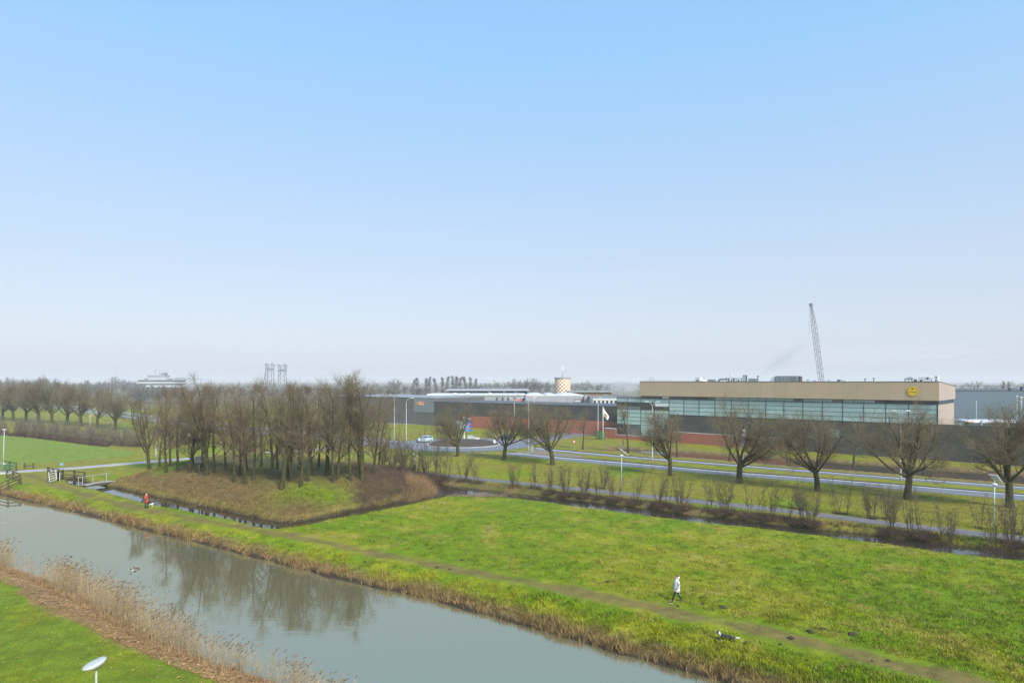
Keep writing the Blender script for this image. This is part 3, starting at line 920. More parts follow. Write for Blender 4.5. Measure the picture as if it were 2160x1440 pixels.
# far-off woods: one mass
def far_wood(name, label, spots, seed):
    rng = np.random.default_rng(seed)
    G = []
    for (x, y, h, w) in spots:
        t, tr = grow(rng, A3([[x, y, -0.3]]), A3([[0, 0, 1.0]]), A3([h * 0.35]), 0.5, 0.4, 2, 0, 0.02)
        l, lr = spawn(rng, t, tr, 7, 0.5, 1.0, 38, (h * 0.45, h * 0.66), 0.6, 3, 0.07, 0.1, 14, 0.5, 0.12, 0.0)
        b, br = spawn(rng, l, lr, 9, 0.15, 1.0, 42, (h * 0.17, h * 0.3), 0.6, 2, 0.06, 0.1, 14, 0.6, 0.10, 0.35)
        c, cr = spawn(rng, b, br, 5, 0.1, 1.0, 40, (h * 0.08, h * 0.15), 0.8, 1, 0.06, 0.1, 14, 0.7, 0.09, 0.2)
        G += [(t, tr, 4), (l, lr, 3), (b, br, 3), (c, cr, 3)]
    o = link(name, tubes_mesh(name, G), TWIG3)
    tag(o, label, 'wood', None, 'stuff')
rng = np.random.default_rng(99)
sp = []
for u in np.arange(-60, 300, 9.0):
    Y = rng.uniform(560, 700)
    vt = 804 + rng.uniform(-6, 5) - (6 if u < 120 else 0) - (8 if 235 < u < 290 else 0)
    p = at(u, 0, Y); sp.append((p.x, Y, CAMH + (V0 - vt) / F * Y, 1))
for u in np.arange(280, 385, 8.0):
    Y = rng.uniform(400, 440); vt = 811 + rng.uniform(-2, 3)
    p = at(u, 0, Y); sp.append((p.x, Y, CAMH + (V0 - vt) / F * Y, 1))
far_wood('far_wood', 'misty far off bare wood behind the row of field trees', sp, 1)
sp = []
for u in np.arange(360, 900, 13.0):
    Y = rng.uniform(480, 640)
    vt = 812 + rng.uniform(-5, 6)
    p = at(u, 0, Y); sp.append((p.x, Y, CAMH + (V0 - vt) / F * Y, 1))
far_wood('far_wood', 'misty far off bare trees behind the mound wood', sp, 2)
sp = []
for u in list(np.arange(990, 1360, 9.0)) + list(np.arange(2000, 2240, 16.0)):
    Y = rng.uniform(760, 1000)
    vt = 804 + rng.uniform(-4, 6)
    p = at(u, 0, Y); sp.append((p.x, Y, CAMH + (V0 - vt) / F * Y, 1))
far_wood('far_wood', 'faint strip of distant trees in the mist beyond the sheds', sp, 3)

# coppiced bushes along the ditches
def bush_meshes(seed, stems, under, hh):
    rng = np.random.default_rng(seed)
    n = stems
    a = rng.uniform(0, 6.28, n); r = rng.uniform(0.05, 0.45, n)
    p = np.stack([r * np.cos(a), r * np.sin(a), np.full(n, -0.1)], 1)
    lean = rng.uniform(0.05, 0.38, n)
    d = np.stack([np.cos(a) * lean, np.sin(a) * lean, np.ones(n)], 1)
    t, tr = grow(rng, p, d, rng.uniform(0.6, 1.0, n) * hh * 1.22, 0.028, 0.008, 6, 0.03, 0.06)
    b, br = spawn(rng, t, tr, 14, 0.2, 1.0, 36, (0.5, 1.1), 0.6, 2, 0.1, 0.12, 10, 0.6, 0.007, 0.4)
    c, cr = spawn(rng, b, br, 4, 0.2, 1.0, 38, (0.2, 0.5), 0.7, 1, 0.1, 0.12, 14, 0.7, 0.006, 0.2)
    stems_me = tubes_mesh('coppice_stems', [(t, tr, 5), (b, br, 3), (c, cr, 3)])
    n = under
    a = rng.uniform(0, 6.28, n); r = np.sqrt(rng.uniform(0, 1, n)) * 1.15
    p = np.stack([r * np.cos(a), r * np.sin(a) * 0.8, np.full(n, -0.15)], 1)
    a2 = rng.uniform(0, 6.28, n)
    d = np.stack([np.cos(a2) * 0.9, np.sin(a2) * 0.9, rng.uniform(0.5, 1.6, n)], 1)
    t, tr = grow(rng, p, d, rng.uniform(0.5, 1.25, n) * (1.15 - 0.35 * r), 0.013, 0.008, 3, -0.16, 0.2)
    under_me = tubes_mesh('coppice_undergrowth', [(t, tr, 3)])
    return stems_me, under_me
BUSH = [bush_meshes(11, 9, 520, 4.0), bush_meshes(12, 6, 420, 4.2), bush_meshes(13, 13, 560, 3.4), bush_meshes(14, 4, 300, 4.4)]
HEDGE = [bush_meshes(21, 16, 900, 2.6), bush_meshes(22, 20, 1000, 3.0)]
UNDER = []
def bush(u, v, var, s, rz, label, group, mats=(STEM, BRAMBLE), pool=BUSH, su=1.0, name='coppice_bush'):
    p = hit(u, v)
    o = thing(name, label, 'bush', p, rz, group)
    o.scale = (s, s, s)
    a, b = pool[var % len(pool)]
    link('stems', a, mats[0], o)
    w = link('undergrowth', b, mats[1], o)
    w.scale = (su, su, su)
    return o
g = 'coppiced bushes on the ditch bank below the cycle path'
lb = 'leafless brown coppice bush on the ditch bank below the cycle path'
bl = [(978, 1019, 0, .95), (1008, 1022, 1, .95), (1086, 1030, 2, .8), (1128, 1033, 3, .95), (1160, 1042, 0, .85), (1195, 1048, 2, .95), (1232, 1054, 2, .95), (1262, 1058, 1, .7), (1298, 1060, 0, 1.0), (1338, 1062, 1, 1.0),
      (1388, 1068, 0, .85), (1403, 1072, 3, 1.0), (1440, 1080, 2, .95), (1497, 1087, 3, .8), (1528, 1087, 2, 1.1), (1587, 1092, 3, 1.05), (1622, 1095, 0, .95), (1660, 1098, 3, .8), (1692, 1107, 1, .9), (1712, 1109, 2, .95),
      (1878, 1128, 0, .95), (1925, 1136, 1, 1.0), (1950, 1138, 3, 1.05), (1992, 1147, 2, .95), (2106, 1160, 0, 1.1), (2140, 1160, 2, .95), (2175, 1168, 1, 1.0), (1818, 1125, 3, .3), (1560, 1096, 1, .4)]
for i, (u, v, var, s) in enumerate(bl):
    bush(u, v - 3, var, s, i * 1.9, lb, g, (STEM, BRAMBLE_D), su=0.95)
g = 'bushes on the grass beyond the cycle path'
lb = 'thin leafless bush growing on the grass beyond the cycle path'
for i, (u, v, var, s) in enumerate([(1272, 1031, 2, .75), (1500, 1057, 1, .7), (1766, 1083, 3, .95), (1780, 1084, 3, .9), (1840, 1094, 2, .95), (1870, 1095, 2, .85), (1672, 1072, 3, .75), (1690, 1075, 2, .7), (2064, 1114, 3, .75), (2145, 1126, 0, .8), (1130, 1016, 3, .6), (1180, 1022, 3, .6)]):
    bush(u, v, var, s, i * 2.3, lb, g, su=0.45)
# taller thicket behind the right end of the mound
g = 'alder bushes at the end of the mound'
lb = 'tall leafless alder bush at the end of the mound beside the ditch'
for i, (u, v, var, s) in enumerate([(842, 1004, 0, 1.35), (864, 1003, 1, 1.75), (880, 1004, 2, 1.1), (910, 1010, 3, 1.75), (922, 1012, 1, 1.3), (935, 1012, 3, 1.6), (898, 1006, 0, 1.1), (826, 996, 2, 1.3), (806, 992, 0, 1.4), (850, 990, 2, 1.2)]):
    bush(u, v, var, s, i * 1.7, lb, g)
# hedge along the far field
g = 'hedge bushes along the field ditch'
lb = 'dense brown hedge bush along the ditch of the far field'
for i, u in enumerate([-18, -4, 8, 36, 47, 58, 70, 81, 92, 103, 115, 126, 137, 150, 163, 175, 188, 200, 213, 226, 240, 254, 268, 283, 298]):
    v = np.interp(u, [-20, 0, 60, 120, 180, 226, 300], [909, 911, 915, 922, 930, 936, 942])
    bush(u, float(v), i, 1.25 + 0.25 * ((i * 5) % 3 - 1), i * 1.3, lb, g, (TWIG4, BRAMBLE), HEDGE, name='hedge_bush')

# ---------------------------------------------------------------- grass, reeds, litter (uncountable: stuff)
GRASS = attr_mat('grass_blades', 0.9, 1.0, 0.0, spec=0.15)
def blades(name, label, cat, x, y, z, nb, hgt, wid, lean, col, seed, tipgain=1.35, spread=0.08, droop=0.0):
    """tufts of triangular blades"""
    rng = np.random.default_rng(seed)
    n = len(x)
    tot = n * nb
    X = np.repeat(x, nb) + rng.normal(0, 1, tot) * np.repeat(np.broadcast_to(spread, (n,)), nb)
    Y = np.repeat(y, nb) + rng.normal(0, 1, tot) * np.repeat(np.broadcast_to(spread, (n,)), nb)
    Z = np.repeat(z, nb)
    H = np.repeat(np.broadcast_to(hgt, (n,)), nb) * rng.uniform(0.55, 1.25, tot)
    W = np.repeat(np.broadcast_to(wid, (n,)), nb)
    a = rng.uniform(0, 6.283, tot); b = rng.uniform(0, 6.283, tot)
    ln = lean * H * rng.uniform(0.2, 1.0, tot)
    v = np.zeros((tot, 3, 3))
    v[:, 0] = np.stack([X - np.cos(a) * W, Y - np.sin(a) * W, Z - 0.03], 1)
    v[:, 1] = np.stack([X + np.cos(a) * W, Y + np.sin(a) * W, Z - 0.03], 1)
    v[:, 2] = np.stack([X + np.cos(b) * ln, Y + np.sin(b) * ln, Z + H], 1)
    c = np.repeat(col * rng.uniform(0.5, 1.45, (n, 1)), nb, 0) * rng.uniform(0.8, 1.2, (tot, 1))
    cc = np.zeros((tot, 3, 3))
    cc[:, 0] = c * 0.92; cc[:, 1] = c * 0.92; cc[:, 2] = c * tipgain
    me = mesh_np(name, v.reshape(-1, 3), np.arange(tot * 3).reshape(-1, 3), 3, False, np.clip(cc.reshape(-1, 3), 0, 1))
    o = link(name, me, GRASS)
    tag(o, label, cat, None, 'stuff')
    return o

def sample(rng, n, u0, u1, v0, v1, z=0.0):
    u = rng.uniform(u0, u1, n); v = rng.uniform(v0, v1, n)
    Y = F * (CAMH - z) / (v - V0)
    return (u - U0) / F * Y, Y

rng = np.random.default_rng(7)
# meadow and bank
x, y = sample(rng, 160000, -260, 2800, 1030, 1560)
d = sdist(x, y, CANAL); side = y - (34.5 - 0.68 * x)
dm = sdist(x, y, MOUND); dd = sdist(x, y, DITCH); dp = seg_dist(x, y, PATH, False)
n2 = fbm(x * 0.8, y * 0.8, 77, 2)
keep = (side > 0) & (d > 0.5) & (dd > 0.12) & (sdist(x, y, MEADOW) < 1.5) & (dm > 0.2) & ((dp > 1.1) | (rng.uniform(0, 1, len(x)) < 0.18)) & (rng.uniform(0, 1, len(x)) < 0.35 + 0.9 * n2)
x, y, n2, dp, d = x[keep], y[keep], n2[keep], dp[keep], d[keep]
bank = sstep(4.2, 2.6, d)
blades('meadow_grass', 'short tufted green grass covering the meadow and canal bank', 'grass', x, y, height(x, y), 4, (0.06 + 0.13 * n2 ** 2) * (0.5 + 0.5 * sstep(0.6, 1.8, dp)) * (1 + 0.9 * bank), 0.016 + 0.00022 * y, 0.9, gcol(x, y), 1, spread=0.10)
# scattered coarser tussocks
x, y = sample(rng, 14500, -40, 2800, 1040, 1560)
d = sdist(x, y, CANAL); side = y - (34.5 - 0.68 * x); dp = seg_dist(x, y, PATH, False)
keep = (side > 0) & (d > 0.6) & (sdist(x, y, DITCH) > 0.5) & (sdist(x, y, MEADOW) < 0) & (dp > 1.5) & (sdist(x, y, MOUND) > 0.2)
x, y = x[keep], y[keep]
c = gcol(x, y)
c = np.where(rng.uniform(0, 1, (len(x), 1)) < 0.3, c * 0.4 + STRAW * 0.75, c * A3((0.62, 0.72, 0.6)))
blades('grass_tussocks', 'coarser dark and straw coloured tussocks dotted over the meadow', 'grass', x, y, height(x, y), 11, 0.20, 0.02, 1.1, c, 2, spread=0.15)
# dead fringe at the water's edge, far bank
n = 11000
P = smooth_line(gps(canal_far, CANAL_Z), 400)
i = rng.integers(0, 399, n); t = rng.uniform(0, 1, n)[:, None]
q = P[i] * (1 - t) + P[i + 1] * t
off = np.abs(rng.normal(0, 0.7, n)) + 0.02
x, y = q[:, 0] + 0.56 * off, q[:, 1] + 0.83 * off
k = fbm(x * 0.35, y * 0.35, 55, 2)
keep = (rng.uniform(0, 1, n) < 0.25 + 1.2 * (k - 0.3)) & (y < 110)
x, y, k = x[keep], y[keep], k[keep]
c = STRAW * 1.05 * (0.8 + 0.5 * rng.uniform(0, 1, (len(x), 1)))
c = np.where(rng.uniform(0, 1, (len(x), 1)) < 0.35, gcol(x, y) * 0.9, c)
blades('bank_sedge', 'withered straw coloured sedge fringing the far canal bank', 'sedge', x, y, height(x, y), 7, 0.28 + 0.35 * (k - 0.3), 0.016, 0.9, c, 3, spread=0.10)
# lawn in front
x, y = sample(rng, 120000, -400, 760, 1180, 1560)
dl = sdist(x, y, LAWN)
keep = (dl < 0.35 * fbm(x, y, 61, 2)) & (y > 15)
x, y = x[keep], y[keep]
blades('lawn_grass', 'short mown green grass of the lawn by the canal', 'grass', x, y, height(x, y), 4, 0.045, 0.011, 0.9, gcol(x, y) * 1.05, 4, spread=0.06)
# mown reed litter along the lawn edge
x, y = sample(rng, 60000, -60, 700, 1190, 1475)
dl = sdist(x, y, LAWN); d = sdist(x, y, CANAL); side = y - (34.5 - 0.68 * x)
keep = (side < 0) & (d > 0.15) & ((dl > -0.25) | (rng.uniform(0, 1, len(x)) < 0.05 * np.exp(dl * 0.3)))
x, y = x[keep], y[keep]
n = len(x)
a = rng.uniform(0, 6.28, n); L = rng.uniform(0.05, 0.20, n); w = rng.uniform(0.006, 0.014, n)
z = height(x, y) + rng.uniform(0.01, 0.05, n)
dx, dy = np.cos(a) * L, np.sin(a) * L
px, py = -np.sin(a) * w, np.cos(a) * w
zz = rng.uniform(-0.02, 0.05, n)
v = np.stack([np.stack([x - px, y - py, z], 1), np.stack([x + dx - px, y + dy - py, z + zz], 1), np.stack([x + dx + px, y + dy + py, z + zz + 0.008], 1), np.stack([x + px, y + py, z + 0.008], 1)], 1).reshape(-1, 3)
c = np.repeat(np.clip((LITTER * rng.uniform(0.55, 1.5, (n, 1))) * np.where(rng.uniform(0, 1, (n, 1)) < 0.06, 1.8, 1.0), 0, 0.85), 4, 0)
tag(link('reed_litter', mesh_np('reed_litter', v, np.arange(n * 4).reshape(-1, 4), 4, False, c), GRASS), 'flattened tan reed litter strewn between lawn and reeds', 'litter', None, 'stuff')
# standing reeds on the near bank
def reeds(name, label, P, seed, hgt, plume=True, colr=A3((0.44, 0.305, 0.150)), lean=0.10):
    rng = np.random.default_rng(seed)
    n = len(P)
    H = hgt * rng.uniform(0.65, 1.15, n)
    a = rng.uniform(0, 6.28, n)
    d = np.stack([np.cos(a) * lean + 0.03, np.sin(a) * lean, np.ones(n)], 1)
    st, sr = grow(rng, P - A3((0, 0, 0.25)), d, H + 0.25, 0.0075, 0.0035, 3, 0.0, 0.05)
    V, Q = tube_arrays(st, sr, 3)
    base = colr * rng.uniform(0.7, 1.35, (n, 1))
    cv = np.repeat(base, 12, 0)
    vv, qq, cc, cnt = [V], [Q], [cv], len(V)
    # hanging leaves, two to a stem
    for k in range(3):
        t = rng.uniform(0.25, 0.85, n)
        f = t * 3; i = np.minimum(f.astype(int), 2); w = (f - i)[:, None]
        p = st[np.arange(n), i] * (1 - w) + st[np.arange(n), i + 1] * w
        a = rng.uniform(0, 6.28, n); L = rng.uniform(0.16, 0.36, n)
        h = np.stack([np.cos(a), np.sin(a), np.zeros(n)], 1)
        s = np.stack([-np.sin(a), np.cos(a), np.zeros(n)], 1) * 0.010
        tip = p + h * L[:, None] + A3((0, 0, 1)) * (rng.uniform(-0.5, 0.35, n) * L)[:, None]
        v = np.stack([p - s, p + s, tip + s * 0.2, tip - s * 0.2], 1).reshape(-1, 3)
        vv.append(v); qq.append(np.arange(n * 4).reshape(-1, 4) + cnt); cc.append(np.repeat(base * 1.1, 4, 0)); cnt += len(v)
    if plume:
        sel = np.where(rng.uniform(0, 1, n) < 0.38)[0]
        m_ = len(sel)
        top = st[sel, 3]
        a = rng.uniform(-0.8, 0.8, m_)
        h = np.stack([np.cos(a), np.sin(a), np.full(m_, 0.35)], 1)
        pl, pr = grow(rng, top - A3((0, 0, 0.05)), h + A3((0, 0, 1.3)), rng.uniform(0.18, 0.30, m_), 0.010, 0.005, 3, -0.30, 0.1)
        pr[:, 1] = 0.022; pr[:, 2] = 0.018
        v, q = tube_arrays(pl, pr, 4)
        vv.append(v); qq.append(q + cnt); cc.append(np.repeat(A3((0.21, 0.145, 0.085)) * rng.uniform(0.7, 1.5, (m_, 1)), 16, 0)); cnt += len(v)
    me = mesh_np(name, np.concatenate(vv), np.concatenate(qq), 4, False, np.clip(np.concatenate(cc), 0, 1))
    return tag(link(name, me, GRASS), label, 'reeds', None, 'stuff')

NEARL = smooth_line(gps(canal_near, CANAL_Z), 300)
def reed_spots(rng, u0, u1, n, off0, off1):
    """spots along the near waterline between photograph columns u0 and u1"""
    uu = U0 + F * NEARL[:, 0] / NEARL[:, 1]
    ok = NEARL[(uu > u0) & (uu < u1)]
    i = rng.integers(0, len(ok) - 1, n); t = rng.uniform(0, 1, n)[:, None]
    q = ok[i] * (1 - t) + ok[i + 1] * t
    clump = fbm(q[:, 0] * 0.9, q[:, 1] * 0.9, 66, 2)
    q = q[(clump > 0.42) | (rng.uniform(0, 1, n) < 0.3)]; n = len(q)
    off = rng.uniform(off0, off1, n)
    x, y = q[:, 0] + 0.56 * off, q[:, 1] + 0.83 * off      # towards the water
    return np.stack([x, y, np.maximum(height(x, y), CANAL_Z - 0.1)], 1)
S = [reed_spots(rng, -40, 22, 330, -0.7, 0.5), reed_spots(rng, 20, 125, 110, -0.6, 0.9), reed_spots(rng, 118, 165, 520, -0.8, 0.9), reed_spots(rng, 165, 275, 800, -0.8, 0.9), reed_spots(rng, 275, 420, 720, -0.8, 1.1), reed_spots(rng, 420, 640, 650, -0.6, 0.9), reed_spots(rng, 640, 860, 260, -0.4, 0.6)]
reeds('tall_reeds', 'tall dry reeds with dark plumes in clumps along the near canal bank', np.concatenate([S[0], S[2], S[3], S[4][:280]]), 5, 2.1)
reeds('thin_reeds', 'thin scattered dry reed stems standing in the canal shallows', np.concatenate([S[1], S[4][280:], S[5], S[6]]), 6, 1.45)
b = reed_spots(rng, -60, 800, 5000, -0.9, 0.2)
blades('reed_stubble', 'dense tan reed stubble at the foot of the near bank reeds', 'reeds', b[:, 0], b[:, 1], b[:, 2], 4, 0.36, 0.011, 0.6, A3((0.34, 0.225, 0.115)) * np.random.default_rng(8).uniform(0.6, 1.2, (len(b), 1)), 9, spread=0.08)
# dead grass on the mound slope
x, y = sample(rng, 42000, 200, 960, 965, 1106, 0.8)
dm = -sdist(x, y, MOUND)
n2 = fbm(x * 0.5, y * 0.5, 91, 2)
keep = (dm > 0.05) & (dm < 11 + 4 * n2) & (rng.uniform(0, 1, len(x)) < 0.4 + n2 * 0.6)
x, y, n2, dm = x[keep], y[keep], n2[keep], dm[keep]
c = gcol(x, y) * (0.85 + 0.5 * n2[:, None])
c = np.where(rng.uniform(0, 1, (len(x), 1)) < 0.22, STRAW * 0.9, c)
blades('dead_grass', 'matted brown dead grass on the slope of the wooded mound', 'grass', x, y, height(x, y), 5, 0.12 + 0.34 * n2 ** 2 * sstep(11, 5, dm), 0.024, 1.4, c, 10, spread=0.16)
# tall withered reeds at the mound's right tip
x, y = sample(rng, 9000, 800, 965, 1012, 1068, 0.5)
dm = -sdist(x, y, MOUND)
uu = U0 + F * x / y
keep = (dm > -0.3) & (dm < 5.5) & (uu > 848 + 18 * fbm(x, y, 5, 2)) & (uu < 962)
P = np.stack([x[keep], y[keep], height(x[keep], y[keep])], 1)[:1500]
reeds('withered_reeds', 'golden brown withered reed bed at the tip of the wooded mound', P, 12, 1.55, False, A3((0.30, 0.195, 0.095)), 0.3)
# bramble thicket beside it
def thicket(name, label, P, seed, L, matl, r=0.012, up=-0.2):
    rng = np.random.default_rng(seed)
    n = len(P)
    a = rng.uniform(0, 6.28, n)
    d = np.stack([np.cos(a) * 0.8, np.sin(a) * 0.8, rng.uniform(0.6, 1.6, n)], 1)
    t, tr = grow(rng, P - A3((0, 0, 0.1)), d, rng.uniform(0.5, 1.2, n) * L, r, r * 0.6, 4, up, 0.22)
    b, br = spawn(rng, t, tr, 2, 0.2, 1.0, 45, (0.3, 0.7), 0.8, 1, 0.0, 0.1, 12, 0.7, r * 0.6)
    return tag(link(name, tubes_mesh(name, [(t, tr, 3), (b, br, 3)]), matl), label, 'thicket', None, 'stuff')
x, y = sample(rng, 16000, 700, 905, 1000, 1075, 0.9)
dm = -sdist(x, y, MOUND); uu = U0 + F * x / y
keep = (dm > 0.8) & (dm < 9) & (uu > 735 + 30 * fbm(x * .5, y * .5, 15, 2)) & (uu < 890)
P = np.stack([x[keep], y[keep], height(x[keep], y[keep])], 1)[:3200]
thicket('bramble_thicket', 'dark purplish brown bramble thicket on the right slope of the mound', P, 13, 1.3, BRAMBLE, 0.012)
x, y = sample(rng, 9000, 560, 860, 978, 1006, 1.0)
dm = -sdist(x, y, MOUND); uu = U0 + F * x / y
keep = (dm < 5.5) & (dm > -4) & (uu > 590)
P = np.stack([x[keep], y[keep], height(x[keep], y[keep])], 1)[:2200]
thicket('bramble_thicket', 'low dark thicket along the back edge of the wood', P, 14, 1.5, BRAMBLE, 0.012)
# margin of the long ditch
x, y = sample(rng, 26000, 940, 2480, 1010, 1210, 0)
dd = sdist(x, y, DITCH); ln = y - np.interp(x, *gps([(940, 1034), (1160, 1052), (1400, 1083), (1660, 1111), (1860, 1137), (2160, 1173), (2400, 1205)]).T)
keep = (dd > 0.0) & (dd < 2.4) & (ln > 0)
x, y = x[keep], y[keep]
k = fbm(x * 0.4, y * 0.4, 71, 2)
c = np.where((rng.uniform(0, 1, (len(x), 1)) < sstep(0.35, 0.65, k)[:, None]), STRAW * 0.85, OLIVE * 0.9) * rng.uniform(0.6, 1.3, (len(x), 1))
blades('ditch_bank_grass', 'rank brown and olive grass on the ditch bank below the cycle path', 'grass', x, y, height(x, y), 5, 0.22 + 0.3 * k, 0.022, 1.0, c, 15, spread=0.16)
# verge grass between cycle path and road, left verge
x, y = sample(rng, 34000, 900, 2480, 960, 1160, 0)
lo = np.interp(x, *gps(cyc_far).T); hi = np.interp(x, *gps(r1_near).T)
keep = (y > lo + 0.35) & (y < hi - 0.25)
x, y = x[keep], y[keep]
n2 = fbm(x * 0.5, y * 0.5, 81, 2)
blades('verge_grass', 'yellowish green grass on the verge between cycle path and road', 'grass', x, y, height(x, y), 4, 0.08 + 0.16 * n2 ** 2, 0.03, 1.0, gcol(x, y) * (0.9 + 0.25 * n2[:, None]), 16, spread=0.2)
# ---------------------------------------------------------------- buildings
TANS = [mat('tan_cladding', (0.44 * k_, 0.342 * k_, 0.218 * k_), 0.6, (0.47 * k_, 0.366 * k_, 0.234 * k_), 0.5, 6, spec=0.3) for k_ in (1.0, 0.975, 1.025)]
TAN2 = mat('pale_tan_cladding', (0.40, 0.335, 0.26), 0.6, (0.43, 0.36, 0.285), 0.25, 5, spec=0.3)
DARKW = mat('charcoal_render', (0.056, 0.054, 0.047), 0.9, (0.080, 0.077, 0.067), 0.35, 6)
BRICK = bpy.data.materials.new('red_brick')
BRICK.use_nodes = True
_nt = BRICK.node_tree
_b = _nt.nodes['Principled BSDF']; _b.inputs['Roughness'].default_value = 0.9
_tc = _nt.nodes.new('ShaderNodeTexCoord'); _mp = _nt.nodes.new('ShaderNodeMapping')
_mp.inputs['Rotation'].default_value = (R(90), 0, 0)
_br = _nt.nodes.new('ShaderNodeTexBrick')
for k_, v_ in (('Color1', (0.32, 0.095, 0.055, 1)), ('Color2', (0.40, 0.130, 0.075, 1)), ('Mortar', (0.20, 0.12, 0.09, 1))): _br.inputs[k_].default_value = v_
_br.inputs['Scale'].default_value = 2.2; _br.inputs['Mortar Size'].default_value = 0.015
_nt.links.new(_tc.outputs['Object'], _mp.inputs['Vector']); _nt.links.new(_mp.outputs['Vector'], _br.inputs['Vector']); _nt.links.new(_br.outputs['Color'], _b.inputs['Base Color'])
COPING = mat('white_coping', (0.62, 0.6, 0.56), 0.7)
COPPER = mat('rusty_coping', (0.42, 0.24, 0.15), 0.7, (0.5, 0.3, 0.2), 1.5)
MULL = mat('dark_mullion', (0.060, 0.072, 0.074), 0.4, metal=0.3)
def glass(name, c, c2, rough=0.12, spec=0.6):
    return mat(name, c, rough, c2, 0.35, 3, spec=spec)
G_TEAL = glass('teal_spandrel_glass', (0.30, 0.43, 0.415), (0.35, 0.48, 0.46))
G_PALE = glass('pale_aqua_glass', (0.36, 0.51, 0.48), (0.42, 0.57, 0.535))
G_DARK = glass('dark_vision_glass', (0.020, 0.024, 0.026), (0.05, 0.055, 0.055), 0.05, 0.8)
G_SMOKE = glass('smoky_glass', (0.085, 0.11, 0.105), (0.15, 0.17, 0.15), 0.08, 0.7)
BLIND = mat('white_blind', (0.68, 0.71, 0.70), 0.6)
WHITE = mat('white_metal', (0.70, 0.71, 0.71), 0.45, (0.60, 0.61, 0.61), 1.2, 5)
GREYM = mat('grey_metal', (0.26, 0.28, 0.285), 0.5, (0.36, 0.38, 0.385), 0.8, 5, metal=0.3)
DKM = mat('dark_metal', (0.055, 0.06, 0.06), 0.5, (0.09, 0.09, 0.09), 1.5)
ROOF = mat('bitumen_roof', (0.09, 0.09, 0.09), 0.9, (0.13, 0.13, 0.085), 0.4)
GREYW = mat('grey_shed_cladding', (0.27, 0.28, 0.295), 0.7, (0.31, 0.32, 0.33), 0.15, 4)
BLUEW = mat('dark_blue_cladding', (0.085, 0.125, 0.155), 0.7, (0.105, 0.145, 0.175), 0.06, 5)
SLATE = mat('slate_panel', (0.165, 0.195, 0.20), 0.6, (0.20, 0.23, 0.235), 0.2, 4)
YELLOW = mat('yellow_enamel', (0.72, 0.50, 0.01), 0.45)
BLACK = mat('black_paint', (0.015, 0.013, 0.012), 0.5)

def text_mesh(txt, size, name, material, parent, M, extrude=0.01, width=None):
    cu = bpy.data.curves.new(name, 'FONT')
    cu.body = txt; cu.size = size; cu.align_x = 'CENTER'; cu.align_y = 'CENTER'; cu.extrude = extrude
    t = bpy.data.objects.new('tmp_text', cu)
    C.objects.link(t)
    dg = bpy.context.evaluated_depsgraph_get()
    me = bpy.data.meshes.new_from_object(t.evaluated_get(dg))
    bpy.data.objects.remove(t)
    if width:
        xs = [v.co.x for v in me.vertices]; k = width / (max(xs) - min(xs))
        for v in me.vertices: v.co.x *= k
    me.transform(M)
    me.materials.clear()
    return link(name, me, material, parent)

# --- the tan and glass factory
AX, AY = 25.5, 161.0
FANG = math.atan2(-0.6644, 0.7474)
fac = thing('factory', 'long factory with tan upper storey over teal glass and red brick plinth', 'building', (AX, AY, 0), FANG)
def fs(u, yl=0.0):
    k = (u - U0) / F
    return (k * (AY + 0.7474 * yl) - (AX + 0.6644 * yl)) / (0.7474 + 0.6644 * k)
LEN, DEP = 66.2, 16.7
m = MB()
m.ring([[(x, 0.3, -0.3), (x, DEP, -0.3), (x, DEP, 12.7), (x, 0.3, 13.55)] for x in (6.9, LEN - 0.15)])
m.box(0.25, 6.9, 0.3, DEP, -0.3, 9.7)
m.build('core_wall', DARKW, fac)
MB().box(13.96, LEN, -0.02, 0.3, -0.4, 6.22).build('charcoal_wall', DARKW, fac)
MB().box(13.96, 40.1, -0.40, -0.02, -0.4, 2.38).build('brick_plinth', BRICK, fac)
MB().box(13.93, 40.13, -0.44, -0.02, 2.383, 2.46).build('plinth_coping', COPING, fac)
MB().box(-0.1, 13.93, -0.40, 0.28, -0.4, 0.98).build('brick_plinth', BRICK, fac)
MB().box(-0.1, 13.93, -0.44, 0.0, 0.983, 1.05).build('plinth_coping', COPING, fac)
MB().box(-3.4, -0.12, -0.5, 1.2, -0.4, 2.35).build('brick_wing', BRICK, fac)
MB().box(-3.45, -0.12, -0.55, 1.25, 2.353, 2.43).build('wing_coping', COPING, fac)
cols = [0, 2.97] + [6.6 + 3.68 * i for i in range(17)]
cols[-1] = LEN
rows = [9.80, 8.92, 8.05, 7.18, 6.30]
m = MB()
for x in cols: m.box(x - 0.05, x + 0.05, -0.09, 0.28, 6.25 if x > 14 else 1.05, 9.86)
for z in rows: m.box(0, LEN, -0.07, 0.27, z - 0.03, z + 0.03)
for z in (5.42, 4.54, 3.62): m.box(0, 13.9, -0.07, 0.27, z - 0.03, z + 0.03)
m.build('mullions', MULL, fac)
rng = random.Random(4)
def pane(x0, x1, z0, z1, mt, y=-0.045):
    MB().box(x0 + 0.06, x1 - 0.06, y, y + 0.04, z0 + 0.04, z1 - 0.04).build('pane', mt, fac)
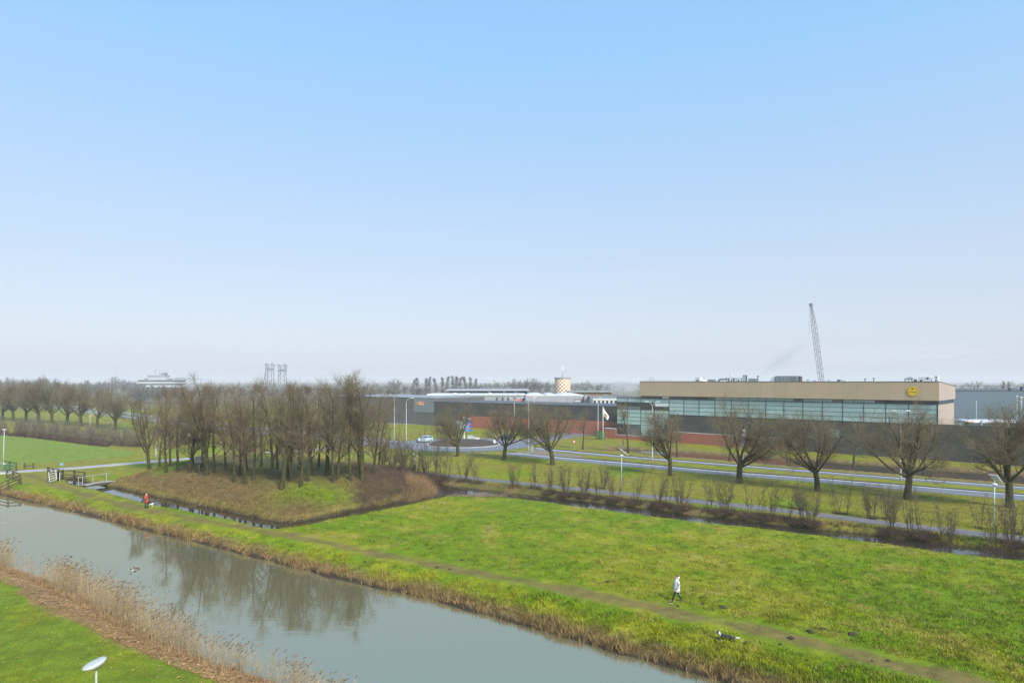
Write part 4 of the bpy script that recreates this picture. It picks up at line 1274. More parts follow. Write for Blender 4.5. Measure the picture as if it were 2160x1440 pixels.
for i in range(len(cols) - 1):
    x0, x1 = cols[i], cols[i + 1]
    for j in range(4):
        mt = G_TEAL if j == 0 else (G_PALE if rng.random() < 0.38 else G_TEAL)
        if i == 2 and j in (1, 2): mt = G_DARK
        if i == 3 and j == 1: mt = BLIND
        if i == 3 and j == 2: mt = G_DARK
        if i in (0, 1) and j == 1: mt = G_DARK
        if i in (0, 1) and j == 2: mt = G_SMOKE
        pane(x0, x1, rows[j + 1], rows[j], mt)
    if x0 < 13:
        for z1, z0, mt in ((6.30, 5.42, G_PALE), (5.42, 4.54, G_TEAL if i > 1 else G_PALE), (4.54, 3.62, G_PALE)):
            pane(x0, x1, z0, z1, mt)
        pane(x0, x1, 1.08, 3.62, (G_DARK, G_SMOKE, G_PALE, G_PALE)[i])
MB().box(0, 6.55, -0.08, 0.28, 9.86, 10.22).build('parapet', SLATE, fac)
MB().box(6.6, LEN + 0.2, 0.0, 0.28, 9.84, 10.5).build('clerestory_frame', MULL, fac)
k = 0
x = 6.7
while x < LEN - 1:
    w = 1.84
    mt = (G_DARK if x < 22 or x > 55 else (G_TEAL if rng.random() < 0.75 else G_SMOKE))
    if x < 20 and k % 5 == 3: mt = BLIND
    MB().box(x, min(x + w - 0.1, LEN - 0.1), -0.035, 0.0, 9.92, 10.42).build('clerestory_pane', mt, fac)
    x += w; k += 1
n = 23
for i in range(n):
    x0 = 6.6 + (LEN + 0.3 - 6.6) * i / n; x1 = 6.6 + (LEN + 0.3 - 6.6) * (i + 1) / n
    MB().box(x0 + 0.006, x1 - 0.006, -0.55, -0.40, 10.50, 13.80).build('cladding_panel', TANS[(i * 7 + i // 3) % 3], fac)
MB().box(6.6, LEN + 0.28, -0.398, 0.3, 10.505, 13.78).build('cladding_frame', DKM, fac)
m = MB()
m.ring([[(x, -0.6, 13.80), (x, -0.6, 13.90), (x, 0.4, 13.90), (x, DEP + 0.3, 12.98), (x, DEP + 0.3, 12.88), (x, 0.4, 13.80)] for x in (6.55, LEN + 0.38)])
m.build('roof_edge', ROOF, fac)
# right-hand end wall
for i in range(6):
    y0, y1 = -0.55 + (DEP + 0.55) * i / 6, -0.55 + (DEP + 0.55) * (i + 1) / 6
    t0, t1 = 13.80 - max(0, y0) * 0.054, 13.80 - y1 * 0.054
    m = MB()
    m.ring([[(x, y0 + 0.01, 10.5), (x, y1 - 0.01, 10.5), (x, y1 - 0.01, t1 - 0.02), (x, y0 + 0.01, t0 - 0.02)] for x in (LEN + 0.302, LEN + 0.36)])
    m.build('end_panel', TAN2, fac)
    MB().box(LEN + 0.10, LEN + 0.16, y0 + 0.6 if i == 0 else y0 + 0.006, y1 - 0.006, 3.0, 9.75).build('end_panel', TAN2, fac)
MB().box(LEN - 0.1, LEN + 0.12, 0.05, DEP, 9.78, 10.48).build('end_clerestory', G_DARK, fac)
s0, s1 = fs(1750), fs(1771)
MB().box(s0, s1, -0.06, 0.0, 3.15, 4.65).build('window', G_PALE, fac)
m = MB()
for i in range(5): m.box(s0 + (s1 - s0) * i / 4 - 0.03, s0 + (s1 - s0) * i / 4 + 0.03, -0.09, -0.03, 3.1, 4.7)
for i in range(4): m.box(s0, s1, -0.088, -0.032, 3.13 + 0.5 * i, 3.18 + 0.5 * i)
m.build('window_bars', MULL, fac)
# octagonal sign
sx, sz = fs(1925, -0.6), 12.10
m = MB()
oc = [(sx + 0.92 * math.cos(a), sz + 0.92 * math.sin(a)) for a in [math.pi / 4 * i for i in range(8)]]
sign = m.prism(oc, -0.64, -0.56).build('emblem_sign', YELLOW, fac)
sign['label'] = 'yellow eight sided company emblem'
m = MB()
for i in range(8):
    a0, a1 = math.pi / 4 * i, math.pi / 4 * (i + 1)
    m.bar((sx + 0.80 * math.cos(a0), -0.645, sz + 0.80 * math.sin(a0)), (sx + 0.80 * math.cos(a1), -0.645, sz + 0.80 * math.sin(a1)), 0.012, 0.045)
m.build('outline', BLACK, sign)
m = MB()
m.prism([(sx - 0.20, sz + 0.34), (sx + 0.20, sz + 0.34), (sx + 0.16, sz + 0.41), (sx + 0.10, sz + 0.44), (sx + 0.07, sz + 0.58), (sx, sz + 0.50), (sx - 0.07, sz + 0.58), (sx - 0.10, sz + 0.44), (sx - 0.16, sz + 0.41)], -0.652, -0.638)
m.build('hat_mark', BLACK, sign)
MT = Matrix.Translation((sx, -0.645, sz - 0.10)) @ Matrix.Rotation(R(90), 4, 'X')
text_mesh('VISSER', 0.30, 'lettering', BLACK, sign, MT, 0.006, 1.22)

# roof plant: each a thing standing on the roof
def rz_(y): return 13.86 - max(0, y - 0.4) * 0.0564
def to_world(s, yl, z): return Vector((AX + 0.7474 * s + 0.6644 * yl, AY - 0.6644 * s + 0.7474 * yl, z))
def roof_thing(name, label, cat, u, yl=2.6):
    s = fs(u, yl)
    return thing(name, label, cat, to_world(s, yl, rz_(yl)), FANG), s
def pxm(du, u, yl=2.6): return fs(u + du / 2, yl) - fs(u - du / 2, yl)
def hpx(v, u, yl=2.6):
    s = fs(u, yl); return CAMH - (v - V0) / F * to_world(s, yl, 0).y - rz_(yl)
def ac_unit(u, du, vtop, label, fans=2, mt=WHITE, yl=2.6, name='air_conditioner', dep=1.1):
    o, s = roof_thing(name, label, 'air conditioner', u, yl)
    w, h = pxm(du, u, yl), hpx(vtop, u, yl)
    MB().box(-w / 2, w / 2, 0, dep, 0.12, h).build('casing', mt, o, bevel=0.02)
    MB().box(-w / 2 + 0.08, w / 2 - 0.08, 0.1, dep - 0.1, -0.05, 0.12).build('base_frame', DKM, o)
    for k in range(fans):
        fw = w / max(1, fans) if fans < 3 else w / 2
        cx_ = -w / 4 if w > h else -w / 4
        cz_ = h * (0.3 + 0.42 * k) if w < 2.2 else h * 0.55
        cx_ = 0 if w < 1.6 else (-w / 2 + w * (k + 0.5) / fans)
        MB().lathe([(min(h, w) * 0.19, -0.02), (min(h, w) * 0.19, 0.03), (0.03, 0.035)], 14, Matrix.Translation((cx_, -0.002, cz_)) @ Matrix.Rotation(R(90), 4, 'X')).build('fan_grille', DKM, o)
    return o
ac_unit(1471, 11, 795.2, 'tall white roof cabinet beside the low cowl on the factory roof', 1)
ac_unit(1537, 8, 796, 'white twin fan cooling unit next to the bent duct', 2)
ac_unit(1548, 9, 796, 'white twin fan cooling unit between two others under the vent cap', 2)
ac_unit(1558, 9, 796, 'white cabinet unit with one dark vent on the factory roof', 1)
ac_unit(1950, 27, 794.5, 'wide white roof unit with two dark grilles near the roof corner', 2)
ac_unit(1975, 8, 791.5, 'tall narrow white roof unit at the roof corner', 2)
o, s = roof_thing('roof_cowl', 'low white rounded cowl on the factory roof', 'vent', 1484)
MB().lathe([(0.85, 0), (0.85, 0.2), (0.6, 0.42), (0.1, 0.5)], 12).build('cowl', WHITE, o, smooth=True)
o, s = roof_thing('roof_box', 'small grey green roof box with panelled front', 'vent', 1499.5)
w, h = pxm(13, 1499), hpx(800, 1499)
MB().box(-w / 2, w / 2, 0, 1, 0, h).build('casing', SLATE, o, bevel=0.02); MB().box(-w / 2 + 0.1, w / 2 - 0.1, -0.03, 0.0, 0.1, h - 0.1).build('panel', GREYM, o)
o, s = roof_thing('bent_duct', 'dark bent ventilation duct rising from the factory roof', 'duct', 1523)
MB().tube([(-1.0, 0.5, 0), (-1.0, 0.5, 0.35), (-0.7, 0.5, 0.6), (0.3, 0.5, 0.62), (1.1, 0.5, 0.75)], 0.22, 10).build('duct', GREYM, o, smooth=True); MB().box(0.9, 1.3, 0.2, 0.8, 0, 0.95).build('inlet', DKM, o)
o, s = roof_thing('vent_cap', 'small white vent cap above the cooling units', 'vent', 1543, 3.9)
h = hpx(790.5, 1543, 3.9); MB().tube([(0, 0, 0), (0, 0, h - 0.25)], 0.14, 8).build('pipe', GREYM, o); MB().lathe([(0.24, h - 0.3), (0.26, h - 0.1), (0.1, h)], 10).build('cap', WHITE, o)
o, s = roof_thing('roof_hatch', 'narrow upright glazed roof frame with dark edges', 'roof hatch', 1570.5)
w, h = pxm(7, 1570), hpx(791, 1570); MB().box(-w / 2, w / 2, 0, 0.5, 0, h).build('frame', DKM, o); MB().box(-w / 2 + 0.1, w / 2 - 0.1, -0.02, 0, 0.15, h - 0.12).build('pane', G_PALE, o)
o, s = roof_thing('roof_box', 'long grey roof box with slim mast at its end', 'vent', 1587)
w, h = pxm(17, 1586), hpx(798, 1586); MB().box(-w / 2, w / 2, 0, 1.2, 0, h).build('casing', GREYM, o, bevel=0.02); MB().tube([(w / 2 + 0.15, 0.4, 0), (w / 2 + 0.15, 0.4, h + 0.5)], 0.06, 6).build('mast', DKM, o); MB().lathe([(0.16, h + 0.3), (0.2, h + 0.45), (0.05, h + 0.6)], 8, Matrix.Translation((w / 2 + 0.15, 0.4, 0))).build('mast_head', DKM, o)
o, s = roof_thing('roof_duct', 'large long silver ventilation duct with curved end on roof', 'duct', 1655)
w, h = pxm(48, 1658), hpx(792.5, 1655)
MB().box(-w * 0.42, w * 0.58, 0, 1.6, 0.18, h).build('duct_body', GREYM, o, bevel=0.03)
pr = [(-w * 0.42, 0.1), (-w * 0.42, h - 0.12)] + [(-w * 0.42 - (w * 0.24) * math.sin(a), 0.1 + (h - 0.25) * math.cos(a)) for a in [R(10 * i) for i in range(1, 10)]]
MB().prism(pr, 0.1, 1.5).build('curved_end', WHITE, o)
MB().box(w * 0.25, w * 0.55, -0.05, 0.0, 0.15, h * 0.72).build('service_panel', SLATE, o); MB().box(w * 0.582, w * 0.66, 0.1, 1.5, 0.1, h - 0.1).build('outlet_hood', DKM, o)
m = MB()
for i in range(6): m.box(-w * 0.4 + i * w * 0.17, -w * 0.4 + i * w * 0.17 + 0.04, -0.03, 0.0, 0.2, h)
m.build('seams', DKM, o)
for u, vt, lb in ((1704, 800, 'low white roof vent left of the crane foot'), (1718.5, 801.5, 'lowest white roof vent beside the crane foot'), (1748, 801, 'small white roof vent right of the crane foot')):
    o, s = roof_thing('roof_vent', lb, 'vent', u); h = hpx(vt, u)
    MB().box(-0.22, 0.22, 0, 0.4, 0, h * 0.75).build('base', WHITE, o); MB().lathe([(0.24, h * 0.76), (0.27, h * 0.9), (0.15, h)], 10, Matrix.Translation((0, 0.2, 0))).build('cap', GREYM, o)
o, s = roof_thing('roof_box', 'dark and pale pair of low roof boxes', 'vent', 1775)
w = pxm(19, 1775); MB().box(-w / 2, -w * 0.15, 0, 1, 0, hpx(800, 1775)).build('dark_box', SLATE, o); MB().box(-w * 0.147, w / 2, 0, 0.9, 0, hpx(801.3, 1775)).build('pale_box', WHITE, o)
for u, vt, lb in ((1825, 798, 'short flue pipe with round cap on the factory roof'), (1843, 797, 'taller flue pipe with flat cap on the factory roof')):
    o, s = roof_thing('flue_pipe', lb, 'flue', u); h = hpx(vt, u)
    MB().tube([(0, 0, 0), (0, 0, h - 0.15)], 0.10, 8).build('pipe', GREYM, o); MB().lathe([(0.17, h - 0.16), (0.17, h)], 8).build('cap', DKM, o)
o, s = roof_thing('cooling_frame', 'white rooftop cooler raised on a dark steel frame', 'cooler', 1919)
w, h = pxm(22, 1919), hpx(795, 1919)
m = MB()
for xx in (-w / 2, -w / 6, w / 6, w / 2):
    for yy in (0, 0.9): m.bar((xx, yy, 0), (xx, yy, h * 0.75), 0.07)
m.bar((-w / 2, 0, h * 0.74), (w / 2, 0, h * 0.74), 0.07)
m.build('frame', DKM, o); MB().box(-w / 3, w / 3, 0.0, 0.9, h * 0.45, h * 0.92).build('casing', WHITE, o, bevel=0.02); MB().box(w * 0.36, w * 0.62, 0, 0.9, 0.1, h * 0.5).build('motor_box', DKM, o); MB().lathe([(0.3, h * 0.92), (0.34, h * 1.0), (0.2, h * 1.04)], 10, Matrix.Translation((0, 0.45, 0))).build('fan_ring', GREYM, o)
o, s = roof_thing('roof_railing', 'thin railing with caged ladder top at the roof edge', 'railing', 1375, 1.2)
m = MB()
for i in range(13): m.bar((-2.4 + i * 0.62, 0, 0), (-2.4 + i * 0.62, 0, 0.42), 0.03)
m.bar((-2.4, 0, 0.42), (5.0, 0, 0.42), 0.03); m.build('rail', GREYM, o)
m = MB()
for i in range(5): m.bar((-0.6 + i * 0.3, -0.1, 0), (-0.6 + i * 0.3, -0.1, 1.05), 0.03)
m.bar((-0.6, -0.1, 1.05), (0.6, -0.1, 1.05), 0.03); m.build('ladder_cage', GREYM, o)

# --- retaining wall of the loading yard, on from the factory
yw = thing('yard_wall', 'long dark charcoal retaining wall beyond the factory corner', 'wall', (AX, AY, 0), FANG)
m = MB()
xs = LEN + 0.02
i = 0
while xs < 112:
    MB().box(xs, xs + 5.98, -0.01, 0.4, -0.4, 6.28).build('wall_panel', DARKW, yw); xs += 6.0; i += 1
MB().box(LEN + 0.02, 112, -0.05, 0.45, 6.284, 6.36).build('wall_coping', DKM, yw)
tag(MB().box(LEN - 0.2, 130, 0.42, 60, 2.5, 3.0).build('loading_yard', CYCLE, None), kind='structure')
bpy.data.objects['loading_yard'].location = (AX, AY, 0); bpy.data.objects['loading_yard'].rotation_euler = (0, 0, FANG)

# --- curved brick wall between the two buildings
cw = thing('curved_wall', 'curved red brick garden wall with rusty coping beside the glass corner', 'wall', (0, 0, 0))
pts = [gp(1204, 908), gp(1222, 911), gp(1245, 913.5), gp(1270, 914.5), gp(1290, 914.0), gp(1301, 911.5)]
P = smooth_line(np.array([p[:2] for p in pts]), 26)
tops = np.interp(np.arange(26), [0, 12, 25], [2.0, 2.4, 2.5])
m, m2 = MB(), MB()
for i in range(25):
    a, b = P[i], P[i + 1]
    d_ = (b - a) / np.linalg.norm(b - a); nn = np.array((-d_[1], d_[0])) * 0.15
    m.ring([[(q[0] - nn[0], q[1] - nn[1], -0.3), (q[0] + nn[0], q[1] + nn[1], -0.3), (q[0] + nn[0], q[1] + nn[1], t), (q[0] - nn[0], q[1] - nn[1], t)] for q, t in ((a, tops[i]), (b, tops[i + 1]))])
    m2.ring([[(q[0] - nn[0] * 1.5, q[1] - nn[1] * 1.5, t + .003), (q[0] + nn[0] * 1.5, q[1] + nn[1] * 1.5, t + .003), (q[0] + nn[0] * 1.5, q[1] + nn[1] * 1.5, t + 0.14), (q[0] - nn[0] * 1.5, q[1] - nn[1] * 1.5, t + 0.14)] for q, t in ((a, tops[i]), (b, tops[i + 1]))])
m.build('brickwork', BRICK, cw); m2.build('coping', COPPER, cw)

# --- charcoal hall with brick foot, left of the factory
WX, WY = -24.4, 208.0
WANG = math.atan2(169.5 - 208.0, 26.9 + 24.4)
hall = thing('charcoal_hall', 'long charcoal hall with red brick foot beside the glass corner', 'building', (WX, WY, 0), WANG)
MB().box(0, 65.5, 0, 18, 3.55, 7.4).build('charcoal_wall', DARKW, hall)
MB().box(12, 65.4, -0.3, 0.0, -0.4, 3.5).build('brick_foot', BRICK, hall)
MB().box(0, 65.5, 0.02, 17, -0.4, 3.54).build('recess_wall', DARKW, hall)
MB().box(-0.1, 65.6, -0.06, 18.1, 7.404, 7.55).build('roof_edge', DKM, hall)
gh = thing('slate_hall', 'slate grey hall with small orange sign beside the charcoal hall', 'building', (WX, WY, 0), WANG)
MB().box(-52, -0.05, 0.1, 25, -0.4, 8.55).build('wall', mat('grey_green_render', (0.10, 0.105, 0.095), 0.9, (0.13, 0.13, 0.12), 0.3), gh)
for i in range(4):
    MB().box(-9.0 + 2.25 * i, -9.0 + 2.25 * i + 2.22, 0.0, 0.1, 4.0, 8.5).build('slate_panel', SLATE, gh)
MB().box(-52.1, 0.0, -0.05, 25.1, 8.554, 8.75).build('roof_edge', GREYM, gh)
def hs(u, X0, Y0, ang):
    k_ = (u - U0) / F; c_, s_ = math.cos(ang), math.sin(ang)
    return (k_ * Y0 - X0) / (c_ - k_ * s_)
a, b = hs(882.5, WX, WY, WANG), hs(894, WX, WY, WANG)
MB().box(a, b, -0.10, 0.0, 6.25, 7.4).build('orange_sign', mat('orange_sign_face', (0.62, 0.27, 0.07), 0.5), gh)
sg = MB(); sg.box(a + 0.25, a + 1.15, -0.115, -0.098, 7.0, 7.25).box(a + 0.5, b - 0.3, -0.115, -0.098, 6.42, 6.62); sg.build('sign_bars', WHITE, gh)
MB().box(hs(876, WX, WY, WANG), hs(880.5, WX, WY, WANG), -0.10, 0.0, 6.3, 7.3).build('orange_mark', mat('orange_mark_face', (0.45, 0.24, 0.10), 0.5), gh)
# --- sheds behind
def block(o, name, u0, u1, v0, Y, dep, mt, z0=0.0, ov=0.0):
    a, b = at(u0, v0, Y), at(u1, v0, Y)
    return MB().box(a.x - o.location.x - ov, b.x - o.location.x + ov, Y - o.location.y - ov, Y - o.location.y + dep + ov, z0, a.z - o.location.z).build(name, mt, o)
def bthing(name, label, u, Y, cat='building'):
    p = at(u, 0, Y); p.z = 0
    return thing(name, label, cat, p)
o = bthing('flat_roofed_hall', 'low dark glazed hall under a thin flat overhanging roof', 1028, 262)
block(o, 'wall', 946, 1010, 824.5, 262, 24, GREYW); block(o, 'glazed_wall', 1010.3, 1112, 824.6, 261.8, 24, mat('dark_teal_glazing', (0.06, 0.085, 0.095), 0.3), 0)
zr = at(1000, 821.5, 262).z
a, b = at(940, 821.5, 262), at(1116, 821.5, 262)
MB().box(a.x - o.location.x, b.x - o.location.x, -2.2, 27, zr - 0.45, zr).build('roof', mat('pale_grey_roof', (0.36, 0.37, 0.38), 0.7), o)
for i, u in enumerate((1032, 1064, 1088)):
    q = at(u, 829, 261.4); MB().box(q.x - o.location.x - 0.6, q.x - o.location.x + 0.6, -0.62, -0.3, q.z, q.z + 1.2).build('white_panel', WHITE, o)
o = bthing('grey_shed', 'long pale grey shed with white roof line behind the charcoal hall', 1000, 240)
block(o, 'wall', 902, 1108, 833.5, 240, 18, GREYW)
a, b = at(902, 833.5, 240), at(1108, 832.2, 240); MB().box(a.x - o.location.x - 0.2, b.x - o.location.x, -0.2, 18.2, a.z + 0.004, b.z + 0.25).build('roof', WHITE, o)
for u in (1048, 1060, 1072, 1085):
    q = at(u, 842, 239.8); MB().box(q.x - o.location.x - 0.35, q.x - o.location.x + 0.35, -0.05, 0.0, q.z - 1.0, q.z + 0.7).build('vertical_slot', DKM, o)
q = at(1093, 845.5, 239.7); MB().box(q.x - o.location.x - 1.6, q.x - o.location.x + 1.6, -0.08, -0.0, q.z - 0.4, q.z + 0.6).build('red_white_board', mat('pink_board', (0.55, 0.2, 0.2), 0.6), o)
for i, (u, lb) in enumerate(((960, 'white roof cowl at the left end of the grey shed roof'), (986, 'white roof cowl midway along the grey shed roof'), (1034, 'white twin roof cowl under the glazed hall'))):
    q = at(u, 833, 243); c_ = thing('roof_cowl', lb, 'vent', q)
    MB().lathe([(0.9, -0.4), (0.9, 0.5), (0.5, 0.8), (0.1, 0.85)], 10).build('cowl', WHITE, c_, smooth=True); MB().box(1.0, 1.9, -0.4, 0.4, -0.4, 0.6).build('box', GREYM, c_)
o = bthing('vaulted_shed', 'pale grey shed with white vaulted roof at the checkered tower', 1170, 228)
block(o, 'wall', 1108.5, 1233, 834.5, 228, 22, mat('lavender_grey_cladding', (0.30, 0.305, 0.325), 0.7, (0.33, 0.335, 0.35), 0.1))
for u0, u1 in ((1110, 1150), (1150.3, 1176), (1176.3, 1233)):
    a, b = at(u0, 834.5, 228), at(u1, 834.5, 228); w = b.x - a.x; zt = a.z
    m = MB(); m.prism([(a.x - o.location.x + w * t, zt + 0.004 + 0.75 * math.sin(math.pi * min(1, max(0, t))) ** 0.6) for t in np.linspace(0, 1, 12)] + [(b.x - o.location.x, zt - 0.1), (a.x - o.location.x, zt - 0.1)], 0.05, 21.5); m.build('roof_vault', WHITE, o)
a, b = at(1211, 849, 227.9), at(1226, 842, 227.9)
MB().box(a.x - o.location.x, b.x - o.location.x, -0.12, -0.0, a.z, b.z).build('name_board', BLACK, o)
m = MB(); w = b.x - a.x
for i, (t, ww) in enumerate(((0.08, .14), (0.30, .12), (0.46, .16), (0.66, .10), (0.80, .14))):
    m.box(a.x - o.location.x + w * t, a.x - o.location.x + w * (t + ww), -0.135, -0.118, a.z + 0.22, b.z - 0.22)
m.build('board_letters', WHITE, o)
PINK = mat('pink_boards', (0.50, 0.36, 0.34), 0.8, (0.57, 0.43, 0.41), 1.0)
for u0, u1, vb, Y, lb in ((1233.5, 1244.5, 851, 226, 'tall narrow pink gabled stair tower beside the vaulted shed'), (1274, 1285, 842, 236, 'small pink gabled dormer above the white windowed block')):
    o = bthing('gabled_tower', lb, (u0 + u1) / 2, Y)
    a, b = at(u0, 837, Y), at(u1, 833, Y); w = b.x - a.x
    MB().prism([(-w / 2, 0), (w / 2, 0), (w / 2, a.z), (0, b.z), (-w / 2, a.z)], 0, 5).build('gable_wall', PINK, o)
    MB().prism([(-w / 2 - 0.2, a.z - 0.05), (0, b.z + 0.05), (w / 2 + 0.2, a.z - 0.05), (w / 2 + 0.2, a.z + 0.15), (0, b.z + 0.3), (-w / 2 - 0.2, a.z + 0.15)], -0.2, 5.2).build('roof', GREYM, o)
o = bthing('white_windowed_block', 'low dark block fronted by white framed windows', 1272, 218)
block(o, 'wall', 1245, 1303, 836.5, 218, 12, SLATE); 
a = at(1250, 856, 217.6); b = at(1303, 841, 217.6)
MB().box(a.x - o.location.x, b.x - o.location.x, -0.5, -0.3, b.z - 0.15, b.z + 0.15).build('white_fascia', WHITE, o)
for i in range(6):
    x0 = a.x + (b.x - a.x) * i / 6 - o.location.x; x1 = a.x + (b.x - a.x) * (i + 1) / 6 - o.location.x
    wnd = MB().box(x0 + 0.05, x1 - 0.05, -0.4, -0.2, a.z - 1, b.z - 0.2).build('window', WHITE, o)
    MB().box(x0 + 0.3, x1 - 0.3, -0.43, -0.4, a.z + 0.55, b.z - 0.5).build('pane', G_DARK, wnd)
o = bthing('copper_roofed_hall', 'far hall with reddish brown walls and flat pale roof', 1247, 300)
block(o, 'wall', 1203, 1290, 827, 300, 20, mat('red_brown_cladding', (0.24, 0.13, 0.10), 0.8, (0.30, 0.17, 0.085), 0.2))
a, b = at(1200, 825.4, 300), at(1293, 825.4, 300); MB().box(a.x - o.location.x, b.x - o.location.x, -1, 21, at(1200, 827, 300).z + .004, a.z).build('roof', GREYM, o)
# checkered tower
CH = bpy.data.materials.new('orange_white_checks'); CH.use_nodes = True
_nt = CH.node_tree; _b = _nt.nodes['Principled BSDF']; _b.inputs['Roughness'].default_value = 0.6
_uv = _nt.nodes.new('ShaderNodeUVMap'); _ck = _nt.nodes.new('ShaderNodeTexChecker')
_ck.inputs['Color1'].default_value = (0.50, 0.24, 0.03, 1); _ck.inputs['Color2'].default_value = (0.78, 0.77, 0.74, 1); _ck.inputs['Scale'].default_value = 1.0
_nt.links.new(_uv.outputs[0], _ck.inputs['Vector']); _nt.links.new(_ck.outputs['Color'], _b.inputs['Base Color'])
TY = 330.0
p = at(1187, 0, TY); p.z = 0
tw = thing('checkered_tower', 'round orange and white checkered tower with antenna mast', 'tower', p)
rad, hgt = 33.5 / 2 / F * TY, at(0, 797.5, TY).z
me = bpy.data.meshes.new('shaft'); N_, M_ = 24, 17
vsx = [(rad * math.cos(2 * math.pi * i / N_), rad * math.sin(2 * math.pi * i / N_), hgt * j / M_) for j in range(M_ + 1) for i in range(N_)]
fsx = [(j * N_ + i, j * N_ + (i + 1) % N_, (j + 1) * N_ + (i + 1) % N_, (j + 1) * N_ + i) for j in range(M_) for i in range(N_)]
me.from_pydata(vsx, [], fsx)
uvl = me.uv_layers.new(name='UVMap')
for pl in me.polygons:
    j, i = divmod(pl.index, N_)
    for li, (a_, b_) in zip(pl.loop_indices, ((0, 0), (1, 0), (1, 1), (0, 1))): uvl.data[li].uv = (i + 0.02 + 0.96 * a_, j + 0.02 + 0.96 * b_)
link('shaft', me, CH, tw)
MB().lathe([(rad * 0.2, hgt - 0.3), (rad + 0.22, hgt - 0.25), (rad + 0.25, hgt + 0.35), (rad * 0.1, hgt + 0.36)], 24).build('cap', GREYM, tw)
m = MB(); zt = at(0, 771, TY).z
m.tube([(0, 0, hgt), (0, 0, zt - 2.2)], 0.12, 6); m.tube([(1.0, 0, hgt + .3), (0, 0, hgt + 1.9)], 0.06, 5); m.tube([(-1.0, 0, hgt + .3), (0, 0, hgt + 1.9)], 0.06, 5); m.build('mast', GREYM, tw)
for dx in (-0.35, 0.35): MB().box(dx - 0.16, dx + 0.16, -0.15, 0.15, zt - 2.6, zt).build('antenna_panel', WHITE, tw)
m = MB()
for k in range(14):
    a = 2 * math.pi * k / 14; m.bar((rad * math.cos(a), rad * math.sin(a), hgt + .3), (rad * math.cos(a), rad * math.sin(a), hgt + 1.2), 0.06)
m.build('railing', GREYM, tw)
# white office slab far left
OY = 470.0
OFFW = mat('office_white', (0.50, 0.52, 0.54), 0.6, (0.42, 0.44, 0.46), 0.2)
o = bthing('white_office', 'white banded office block with rooftop antennas above the trees', 328, OY)
ox = o.location.x
def oz(v): return at(0, v, OY).z
def oxx(u): return at(u, 0, OY).x - ox
MB().box(oxx(290), oxx(368), 0.3, 16, 0, oz(797)).build('glazed_core', G_SMOKE, o)
MB().box(oxx(288.5), oxx(369), 0, 16.3, oz(801.5), oz(796)).build('parapet_band', OFFW, o)
MB().box(oxx(288.8), oxx(369), -0.02, 16.3, oz(809), oz(805)).build('floor_band', OFFW, o)
MB().box(oxx(308), oxx(369), -0.02, 16.3, oz(817), oz(812)).build('floor_band', OFFW, o)
MB().box(oxx(305), oxx(312.5), -0.12, 0.0, oz(800), oz(798)).build('blue_board', mat('blue_grey_board', (0.10, 0.17, 0.24), 0.6), o)
MB().box(oxx(351), oxx(364.5), -0.12, 0.0, oz(800.5), oz(798.3)).build('grey_board', mat('grey_board', (0.2, 0.2, 0.2), 0.6), o)
MB().box(oxx(306), oxx(343), 3, 10, oz(796) + .01, oz(791)).build('plant_room', GREYW, o)
MB().box(oxx(334), oxx(340), 3, 9, oz(791) + .01, oz(786)).build('lift_house', GREYM, o)
for u, vt in ((319, 778.5), (328.5, 779.5), (337, 780), (342.5, 778.5)):
    a_ = MB().tube([(oxx(u), 5, oz(792)), (oxx(u), 5, oz(vt + 4))], 0.16, 6).build('antenna_mast', GREYM, o)
    MB().box(oxx(u) - 0.4, oxx(u) + 0.4, 4.7, 5.3, oz(vt + 6), oz(vt)).build('antenna_panel', OFFW, a_)
# lift bridge towers
HAZEM = mat('bridge_steel', (0.20, 0.23, 0.24), 0.6)
for u0, u1, vt, flip, lb in ((557, 575, 769, 1, 'left steel lattice tower of the far lift bridge'), (585, 603, 771, -1, 'right steel lattice tower of the far lift bridge')):
    BY = 950.0
    o = bthing('lift_bridge_tower', lb, (u0 + u1) / 2, BY, 'bridge tower')
    w = (u1 - u0) / F * BY / 2; zt = at(0, vt, BY).z; D = 8
    posts = [(-w * 0.62, 0), (w * 0.8, 0), (-w * 0.62, D), (w * 0.8, D)] if flip > 0 else [(-w * 0.8, 0), (w * 0.62, 0), (-w * 0.8, D), (w * 0.62, D)]
    for px_, py_ in posts: MB().bar((px_, py_, 0), (px_, py_, zt), 0.9).build('column', HAZEM, o)
    MB().bar(((-1 if flip > 0 else 1) * w * 1.5, 2, 0), (posts[0 if flip > 0 else 1][0], 2, zt - 3), 0.8).build('raking_leg', HAZEM, o)
    m = MB(); nb = 5
    for i in range(nb):
        z0, z1 = zt * i / nb, zt * (i + 1) / nb
        m.bar((posts[0][0], 0, z0), (posts[1][0], 0, z1), 0.4); m.bar((posts[1][0], 0, z0), (posts[0][0], 0, z1), 0.4); m.bar((posts[0][0], 0, z1), (posts[1][0], 0, z1), 0.5)
    m.build('cross_bracing', HAZEM, o)
    MB().box(posts[0][0], posts[1][0], 0.5, D, zt - 8.0, zt - 5.0).build('counterweight', HAZEM, o)
    MB().box(-w * 1.15, w * 1.15, -0.5, D + .5, zt - 0.2, zt + 0.6).build('head_beam', HAZEM, o)
    for sx_ in (posts[0][0], posts[1][0]): MB().lathe([(1.5, -0.4), (1.5, 0.4)], 12, Matrix.Translation((sx_, 2, zt + 1.4)) @ Matrix.Rotation(R(90), 4, 'X')).build('sheave', HAZEM, o)
